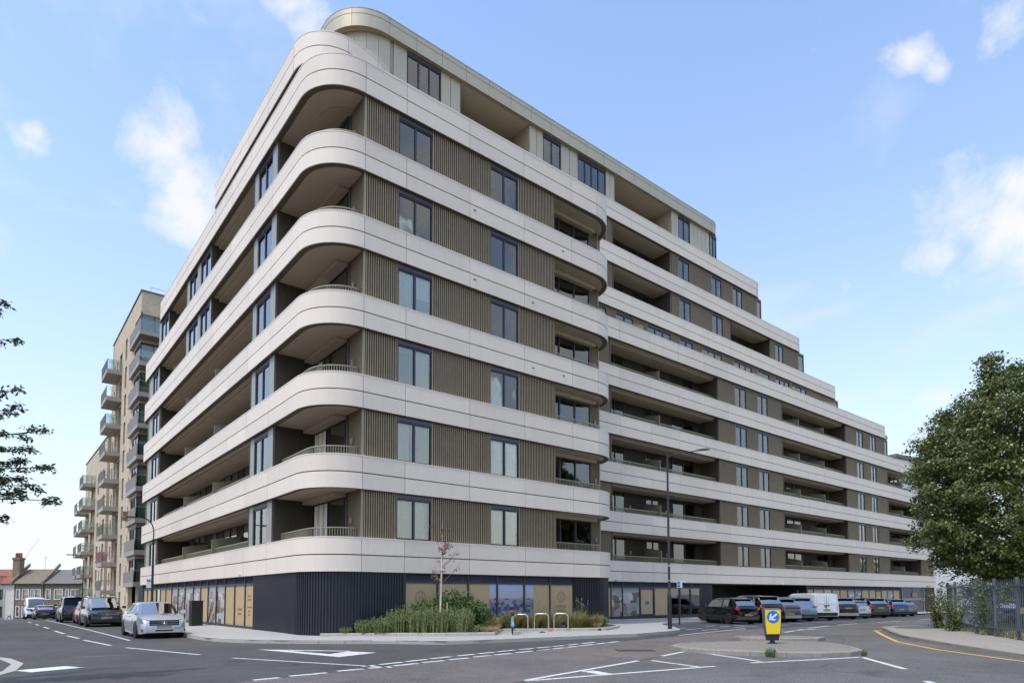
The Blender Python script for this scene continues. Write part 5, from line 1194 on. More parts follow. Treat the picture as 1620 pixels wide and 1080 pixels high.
# keep left bollard
def keepleft():
    root = empty('keep_left_bollard', (10.02, -12.0, .13), R(-39)); tag(root, 'yellow keep left bollard with a round blue arrow sign on the near island', 'bollard')
    mb = MB(); mb.lathe([(.14, -.02), (.14, .02), (.07, .04), (.07, .12), (0, .12)], 14); mb.build('base', 'trim', root, smooth=True)
    def pf(w0, w1, d, z0, z1): return [[(-w0, -d, z0), (w0, -d, z0), (w0, d, z0), (-w0, d, z0)], [(-w1, -d, z1), (w1, -d, z1), (w1, d, z1), (-w1, d, z1)]]
    mb = MB(); mb.ring(pf(.17, .215, .07, .10, .28)); mb.build('lower_shell', 'pole_black', root)
    mb = MB(); mb.ring([[(-w, -d, z_), (w, -d, z_), (w, d, z_), (-w, d, z_)] for w, d, z_ in ((.215, .085, .28), (.255, .085, .6), (.265, .085, .95), (.265, .085, 1.04), (.24, .075, 1.085), (.22, .05, 1.10))]); mb.build('casing', 'fence_grey', root)
    for sgn in (1, -1):
        mb = MB(); y = sgn*.087; y2 = sgn*.094
        P = [(-.20, .30), (.20, .30), (.235, .6), (.243, 1.05), (-.243, 1.05), (-.235, .6)]
        mb.ring([[(x, y, z_) for x, z_ in P], [(x, y2, z_) for x, z_ in P]]); mb.build('face_panel', 'sign_yellow', root)
    mb = MB(); n = 32; mb.ring([[(.195*math.cos(2*math.pi*i/n), -.0945, .83+.195*math.sin(2*math.pi*i/n)) for i in range(n)], [(.195*math.cos(2*math.pi*i/n), -.099, .83+.195*math.sin(2*math.pi*i/n)) for i in range(n)]]); disc = mb.build('sign_disc', 'sign_blue', root)
    # arrow down-left
    a = R(-142); c, s = math.cos(a), math.sin(a)
    def rot(p): return (p[0]*c-p[1]*s, -.1, .83+p[0]*s+p[1]*c)
    sh = [(-.15, -.026), (.03, -.026), (.03, -.026), (.03, .026), (-.15, .026)]
    mb = MB(); mb.add([rot(p) for p in ((-.15, -.028), (.10, -.028), (.10, .028), (-.15, .028))], [(0, 1, 2, 3)])
    mb.add([rot(p) for p in ((.155, 0), (.03, .115), (-.03, .115), (.085, 0), (-.03, -.115), (.03, -.115))], [(0, 1, 2, 3), (0, 3, 4, 5)])
    o = mb.build('arrow', 'sign_white', disc)
    for v in o.data.vertices: v.co.y = -.1015
keepleft()
# a second casing edge-on behind it is the far face of the same unit; telecom cabinet by the shop front
mb = MB(); mb.box(-.27, .27, -.30, .30, -.1, 1.25); mb.box(-.29, .29, -.32, .32, 1.25, 1.29); mb.box(-.275, -.27, -.02, .0, .05, 1.2)
tag(mb.build('street_cabinet', 'door_black', None, (-.62, 13.9, .17)), 'tall black cabinet on the pavement against the left shop windows', 'cabinet')
# cycle stands
A1, A2, A3 = (7.7, -2.48), (9.03, -2.26), (9.81, -2.63)
SP = [((A1[0]-.1, A1[1]+.12), (A1[0]+.1, A1[1]-.12), 'galvanised hoop nearest the parked bicycle'), ((A2[0]-.1, A2[1]+.12), (A2[0]+.1, A2[1]-.12), 'galvanised middle hoop of the three cycle stands'), ((A3[0]-.1, A3[1]+.12), (A3[0]+.1, A3[1]-.12), 'galvanised hoop furthest right of the three cycle stands')]
for (x0, y0), (x1, y1), lab in SP:
    d = Vector((x1-x0, y1-y0, 0)); d = d.normalized()*.60; c = Vector(((x0+x1)/2, (y0+y1)/2, .14)); mb = MB(); pts = [(-d/2)+Vector((0, 0, -.1)), (-d/2)+Vector((0, 0, .6))]
    for k in range(1, 6): a = R(90*k/6); pts.append(-d/2+d.normalized()*.16*(1-math.cos(a))+Vector((0, 0, .6+.16*math.sin(a))))
    pts += [Vector((-p.x, -p.y, p.z)) for p in pts[::-1]]
    mb.tube(pts, .026, 8); tag(mb.build('cycle_stand', 'metal_galv', None, tuple(c), smooth=True, ang=60), lab+' in front of the planter', 'cycle stand', 'cycle stands in front of the planter')
def bicycle():
    root = empty('bicycle', (7.05, -2.75, .14), R(52)); tag(root, 'turquoise bicycle with brown saddle and rear view towards the road, leaning by a hoop', 'bicycle', None)
    def wheel(x):
        w = empty('wheel', (x, 0, .34)); w.parent = root
        mb = MB(); n = 24; mb.ring([[(r_*math.cos(2*math.pi*i/n), y, r_*math.sin(2*math.pi*i/n)) for r_, y in ((.34, 0), (.325, .02), (.305, .012), (.305, -.012), (.325, -.02))] for i in range(n+1)], cap=False); mb.build('tyre', 'tyre', w, smooth=True)
        mb = MB()
        for k in range(14): a = 2*math.pi*k/14; mb.tube([(0, .02*(-1)**k, 0), (.305*math.cos(a), 0, .305*math.sin(a))], .0025, 3)
        mb.lathe([(0, -.04), (.022, -.04), (.022, .04), (0, .04)], 8, axis='y'); mb.build('spokes', 'chrome', w)
    wheel(-.52); wheel(.52)
    mb = MB()
    for a, b_, r_ in (((-.52, 0, .34), (-.12, 0, .30), .014), ((-.52, 0.05, .34), (-.2, 0.02, .76), .018), ((-.52, -0.05, .34), (-.2, -0.02, .76), .018), ((-.12, 0, .30), (-.22, 0, .86), .045), ((-.12, 0, .30), (.36, 0, .74), .026), ((-.2, 0, .76), (.34, 0, .84), .022), ((.36, 0, .70), (.33, 0, .92), .022)): mb.tube([a, b_], r_, 8)
    mb.build('frame', 'bike_blue', root, smooth=True)
    mb = MB(); mb.tube([(.36, .0, .72), (.40, .045, .62), (.52, .05, .34)], .014, 6); mb.tube([(.36, .0, .72), (.40, -.045, .62), (.52, -.05, .34)], .014, 6); mb.build('fork', 'trim', root)
    mb = MB(); mb.tube([(.25, .31, 1.05), (.36, .22, 1.06), (.34, 0, 1.04), (.36, -.22, 1.06), (.25, -.31, 1.05)], .022, 6); mb.tube([(.33, 0, .9), (.34, 0, 1.05)], .017, 6); mb.build('handlebar', 'trim', root, smooth=True)
    mb = MB(); mb.ring([[(-.40, -.09, .90), (-.40, .09, .90), (-.40, .08, .95), (-.40, -.08, .95)], [(-.25, -.07, .90), (-.25, .07, .90), (-.25, .06, .95), (-.25, -.06, .95)], [(-.06, -.02, .91), (-.06, .02, .91), (-.06, .018, .94), (-.06, -.018, .94)]]); mb.build('saddle', 'saddle', root, smooth=True)
    mb = MB(); mb.box(-.42, -.30, -.06, .06, .70, .86); mb.build('saddle_bag', 'trim', root)
    mb = MB(); mb.lathe([(0, -.03), (.09, -.03), (.09, -.02), (0, -.02)], 16, c=(-.12, .30), axis='y'); mb.tube([(-.12, -.05, .3), (-.02, -.07, .17)], .01, 5); mb.tube([(-.12, .05, .3), (-.22, .07, .43)], .01, 5); mb.box(-.06, .04, -.15, -.07, .15, .18); mb.box(-.26, -.16, .07, .15, .41, .44); mb.build('crankset', 'trim', root)
    mb = MB(); mb.box(.44, .60, -.12, .12, .92, 1.08); mb.build('front_basket', 'trim', root)
    mb = MB(); mb.box(-.865, -.85, -.03, .03, .58, .70); mb.build('rear_reflector', 'orange', root)
    mb = MB(); n = 10; mb.ring([[((.375)*math.cos(R(60+120*i/n))-.52, y, .34+.375*math.sin(R(60+120*i/n))) for y in (-.028, .028)]+[((.37)*math.cos(R(60+120*i/n))-.52, y, .34+.37*math.sin(R(60+120*i/n))) for y in (.028, -.028)] for i in range(n+1)]); mb.build('mudguard', 'bike_blue', root)
bicycle()

# ================================================================== PLANTERS
PL = [(.48, .42), (1.6, -.25), (4.45, -2.6), (5.95, -3.2), (7.05, -1.82), (7.5, -1.25), (11.35, -3.62), (13.85, -2.45), (15.2, -.35)]
def pz(x, y): return .14
bed = [(x, y) for x, y in offs(PL, .14)]+[(15.0, .04), (2.0, .04), (1.0, .35)]
proot = empty('planter_bed', (0, 0, 0)); tag(proot, 'long raised bed with pale stone kerbs in front of the shop windows', 'planter')
mb = MB(); mb.prism(bed, .0, .24); mb.build('soil', 'soil', proot)
kerbs(proot, PL, h=.17, w=.14, step=.93, name='edge_stone', base=-.15, zf=lambda x, y: .10)

def blades(name, n, rad, h, matn, w=.02, lean=.35, cards=1, seed=0, leafy=0.):
    """a plant of upright blades or stems; leafy adds small leaves along each stem"""
    g = np.random.default_rng(seed); V = []; F = []
    for i in range(n):
        a, r_ = g.uniform(0, 2*math.pi), rad*math.sqrt(g.uniform(0, 1)); x, y = r_*math.cos(a)*.7, r_*math.sin(a)*.7
        hh = h*g.uniform(.55, 1.0)*(1-.35*(r_/rad)**2); ln = lean*g.uniform(.3, 1.2); dx, dy = math.cos(a)*ln*hh, math.sin(a)*ln*hh
        b_ = g.uniform(0, math.pi); wx, wy = math.cos(b_)*w/2, math.sin(b_)*w/2
        p0, p1, p2 = (x, y, 0), (x+dx*.35, y+dy*.35, hh*.6), (x+dx, y+dy, hh)
        k = len(V); V += [(p0[0]-wx, p0[1]-wy, 0), (p0[0]+wx, p0[1]+wy, 0), (p1[0]+wx, p1[1]+wy, p1[2]), (p1[0]-wx, p1[1]-wy, p1[2])]; F.append((k, k+1, k+2, k+3))
        k = len(V); V += [(p1[0]-wx, p1[1]-wy, p1[2]), (p1[0]+wx, p1[1]+wy, p1[2]), (p2[0]+wx*.2, p2[1]+wy*.2, p2[2]), (p2[0]-wx*.2, p2[1]-wy*.2, p2[2])]; F.append((k, k+1, k+2, k+3))
        if leafy:
            m_ = int(14*leafy)
            for j in range(m_):
                t_ = g.uniform(.25, 1); c = np.array(p0)*(1-t_)+np.array(p2)*t_ if t_ > .6 else np.array(p0)*(1-t_/.6)+np.array(p1)*(t_/.6)
                u_ = g.normal(size=3); u_[2] = abs(u_[2])+.3; u_ /= np.linalg.norm(u_); v_ = np.cross(u_, g.normal(size=3)); v_ /= np.linalg.norm(v_); s_ = .055*g.uniform(.6, 1.2)
                k = len(V); V += [tuple(c), tuple(c+u_*s_*.5+v_*s_*.22), tuple(c+u_*s_), tuple(c+u_*s_*.5-v_*s_*.22)]; F.append((k, k+1, k+2, k+3))
    return npmesh(name, V, F, matn)
def leafball(name, n, rad, h, matn, s=.07, seed=0, k_=.5):
    g = np.random.default_rng(seed); V = []; F = []
    nc = max(8, n//22); C = g.normal(size=(nc, 3)); C /= np.linalg.norm(C, axis=1)[:, None]; C *= (g.uniform(.45, 1.0, nc)**.5)[:, None]
    for c in C:
        c = c*np.array([rad, rad, h/2])+np.array([0, 0, h/2*1.05])
        for j in range(22):
            p = c+g.normal(size=3)*rad*.16; p[2] = max(.02, p[2]); u_ = g.normal(size=3); u_[2] += .4; u_ /= np.linalg.norm(u_); v_ = np.cross(u_, g.normal(size=3)); v_ /= np.linalg.norm(v_)+1e-9; ss = s*g.uniform(.6, 1.3)
            k = len(V); V += [tuple(p), tuple(p+u_*ss*.5+v_*ss*.36), tuple(p+u_*ss), tuple(p+u_*ss*.5-v_*ss*.36)]; F.append((k, k+1, k+2, k+3))
    return npmesh(name, V, F, matn)
RO = [blades('rosemary', 260, .62, .95, 'leaf_rosemary', .018, .25, seed=i, leafy=1.3) for i in range(3)]
BU = [leafball('bush', 1500, .62, 1.25, 'leaf_bush', .10, seed=10+i) for i in range(3)]
GRS = [blades('grass', 620, .46, .85, 'leaf_grass', .012, .75, seed=20+i) for i in range(3)]
LOW = [leafball('low', 900, .42, .5, 'leaf_bush', .07, seed=40), leafball('low', 900, .42, .5, 'leaf_rosemary', .06, seed=41)]
STR = [blades('straw', 260, .22, .42, 'leaf_straw', .012, .9, seed=30+i) for i in range(2)]
ORD = ['first', 'second', 'third', 'fourth', 'fifth', 'sixth', 'seventh', 'eighth', 'ninth', 'tenth', 'eleventh', 'twelfth']
def plants(meshes, pts, name, labf, cat, group, sc=(.85, 1.15)):
    for i, (x, y, s) in enumerate(pts):
        o = link(name, meshes[i % len(meshes)], None, (x, y, .23), random.uniform(0, 6.28)); o.scale = (s, s, s*random.uniform(*sc)); tag(o, labf(i), cat, group)
plants(RO, [(1.35, .12, .45), (1.95, -.2, .7), (2.5, -.55, .95), (3.1, -.85, 1.05), (3.65, -1.35, 1.1), (4.25, -1.75, 1.12), (4.9, -2.2, 1.05), (3.2, -.35, 1.0), (4.1, -.95, 1.05), (5.3, -1.9, .8)], 'rosemary_shrub', lambda i: 'grey-green upright rosemary shrub, %s from the navy corner end of the bed' % ORD[i], 'shrub', 'rosemary shrubs at the left of the bed', (.7, 1.25))
plants(BU, [(5.2, -1.0, 1.0), (5.85, -1.35, 1.08), (6.35, -.7, 1.0), (5.6, -.5, 1.1), (6.55, -1.4, .8), (7.0, -.6, .75), (4.5, -.4, .95)], 'leafy_shrub', lambda i: 'bright green leafy shrub behind the sapling in the bed, %s planted from the rosemary' % ORD[i], 'shrub', 'leafy shrubs round the sapling')
plants(GRS, [(6.6, -1.9, .75), (7.1, -1.15, .8), (7.7, -.75, .9), (8.3, -1.0, .95), (8.8, -.7, .95), (9.2, -1.35, .95), (9.7, -1.0, 1.0), (10.1, -1.7, .98), (10.6, -1.2, 1.0), (11.0, -2.2, .95), (11.6, -1.5, 1.02), (12.0, -2.3, .95)], 'ornamental_grass', lambda i: 'arching yellow-green grass clump behind the cycle stands, %s from the left' % ORD[i], 'grass clump', 'ornamental grasses in the bed')
plants(LOW, [(6.1, -2.35, .8), (12.7, -1.9, .9), (13.3, -1.6, .8), (13.9, -1.2, .8), (12.4, -1.1, 1.), (5.3, -2.55, .6)], 'low_shrub', lambda i: 'low rounded green plant at the edge of the bed, %s from the left' % ORD[i], 'shrub', 'low edging plants in the bed')
plants(STR, [(5.75, -2.75, .9), (6.05, -2.75, .8), (6.55, -2.2, .9), (11.9, -2.75, .7)], 'straw_grass', lambda i: 'small pale straw-coloured grass tuft at the front of the bed, %s from the left' % ORD[i], 'grass clump', 'straw-coloured tufts in the bed')
def verbena(seed):
    g = np.random.default_rng(seed); mb = MB(); hd = MB()
    for i in range(16):
        a = g.uniform(0, 6.28); r_ = g.uniform(.0, .12); h = g.uniform(.75, 1.35); l = g.uniform(.05, .35); p = Vector((r_*math.cos(a), r_*math.sin(a), 0)); e = Vector((p.x+l*math.cos(a), p.y+l*math.sin(a), h))
        mb.tube([p, p.lerp(e, .5)+Vector((0, 0, .03)), e], .005, 3); hd.lathe([(0, -.02), (.03, 0), (.02, .025), (0, .03)], 6); 
        for j in range(len(hd.v)-24, len(hd.v)): v = hd.v[j]; hd.v[j] = (v[0]+e.x, v[1]+e.y, v[2]+e.z)
    return mb.mesh('stems', 'leaf_rosemary'), hd.mesh('flower_heads', 'leaf_mauve')
for i, (x, y, lb) in enumerate(((12.1, -1.5, 'wiry verbena with mauve flower heads against the navy end wall'), (9.0, -1.9, 'wiry grey-leaved verbena between two cycle stands'), (11.5, -.6, 'wispy pale verbena left of the mauve one'))):
    st, hd = verbena(i+3); r_ = empty('verbena', (x, y, .24)); tag(r_, lb, 'plant'); link('stems', st, r_); link('flower_heads', hd, r_)
for (x, y, c, lb) in ((9.25, -2.6, 'red_bloom', 'scrap of red litter lying between the cycle stands'), (8.5, -2.9, 'trim', 'low dark lump lying by the middle cycle stand')):  # a red scrap and a low dark lump
    mb = MB(); mb.ring([[(-.14, -.05, 0), (.12, -.07, 0), (.15, .06, 0), (-.1, .08, 0)], [(-.1, -.02, .05), (.07, -.03, .04), (.08, .03, .05), (-.05, .04, .03)]]); tag(mb.build('litter', c, None, (x, y, .15)), lb, 'litter')

# ================================================================== TREES
def limbs(root_name, base, top, segs, rad, matn, parent): pass
def leaf_cloud(name, centers, per, spread, size, matn, seed=0, droop=.3, flat=.55, asp=.42, bend=True):
    g = np.random.default_rng(seed); C = np.repeat(np.asarray(centers), per, axis=0); n = len(C)
    off = g.normal(size=(n, 3))*spread; off[:, 2] *= flat; P = C+off; P[:, 2] -= droop*np.linalg.norm(off[:, :2], axis=1)
    u = g.normal(size=(n, 3)); u[:, 2] *= .45; u[:, 2] -= .35; u /= np.linalg.norm(u, axis=1)[:, None]
    nn = g.normal(size=(n, 3)); nn[:, 2] += 1.1; v = np.cross(u, nn); v /= np.linalg.norm(v, axis=1)[:, None]; w = np.cross(v, u)
    s = size*g.uniform(.65, 1.25, n)[:, None]
    # each leaf: two quads folded on the midrib
    a, b_, t_ = P, P+u*s*.45, P+u*s
    l, r_ = b_+v*s*asp+w*s*.10, b_-v*s*asp+w*s*.10
    V = np.stack([a, l, t_, r_], 1).reshape(-1, 3); F = (np.arange(n)[:, None]*4+np.array([0, 1, 2, 3])).astype(np.int32)
    F3 = np.concatenate([F[:, [0, 1, 2]], F[:, [0, 2, 3]]]); return npmesh(name, V, F3, matn)
def big_tree():
    bx, by = 28.1, -14.35; root = empty('street_tree', (bx, by, 0)); tag(root, 'dense dark green broadleaf tree standing behind the railings on the right', 'tree')
    g = np.random.default_rng(5); H0, H1 = 2.7, 13.6; cx, cy, cz = 0, 0, 7.2
    cs = []
    pz_ = [2.3, 2.9, 3.4, 4.3, 5.2, 6.5, 7.6, 8.7, 9.7, 10.5, 11.2, 11.8, 12.3]; pr_ = [.8, 2.4, 3.1, 3.75, 4.0, 4.0, 3.85, 3.6, 3.25, 2.75, 1.9, 1.0, .4]
    def rad(a, z_): return float(np.interp(z_, pz_, pr_))*(1+.07*math.sin(3*a+1+.8*z_)+.05*math.sin(7*a+1.9*z_)+.04*math.sin(13*a-3*z_))
    while len(cs) < 1900:
        a, z_ = g.uniform(0, 2*math.pi), g.uniform(2.3, 12.2); R0 = rad(a, z_)
        if g.uniform() > R0/4.1: continue
        cs.append((R0*g.uniform(0, 1)**.33*math.cos(a), 0, z_)) if False else cs.append((lambda r_: (r_*math.cos(a), r_*math.sin(a), z_))(R0*g.uniform(0, 1)**.33))
    for i in range(300):
        a, z_ = g.uniform(0, 6.28), g.uniform(2.6, 11.8); r_ = rad(a, z_)+g.uniform(.1, .55); cs.append((r_*math.cos(a), r_*math.sin(a), z_-.15))
    for i in range(46): k_ = i % 2; cs.append((-.85+k_*1.0+g.normal()*.14, .7-k_*.8+g.normal()*.14, g.uniform(11.4, 12.95-k_*.45)))
    cs = np.array(cs)
    # irregular gaps
    hole = g.uniform(-1, 1, (38, 3))*np.array([4.6, 4.6, 4.5])+np.array([0, 0, 7.5])
    keep = np.ones(len(cs), bool)
    for h in hole: keep &= np.linalg.norm(cs-h, axis=1) > .62
    cs = cs[keep]
    link('crown', leaf_cloud('crown', cs, 66, .21, .125, 'leaf_lime', 3, droop=.25, asp=.5), root)
    mb = MB(); mb.tube([(0, 0, -.2), (.03, .02, 1.2), (0, 0, 2.6), (.1, .1, 5), (0, .1, 8), (-.3, .3, 11.5)], [.34, .27, .25, .2, .13, .03], 12)
    for i in range(22):
        a = g.uniform(0, 6.28); z_ = g.uniform(2.5, 8.5); l = g.uniform(2.8, 5.4)*(1-(z_-2.5)/12); e = Vector((l*math.cos(a), l*math.sin(a), z_+g.uniform(.2, 2.2))); mb.tube([(0, 0, z_), Vector((0, 0, z_)).lerp(e, .5)+Vector((0, 0, .35)), e], [.09, .055, .015], 6)
    mb.build('trunk', 'bark', root, smooth=True)
big_tree()
def left_tree():
    root = empty('overhanging_tree', (-12.6, -6.9, 0)); tag(root, 'feathery leaved tree reaching in from beyond the left edge', 'tree')
    g = np.random.default_rng(11); mb = MB(); mb.tube([(0, 0, -.2), (.05, 0, 2), (.1, .05, 4), (.2, .1, 7)], [.22, .18, .14, .08], 10)
    cs = []; tips = []
    P = []
    for l, zt, z0 in ((-8.55, 4.75, 3.2), (-8.5, 4.05, 3.0), (-8.7, 3.7, 2.9), (-8.38, 3.42, 2.8), (-9.35, 3.1, 2.6), (-9.2, 5.15, 3.6), (-9.2, 5.5, 3.9), (-9.3, 6.5, 4.6), (-9.45, 7.2, 5.2), (-8.9, 4.4, 3.2), (-9.0, 3.85, 3.0), (-9.1, 3.55, 2.8), (-8.95, 4.15, 3.3)):
        P.append(((.1, 0, z0), (-1.57+(l-.14)*.7756+12.6, -13.32-(l-.14)*.6312+6.9, zt)))
    for e in ((-2.5, 1, 6), (-1.5, -2, 6.2), (.5, -2.4, 7), (.2, 2.6, 6.4), (.4, .3, 9), (-2, .4, 8), (-2.6, -1, 4.6), (1.2, .9, 8.6)): P.append(((.1, 0, 4.5), e))
    for a, b_ in P:
        a, b_ = Vector(a), Vector(b_); mid = a.lerp(b_, .5)+Vector((0, 0, .25)); mb.tube([a, mid, b_], [.05, .028, .006], 6)
        for k in range(12):
            t_ = .42+.58*k/11; p = (a.lerp(mid, t_*2) if t_ < .5 else mid.lerp(b_, (t_-.5)*2)); side = Vector((g.normal()*.8, g.normal()*.8, g.normal()*.35)); side = side.normalized()*g.uniform(.10, .30)*(1.25-t_*.7); e = p+side; mb.tube([p, e], [.006, .002], 3)
            for q_ in range(6): cs.append(tuple(p.lerp(e, g.uniform(.25, 1.1))))
    mb.build('trunk', 'bark', root, smooth=True)
    link('crown', leaf_cloud('crown', np.array(cs), 9, .055, .09, 'leaf_ash', 9, droop=.2, asp=.2), root)
left_tree()
def sapling():
    root = empty('sapling', (4.45, -1.55, .22)); tag(root, 'slender young tree with a pale stem and withered brown leaves in the bed', 'tree')
    g = np.random.default_rng(21); mb = MB(); mb.tube([(0, 0, -.05), (.02, 0, 1.2), (.06, 0, 2.4), (.10, .02, 3.4), (.10, .02, 4.35)], [.045, .038, .03, .018, .004], 8); mb.build('trunk', 'birch_bark', root, smooth=True)
    br = MB(); cs = []
    for i in range(26):
        z_ = g.uniform(1.9, 4.1); a = g.uniform(0, 6.28); l = g.uniform(.35, .85)*(1-(z_-1.9)/3.4); s0 = Vector((.06+.02*(z_-2), .01, z_)); e = s0+Vector((l*math.cos(a), l*math.sin(a), l*1.0)); m_ = s0.lerp(e, .5)+Vector((0, 0, -.04)); br.tube([s0, m_, e], [.012, .008, .003], 4)
        for k in range(4):
            p = m_.lerp(e, g.uniform(0, 1)); d = Vector((g.normal(), g.normal(), g.normal()*.5)).normalized()*.16; br.tube([p, p+d], .003, 3)
            if g.uniform() < .62: cs.append(tuple(p+d*.9))
    br.build('branches', 'twig', root)
    link('crown', leaf_cloud('crown', np.array(cs), 5, .035, .075, 'leaf_dead', 4, droop=.4), root)
sapling()
root = empty('tree_stake', (4.72, -1.62, .2)); tag(root, 'short wooden stake tied to the young tree with a black strap', 'stake')
mb = MB(); mb.lathe([(.035, -.1), (.035, 1.15), (.02, 1.2)], 8); mb.build('post', 'stake', root)
mb = MB(); mb.tube([(.0, 0, 1.08), (-.12, .03, 1.02), (-.27, .06, .98)], .022, 5); mb.build('strap', 'trim', root)
# weeds in the kerb joints of the island
for i, (x, y) in enumerate(((6.93, -13.65), (9.05, -15.12))):
    o = link('weed', LOW[0], None, (x, y, .0)); o.scale = (.33, .33, .45) if i == 0 else (.18, .18, .3); tag(o, ('green weed tuft growing against the left kerb of the near island', 'tiny weed in a kerb joint at the front of the near island')[i], 'weed')

# ================================================================== RAILINGS AND PARK ON THE RIGHT
FP = [(14.6, -18.3), (17.45, -16.55), (21.0, -14.4), (24.0, -12.85), (26.2, -11.9)]
def fence():
    root = empty('railings', (17.45, -16.4, 0)); tag(root, 'blue-grey pointed steel palisade railings along the footway', 'fence')
    o0 = Vector((17.45, -16.4))
    pts = [Vector(p)-o0 for p in ([(10.6, -21.6)]+FP)]
    pm = MB(); pm.box(-.045, .045, -.045, .045, -.1, 2.12); pmm = pm.mesh('post', 'fence_grey')
    bm_ = MB(); bm_.ring([[(-.014, -.007, .1), (.014, -.007, .1), (.014, .007, .1), (-.014, .007, .1)], [(-.014, -.007, 1.95), (.014, -.007, 1.95), (.014, .007, 1.95), (-.014, .007, 1.95)], [(-.002, -.002, 2.08), (.002, -.002, 2.08), (.002, .002, 2.08), (-.002, .002, 2.08)]]); pale = bm_.mesh('pale', 'fence_grey')
    for a, b_ in zip(pts[:-1], pts[1:]):
        d = b_-a; an = math.atan2(d.y, d.x); n = int(d.length/.16)
        for k in range(n): p = a+d*(k+.5)/n; link('pale', pale, root, (p.x, p.y, .1), an)
        np_ = max(1, round(d.length/2.75))
        for k in range(np_+1): 
            if k == 0 and a != pts[0]: continue
            p = a+d*k/np_; link('post', pmm, root, (p.x, p.y, .1), an)
        for z_ in (.35, 1.85):
            mb = MB(); mb.box(0, d.length, .013, .055, z_-.025, z_+.025); mb.build('rail', 'fence_grey', root, (a.x, a.y, .1), an)
fence()
def board_fence():
    a, b_ = Vector((26.3, -11.85)), Vector((28.0, -11.45)); d = b_-a; an = math.atan2(d.y, d.x); root = empty('panel_fence', (a.x, a.y, 0), an); tag(root, 'solid dark grey corrugated fence where the railings turn away', 'fence')
    mb = MB(); mb.box(0, d.length, .0, .03, 0, 2.05)
    for k in range(30): mb.box(k*d.length/30, k*d.length/30+.07, -.03, 0, 0, 2.0)
    mb.build('panel', 'fence_grey', root); mb = MB(); mb.box(-.02, d.length, -.05, .06, 2.0, 2.14); mb.build('cap', 'fence_grey', root)
    for k in range(2): mb = MB(); mb.box(k*1.7-.05, k*1.7+.05, -.08, -.031, 0, 2.1); mb.build('post', 'fence_grey', root)
board_fence()
# rough grass of the park
def lawn():
    g = np.random.default_rng(2); n = 40000
    x = g.uniform(13, 48, n); y = g.uniform(-32, -10.6, n)
    # keep what lies behind the fence line
    fx = np.array([p[0] for p in FP]+[31, 60]); fy = np.array([p[1] for p in FP]+[-11.4, -10.3]); yy = np.interp(x, fx, fy); k = y < yy-.15; x, y = x[k], y[k]; n = len(x)
    a = g.uniform(0, math.pi, n); w = .02; h = g.uniform(.04, .14, n); lx, ly = g.normal(size=n)*.04, g.normal(size=n)*.04
    V = np.stack([np.stack([x-np.cos(a)*w, y-np.sin(a)*w, np.full(n, .1)], 1), np.stack([x+np.cos(a)*w, y+np.sin(a)*w, np.full(n, .1)], 1), np.stack([x+lx, y+ly, .1+h], 1)], 1).reshape(-1, 3)
    F = np.arange(3*n).reshape(-1, 3); tag(link('grass', npmesh('grass', V, F, 'lawn')), 'short dry park grass behind the railings', 'grass', kind='stuff')
lawn()
roadmat('turf', (.21, .21, .09), .25)
mb = MB(); mb.v = [(x, y, .10) for x, y in [(10.6, -22.4), (14.0, -19.1), (17.45, -16.75), (21.0, -14.6), (24.0, -13.05), (26.2, -12.05), (60, -10.3), (60, -60), (10, -60)]]; mb.f = [tuple(range(9))]; mb.m = [0]; tag(mb.build('park_ground', 'turf'), kind='structure')
def hedge(name, x, y, L, W_, H_, an, lab, seed, matn='leaf_bush', nn=5200):
    g = np.random.default_rng(seed); C = np.stack([g.uniform(-L/2, L/2, nn//20), g.uniform(-W_/2, W_/2, nn//20), H_*(g.uniform(0, 1, nn//20)**.6)], 1); C[:, 2] *= 1+.12*np.sin(C[:, 0]*2.3)
    o = link(name, leaf_cloud(name, C, 20, .16, .12, matn, seed), None, (x, y, .1), an); tag(o, lab, 'hedge' if name == 'hedge' else 'shrub'); return o
hedge('hedge', 38, -11.35, 11.5, 1.0, 2.2, R(-4), 'dark clipped hedge across the park behind the railings', 60, nn=12000)
hedge('hedge', 31.5, -19.0, 7, 1.4, 1.7, R(-35), 'lower hedge under the big tree behind the railings', 61, nn=7000)
mb = MB(); mb.box(-.35, .35, -.02, .02, .5, .75); tag(mb.build('yellow_plate', 'plate_yellow', None, (24.6, -15.2, .35), R(-39)), 'yellow plate seen low through the railings', 'sign')
def rose(x, y, h, r_, seed, lab, blooms=1):
    root = empty('rose_bush', (x, y, .1)); tag(root, lab, 'shrub'); g = np.random.default_rng(seed); mb = MB(); cs = []
    for i in range(18):
        a = g.uniform(0, 6.28); b0 = Vector((g.normal()*.14, g.normal()*.14, 0)); e = Vector((r_*math.cos(a)*g.uniform(.3, 1), r_*math.sin(a)*g.uniform(.3, 1), h*g.uniform(.35, 1))); m_ = Vector((e.x*.3, e.y*.3, e.z*.55)); mb.tube([b0, m_, e], [.010, .008, .003], 4)
        for k in range(18): cs.append(tuple(m_.lerp(e, g.uniform(-.9, 1.08))+Vector(g.normal(size=3)*.11)))
    mb.build('canes', 'cane', root); link('leaves', leaf_cloud('leaves', np.array(cs), 5, .06, .085, 'leaf_rose', seed+1), root)
    for i in range(blooms): mb = MB(); mb.lathe([(0, -.04), (.05, -.02), (.055, .02), (.02, .045), (0, .04)], 8); mb.build('bloom', 'red_bloom', root, cs[i*37 % len(cs)], smooth=True)
rose(25.75, -11.6, 2.2, .7, 71, 'straggling rose bush at the end post of the railings', 2); rose(22.8, -13.1, 1.9, .7, 75, 'rose bush with one red bloom growing through the railings', 1); rose(20.2, -15.1, 2.3, .75, 79, 'tall bare-stemmed rose bush behind the railings', 0)

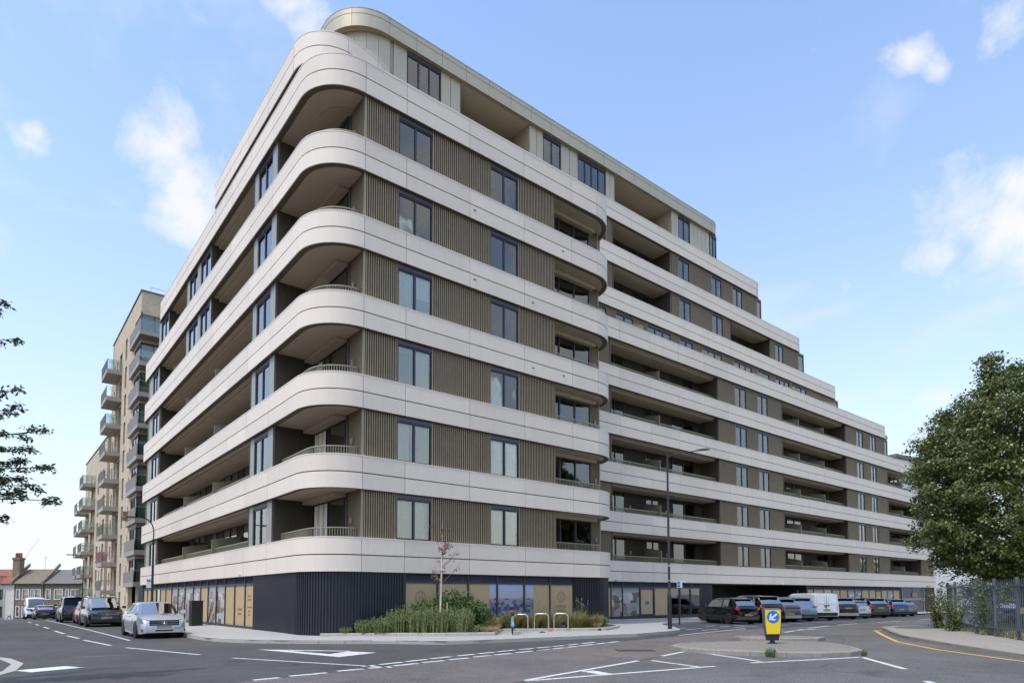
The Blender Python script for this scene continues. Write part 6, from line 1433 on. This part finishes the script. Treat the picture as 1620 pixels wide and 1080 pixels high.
# ================================================================== BRICK BUILDING ON THE LEFT
BB = empty('brick_apartments', (1.5, 46, 0)); tag(BB, 'buff brick apartment block with rows of projecting metal balconies beyond the white block', 'building')
def pb(name, m, boxes, parent=BB, smooth=False):
    mb = MB()
    for b_ in boxes: mb.box(*b_)
    return mb.build(name, m, parent)
# local frame: x inward from the street face, y along the street
PH = 2.93
def facade_holes(parent, x0, y0, y1, z0, z1, holes, name='brick_wall', m='buff_brick', th=.35):
    """street-facing wall (faces -x) with real openings; holes = (ya, yb, za, zb)"""
    ys = sorted(set([y0, y1]+[h[0] for h in holes]+[h[1] for h in holes])); zs = sorted(set([z0, z1]+[h[2] for h in holes]+[h[3] for h in holes]))
    ys = [v for v in ys if y0 <= v <= y1]; zs = [v for v in zs if z0 <= v <= z1]; mb = MB()
    def hole(a, b_): return any(h[0] <= a < h[1] and h[2] <= b_ < h[3] for h in holes)
    for a, b_ in zip(ys[:-1], ys[1:]):
        run = None
        for c, d in zip(zs[:-1], zs[1:]):
            if hole((a+b_)/2, (c+d)/2):
                if run is not None: mb.box(x0, x0+th, a, b_, run, c); run = None
            elif run is None: run = c
        if run is not None: mb.box(x0, x0+th, a, b_, run, zs[-1])
    return mb.build(name, m, parent)
H_A, H_B = 30.7, 20.6
holesA = []; f0 = .02
fl = [f0+PH*k for k in range(11)]
for z_ in fl[:10]:
    if z_+2.0 > H_A-.8: continue
    for ya, w, hh, dz in ((4.4, .5, .8, 1.0), (7.6, 1.2, 2.3, -.1), (10.7, 1.7, 2.2, -.6), (13.6, .8, 1.5, 0.), (15.6, .8, 1.5, 0.)): holesA.append((ya, ya+w, z_+dz, z_+dz+hh))
facade_holes(BB, 0, 3.2, 17.4, -3, H_A, holesA)
facade_holes(BB, 0, .0, 3.2, H_A-2.2, H_A, [])
holesB = [(ya, ya+w, z_+dz, z_+dz+hh) for z_ in fl[:6] for ya, w, hh, dz in ((19.0, .7, 1.4, .6), (21.2, 1.6, 2.2, 0), (24.2, .7, 1.4, .6), (26.4, 1.5, 2.2, 0), (30, .7, 1.4, .6), (32.5, 1.5, 2.2, 0), (36.5, .8, 1.5, .5))]
facade_holes(BB, 0, 19.9, 41, -3.4, H_B, [h for h in holesB if h[0] > 20])
pb('brick_wall', 'stock_brick' if False else 'buff_brick', [(1.2, 1.6, 17.4, 19.9, -3, H_B)]); pb('brick_wall', 'buff_brick', [(0, 1.2, 17.04, 17.4, H_B-3, H_A)])
pb('side_wall', 'buff_brick', [(.35, 16, .0, .35, H_A-2.2, H_A), (2.2, 16, .0, .35, -3, H_A-2.2)]); pb('parapet_cap', 'slate', [(-.08, .3, -.08, 17.45, H_A, H_A+.12), (.3, 16, -.08, .3, H_A, H_A+.12), (-.08, .3, 19.8, 41, H_B, H_B+.12)])
pb('roof_rail', 'metal_galv', [(.8, 14, .5, .54, H_A+.75, H_A+.79)]+[(.8+1.5*k, .84+1.5*k, .5, .54, H_A, H_A+.77) for k in range(9)])
pb('interior', 'room_dark', [(.9, 1.0, 3.2, 17.0, -3, H_A-.3), (.9, 1.0, 20, 40.8, -3.4, H_B-.3), (1.0, 15.5, .36, 16.8, H_A-.6, H_A-.5), (1.0, 15, 17, 40.8, H_B-.5, H_B-.4), (15.5, 15.8, .3, 41, -3, H_B)])
for (ya, yb, za, zb) in holesA+[h for h in holesB if h[0] > 20]:
    w, h = yb-ya, zb-za; f = MB(); f.box(.22, .28, 0, .05, 0, h); f.box(.22, .28, w-.05, w, 0, h); f.box(.22, .28, .05, w-.05, 0, .05); f.box(.22, .28, .05, w-.05, h-.05, h)
    if w > 1.2: f.box(.22, .28, w/2-.03, w/2+.03, .05, h-.05)
    key = ('bw', round(w, 2), round(h, 2))
    if key not in CM:
        p_ = MB(); p_.box(.24, .255, .05, w-.05, .05, h-.05); CM[key] = (f.mesh('window_frame', 'frame'), p_.mesh('pane', 'glass_pale'))
    o = link('window', CM[key][0], BB, (0, ya, za)); link('pane', CM[key][1], o)
# recessed corner bays with solid-fronted balconies
for k, z_ in enumerate(fl[1:10]):
    if k > 8: break
    zz = z_+PH if False else z_
    o = empty('corner_bay', (0, 0, 0)); o.parent = BB
    pb('bay_frame', 'frame', [(.05, .12, .4, .48, zz, zz+2.3), (.05, .12, 1.6, 1.68, zz, zz+2.3), (.05, .12, 3.1, 3.2, zz, zz+2.3), (.05, .12, .4, 3.2, zz+2.22, zz+2.3), (.12, 2.2, .05, .12, zz+2.22, zz+2.3), (1.1, 1.18, .05, .12, zz, zz+2.3), (.0, .1, .0, .1, zz, zz+2.3), (2.1, 2.2, .05, .12, zz, zz+2.3)], o)
    pb('bay_glass', 'glass_pale', [(.08, .1, .1, 3.1, zz+.05, zz+2.22), (.1, 2.15, .08, .1, zz+.05, zz+2.22)], o)
    if k < 8: pb('brick_spandrel', 'buff_brick', [(0, .3, .0, 3.2, zz+2.3, zz+PH), (.3, 2.2, .0, .3, zz+2.3, zz+PH)], o)
    else: pb('brick_spandrel', 'buff_brick', [(.31, 2.2, .36, 3.15, zz+1.9, zz+2.4)], o)
pb('interior_wall', 'curtain', [(1.2, 1.25, .5, 3.3, -2, H_A-3.2), (.4, 2.15, 1.6, 1.65, -2, H_A-3.2)])
def balc(y0, z_, L, D, solid, pattern=False, glassy=False, lab=None):
    """projecting balcony hung on the street face"""
    b_ = empty('balcony', (0, y0, z_)); b_.parent = BB
    mb = MB(); mb.box(-D, 0, 0, L, -.42, 0); mb.build('deck', 'balc_grey', b_)
    if solid:
        mb = MB(); mb.box(-D, -D+.03, 0, L, 0, .95); mb.box(-D, .0, L-.03, L, 0, .95)
        for k in range(int(L/.12)): mb.box(-D-.012, -D, k*.12, k*.12+.06, 0, .95)
        mb.build('front_panel', 'balc_grey', b_)
        mb = MB(); mb.box(-D+.03, .0, 0, .012, .05, 1.05); mb.build('side_glass', 'glass_pale', b_)
        mb = MB(); mb.box(-D, 0, -.015, .015, 1.02, 1.06); mb.box(-D-.01, -D+.03, 0, L, .95, 1.0); mb.build('handrail', 'metal_galv', b_)
    else:
        mb = MB()
        mb.box(-D, -D+.03, 0, L, 1.02, 1.07); mb.box(-D, 0, 0, .03, 1.02, 1.07); mb.box(-D, 0, L-.03, L, 1.02, 1.07); mb.box(-D, 0, 0, .03, .04, .08)
        for k in range(int(L/.14)+1): mb.box(-D, -D+.02, k*.14, k*.14+.02, 0, 1.04)
        for k in range(3): mb.box(-D+k*D/3, -D+k*D/3+.03, 0, .03, 0, 1.04)
        # tree-like pierced pattern: arching flat bars on the near side
        for cx_ in (.3, .7):
            for rr in (.14, .22, .30):
                pts = [(-D*cx_+rr*math.cos(R(a)), .0, .55+rr*math.sin(R(a))*1.2) for a in range(10, 175, 24)]; mb.tube(pts, .014, 4)
            mb.box(-D*cx_-.015, -D*cx_+.015, -.01, .01, 0, .6)
        mb.build('railing', 'balc_grey', b_)
        if glassy:
            mb = MB(); mb.box(-D+.03, 0, .035, .05, .08, 1.0); mb.box(-D+.035, -D+.05, .04, L, .08, 1.0); mb.build('side_glass', 'glass_pale', b_)
    return b_
def corner_balc(z_):
    b_ = empty('balcony', (0, 0, z_)); b_.parent = BB
    mb = MB(); mb.prism([(-.3, -1.4), (2.6, -1.4), (2.6, -.01), (-.01, -.01), (-.01, 4.2), (-.3, 4.2)], -.42, 0); mb.build('deck', 'balc_grey', b_)
    mb = MB(); mb.box(-.3, -.27, -1.4, 4.2, 0, 1.0)
    for k in range(46): mb.box(-.312, -.3, -1.4+k*.12, -1.34+k*.12, 0, 1.0)
    mb.build('front_panel', 'balc_grey', b_)
    mb = MB(); mb.box(-.27, 2.6, -1.38, -1.365, .05, 1.0); mb.build('side_glass', 'glass_pale', b_)
    mb = MB(); mb.box(-.3, 2.6, -1.4, -1.36, 1.02, 1.06); mb.build('handrail', 'balc_grey', b_)
for k in range(9): corner_balc(3.05+PH*k)
for k in range(9): balc(10.55, 2.4+PH*k, 4.2, 1.4, False, glassy=k in (2, 6, 8))
for k in range(6): balc(29.9, 1.7+PH*k, 4.0, 1.4, False, glassy=True)
for k in range(5): balc(36.0, 1.7+PH*k, 3.6, 1.4, False)
# things on the balconies
tag(pb('garden_chair', 'wood', [(-.9, -.5, 1.0, 1.04, fl[3]+.0, fl[3]+.9), (-.9, -.5, 1.0, 1.4, fl[3]+.40, fl[3]+.44), (-.9, -.86, 1.36, 1.4, fl[3], fl[3]+.42), (-.54, -.5, 1.36, 1.4, fl[3], fl[3]+.42)], None), 'brown wooden chair on the fourth corner balcony of the brick block', 'chair'); bpy.data.objects['garden_chair'].location = (1.5, 46, 0)
tag((lambda mb: (mb.lathe([(0, 0), (.55, .01), (.55, .03), (0, .03)], 20, axis='y'), mb.build('parasol', 'dusky_pink', None, (.3, 58.0, 6.0)))[1])(MB()), 'round dusky pink sunshade propped on a low brick block balcony', 'sunshade')

# ================================================================== HOUSES AT THE END OF THE LEFT STREET
ux, uy = Vector((.776, -.631, 0)), Vector((.631, .776, 0))      # along the terrace, and away from us
def house(name, x0, w, label, wallm, roofm, bay, eave=7.1, ridge=9.9, gz=-2.75, d=8):
    o0 = Vector((-14.6, 136.6, 0)); p = o0+ux*x0; root = empty(name, (p.x, p.y, gz), math.atan2(ux.y, ux.x)); tag(root, label, 'house', 'terraced houses at the end of the street')
    fw_ = MB(); wins = []
    cols = ((.10, .20), (.27, .50), (.57, .64)) if bay == 'bay' else ((.06, .16), (.28, .48), (.58, .64), (.72, .90))
    for zf in (1.0, 4.2):
        for a, b_ in cols: wins.append((w*a, w*b_, zf, zf+1.75))
    # front wall with openings (local y=0 faces us)
    xs = sorted(set([0, w]+[v for h in wins for v in h[:2]])); zs = sorted(set([-.5, eave]+[v for h in wins for v in h[2:]]))
    for a, b_ in zip(xs[:-1], xs[1:]):
        run = None
        for c, dd in zip(zs[:-1], zs[1:]):
            if any(h[0] <= (a+b_)/2 < h[1] and h[2] <= (c+dd)/2 < h[3] for h in wins):
                if run is not None: fw_.box(a, b_, 0, .3, run, c); run = None
            elif run is None: run = c
        if run is not None: fw_.box(a, b_, 0, .3, run, zs[-1])
    fw_.box(0, .3, .3, d, -.5, eave); fw_.box(w-.3, w, .3, d, -.5, eave); fw_.box(.3, w-.3, d-.3, d, -.5, eave)
    fw_.build('wall', wallm, root)
    mb = MB(); mb.box(.3, w-.3, 1.2, 1.25, 0, eave); mb.build('interior', 'room_dark', root)
    for h in wins:
        a, b_, c, dd = h; o = MB()
        o.box(a-.12, a, -.06, .06, c-.1, dd+.12); o.box(b_, b_+.12, -.06, .06, c-.1, dd+.12); o.box(a-.12, b_+.12, -.10, .06, c-.14, c); o.box(a, b_, -.06, .06, dd, dd+.14); o.box(a, b_, .1, .16, (c+dd)/2-.03, (c+dd)/2+.03); o.box(a, a+.06, .1, .16, c, dd); o.box(b_-.06, b_, .1, .16, c, dd); o.box(a+.06, b_-.06, .1, .16, dd-.06, dd)
        o = o.build('window', 'white_trim', root); mb = MB(); mb.box(a+.05, b_-.05, .12, .14, c, dd-.05); mb.build('pane', 'glass', o); mb = MB(); mb.box(a+.05, b_-.05, .3, .32, c+.8, dd); mb.build('blind', 'curtain', o)
    mb = MB(); mb.add([(-.05, -.35, eave), (w+.05, -.35, eave), (w+.05, d/2, ridge), (-.05, d/2, ridge), (w+.05, d+.3, eave), (-.05, d+.3, eave), (-.05, -.35, eave-.12), (w+.05, -.35, eave-.12), (w+.05, d+.3, eave-.12), (-.05, d+.3, eave-.12)], [(0, 1, 2, 3), (3, 2, 4, 5), (0, 3, 5, 9, 6), (1, 7, 8, 4, 2), (0, 6, 7, 1), (6, 9, 8, 7)])
    rf = mb.build('roof', roofm, root)
    mb = MB(); mb.tube([(0, -.4, eave-.1), (w, -.4, eave-.1)], .07, 6); mb.build('gutter', 'trim', root)
    if bay == 'bay':
        mb = MB(); a, b_ = w*.06, w*.70
        P = [(a, 0), (a+.9, -.9), (b_-.9, -.9), (b_, 0)]
        for zz, hh in ((-.5, 1.3), (2.85, 1.2), (6.0, .9)): mb.prism(P, zz, zz+hh)
        for px, py in P: mb.box(px-.16, px+.16, py-.1, py+.14, .8, 6.0)
        mb.box(w*.36, w*.40, -.9, -.7, .8, 6.0); mb.build('bay', wallm, root)
        mb = MB()
        for za, zb in ((.85, 2.8), (4.1, 5.95)): mb.add([(p[0], p[1]+.1, z_) for z_ in (za, zb) for p in P], [(0, 1, 5, 4), (1, 2, 6, 5), (2, 3, 7, 6)])
        mb.build('bay_glass', 'glass', root)
        c = ((a+b_)/2, .9, 8.9); mb = MB(); Q = [(a-.25, .3, 6.9), (a+.8, -1.15, 6.9), (b_-.8, -1.15, 6.9), (b_+.25, .3, 6.9), c]; mb.add(Q, [(0, 1, 4), (1, 2, 4), (2, 3, 4), (0, 4, 3)]); mb.build('bay_roof', 'red_tile', root)
    return root, rf
h1, r1 = house('terraced_house', 6.0, 6.4, 'cream rendered house with red tiled bay roof at the far left', 'render_cream', 'red_tile', 'bay')
h0, r0 = house('terraced_house', -.5, 6.4, 'cream house at the very left edge of the terrace', 'render_cream', 'red_tile', 'bay')
h2, r2_ = house('terraced_house', 12.5, 5.2, 'brown brick house with a tan tiled roof and white window surrounds', 'stock_brick', 'brown_tile', 'flat')
h3, r3 = house('terraced_house', 17.9, 7.0, 'dark brick house with a grey slate roof beside the brick apartments', 'stock_brick', 'slate', 'flat', ridge=9.8)
for rx in (3.0, 6.0): mb = MB(); mb.box(rx-.5, rx+.5, 1.2, 2.2, 8.4, 8.55); mb.build('roof_window', 'glass_pale', h1)
for par, x in ((h2, -.6), (h3, -.2)):
    mb = MB(); mb.add([(x, -.5, 6.9), (x+.35, -.5, 6.9), (x+.35, 4, 10.5), (x, 4, 10.5), (x, -.5, 7.5), (x+.35, -.5, 7.5), (x+.35, 4, 11), (x, 4, 11)], [(0, 1, 2, 3), (4, 7, 6, 5), (0, 4, 5, 1), (1, 5, 6, 2), (2, 6, 7, 3), (3, 7, 4, 0)]); mb.build('party_wall', 'stock_brick', par)
mb = MB(); mb.box(-1.7, -.4, 1.4, 2.6, 6, 12.0); mb.box(-1.8, -.3, 1.3, 2.7, 11.6, 12.0); ch = mb.build('chimney', 'stock_brick', h2)
for x in (-1.5, -1.05, -.6): mb = MB(); mb.lathe([(.2, 12), (.17, 12.9), (.2, 12.9), (0, 12.9)], 8); mb.build('chimney_pot', 'chimney_pot', ch, (x, 2, 0))
mb = MB(); mb.box(-.08, .0, -.1, 7.8, -.5, 7.0); mb.build('side_wing', 'stock_brick', h2)
mb = MB(); mb.tube([(.0, 2, 11.8), (2.6, 2, 15.6)], .035, 4); mb.tube([(2.4, 2, 15.7), (4.3, 2, 15.2)], .03, 4); mb.tube([(2.6, 1.5, 15.6), (2.6, 2.5, 15.5)], .02, 3); mb.build('aerial', 'metal_galv', h2)
mb = MB(); mb.tube([(3.3, 3, 9.8), (3.3, 3, 12.3)], .03, 4)
for k in range(4): mb.tube([(2.9+.05*k, 3, 12.3-.15*k), (3.8-.05*k, 3, 12.3-.15*k)], .02, 3)
mb.build('aerial', 'metal_galv', h2)
mb = MB(); mb.box(-2, 14.6, 0, .25, -.3, 1.35); 
gwl = mb.build('garden_wall', 'stock_brick', None, tuple(Vector((-14.6, 136.6, -2.75))+ux*-2-uy*3.6), math.atan2(ux.y, ux.x)); tag(gwl, 'low brown brick garden wall in front of the terrace', 'wall')
# someone walking
def person():
    x, y = -5.9, 116.5; z = G(x, y); root = empty('person', (x, y, z), R(-30)); tag(root, 'person in a pale top and dark trousers walking across the far end of the street', 'person')
    me = bpy.data.meshes.new('figure'); V = [(0, 0, .95), (0, 0, 1.2), (0, 0, 1.42), (0, 0, 1.52), (.0, .02, 1.66), (-.10, 0, .90), (-.16, -.22, .50), (-.16, -.42, .08), (-.16, -.28, .04), (.10, 0, .90), (.14, .20, .48), (.14, .30, .08), (.14, .46, .05), (-.19, 0, 1.40), (-.24, .12, 1.12), (-.22, .28, .95), (.19, 0, 1.40), (.24, -.14, 1.13), (.22, -.12, .88)]
    E_ = [(0, 1), (1, 2), (2, 3), (3, 4), (0, 5), (5, 6), (6, 7), (7, 8), (0, 9), (9, 10), (10, 11), (11, 12), (2, 13), (13, 14), (14, 15), (2, 16), (16, 17), (17, 18)]
    rad = [.15, .14, .15, .06, .10, .10, .07, .05, .045, .10, .07, .05, .045, .06, .045, .035, .06, .045, .035]
    me.from_pydata(V, E_, []); o = bpy.data.objects.new('body', me); COL.objects.link(o); m_ = o.modifiers.new('s', 'SKIN'); o.modifiers.new('u', 'SUBSURF').levels = 1
    for i, v in enumerate(me.skin_vertices[0].data): v.radius = (rad[i], rad[i]*.8)
    me.skin_vertices[0].data[0].use_root = True
    dg = bpy.context.evaluated_depsgraph_get(); m2_ = bpy.data.meshes.new_from_object(o.evaluated_get(dg)); bpy.data.objects.remove(o)
    for n_ in ('cloth_white', 'cloth_dark', 'skin', 'hair'): m2_.materials.append(MATS[n_])
    for p_ in m2_.polygons:
        c = p_.center; p_.material_index = 2 if c.z > 1.5 or (c.z < 1.1 and abs(c.x) > .2 and c.z > .8 and abs(c.y) > .1) else (0 if c.z > .95 else 1); p_.use_smooth = True
        if c.z > 1.68: p_.material_index = 3
    link('body', m2_, root)
person()

# ================================================================== BUILDINGS ON THE FAR RIGHT
WB = empty('white_flats', (84, -2, 0), R(-12)); tag(WB, 'white rendered low flats with red flower boxes behind the big tree', 'building')
mb = MB(); mb.box(0, 38, 0, 10, -1, 9.5); mb.build('wall', 'render_white', WB)
for k in range(7):
    x = 2.5+k*5.2
    for zz in (1.6, 5.0):
        mb = MB(); mb.box(x, x+2.6, -.02, .02, zz, zz+2.4); o = mb.build('recess', 'room_dark', WB); mb = MB(); mb.box(x-.25, x, -.5, .0, zz-.3, zz+2.7); mb.box(x+2.6, x+2.85, -.5, 0, zz-.3, zz+2.7); mb.box(x+1.2, x+1.4, -.1, -.03, zz, zz+2.4); mb.box(x, x+2.6, -.06, -.03, zz+1.2, zz+1.3); mb.build('window_surround', 'white_trim', WB)
        mb = MB(); mb.box(x, x+2.6, -.9, -.3, zz-.15, zz+.25); mb.build('flower_box', 'fence_grey', WB)
        g_ = np.random.default_rng(k); link('flowers', leaf_cloud('flowers', np.stack([g_.uniform(x, x+2.6, 26), g_.uniform(-.85, -.35, 26), np.full(26, zz+.38)], 1), 14, .12, .14, 'red_bloom', k), WB)
mb = MB(); mb.box(-.3, 38.3, -.3, 10, 9.5, 9.8); mb.build('roof', 'slate', WB)
PB = empty('pale_block', (92, 14, 0), R(-8)); tag(PB, 'pale grey clad block just visible past the end of the stepped building', 'building')
mb = MB(); mb.box(0, 30, 0, 15, -1, 21.5); mb.build('wall', 'render_white', PB); mb = MB(); mb.box(-.3, 30.3, -.3, 15, 21.5, 22.0); mb.box(-.1, 30, -.12, 0, 18.0, 18.3); mb.build('roof', 'slate', PB)
for zz in (5, 8.5, 12, 15.5):
    for k in range(6): mb = MB(); mb.box(2+k*4.6, 3.6+k*4.6, -.05, .0, zz, zz+1.8); mb.build('window', 'glass', PB)
tag(link('street_tree', leaf_cloud('crown', np.random.default_rng(4).normal(size=(260, 3))*np.array([3.2, 3.2, 1.8])+np.array([0, 0, 5]), 26, .35, .28, 'leaf_lime', 8), None, (100, -11, 0)), 'distant yellow-green tree seen under the big tree', 'tree')

# ================================================================== ACROSS THE ROAD (seen in the glass)
def across(x, y, w, h, rz, lab, wallm='red_brick', roofm='slate'):
    root = empty('terraced_house', (x, y, 0), rz); tag(root, lab, 'house', 'brick houses across the road')
    mb = MB(); mb.box(0, w, 0, 8, -.5, h); mb.build('wall', wallm, root); mb = MB(); mb.add([(-.2, -.3, h), (w+.2, -.3, h), (w+.2, 4, h+3.4), (-.2, 4, h+3.4), (w+.2, 8.3, h), (-.2, 8.3, h)], [(0, 1, 2, 3), (3, 2, 4, 5), (0, 3, 5), (1, 4, 2)]); mb.build('roof', roofm, root)
    for zz in (1.0, 4.2, 7.2):
        if zz+2 > h: break
        for k in range(max(1, int(w/2.6))):
            mb = MB(); mb.box(.7+k*2.6, 2.0+k*2.6, 7.98, 8.06, zz, zz+1.7); o = mb.build('window', 'white_trim', root); mb = MB(); mb.box(.8+k*2.6, 1.9+k*2.6, 8.061, 8.08, zz+.1, zz+1.6); mb.build('pane', 'glass', o)
across(-8, -62, 12, 9, 0, 'three storey red brick house with slate roof opposite the main front'); across(6, -64, 10, 7, 0, 'two storey red brick house with slate roof opposite the main front'); across(-30, -55, 9, 8, R(35), 'red brick house on the corner diagonally opposite')
def across_side(x, y, rz, lab): across(x, y, 9, 8, rz, lab, 'stock_brick', 'brown_tile')
across_side(-22, 26, R(-90), 'brown brick house facing the left street near the junction'); across_side(-22, 37, R(-90), 'brown brick house facing the left street further from the junction')
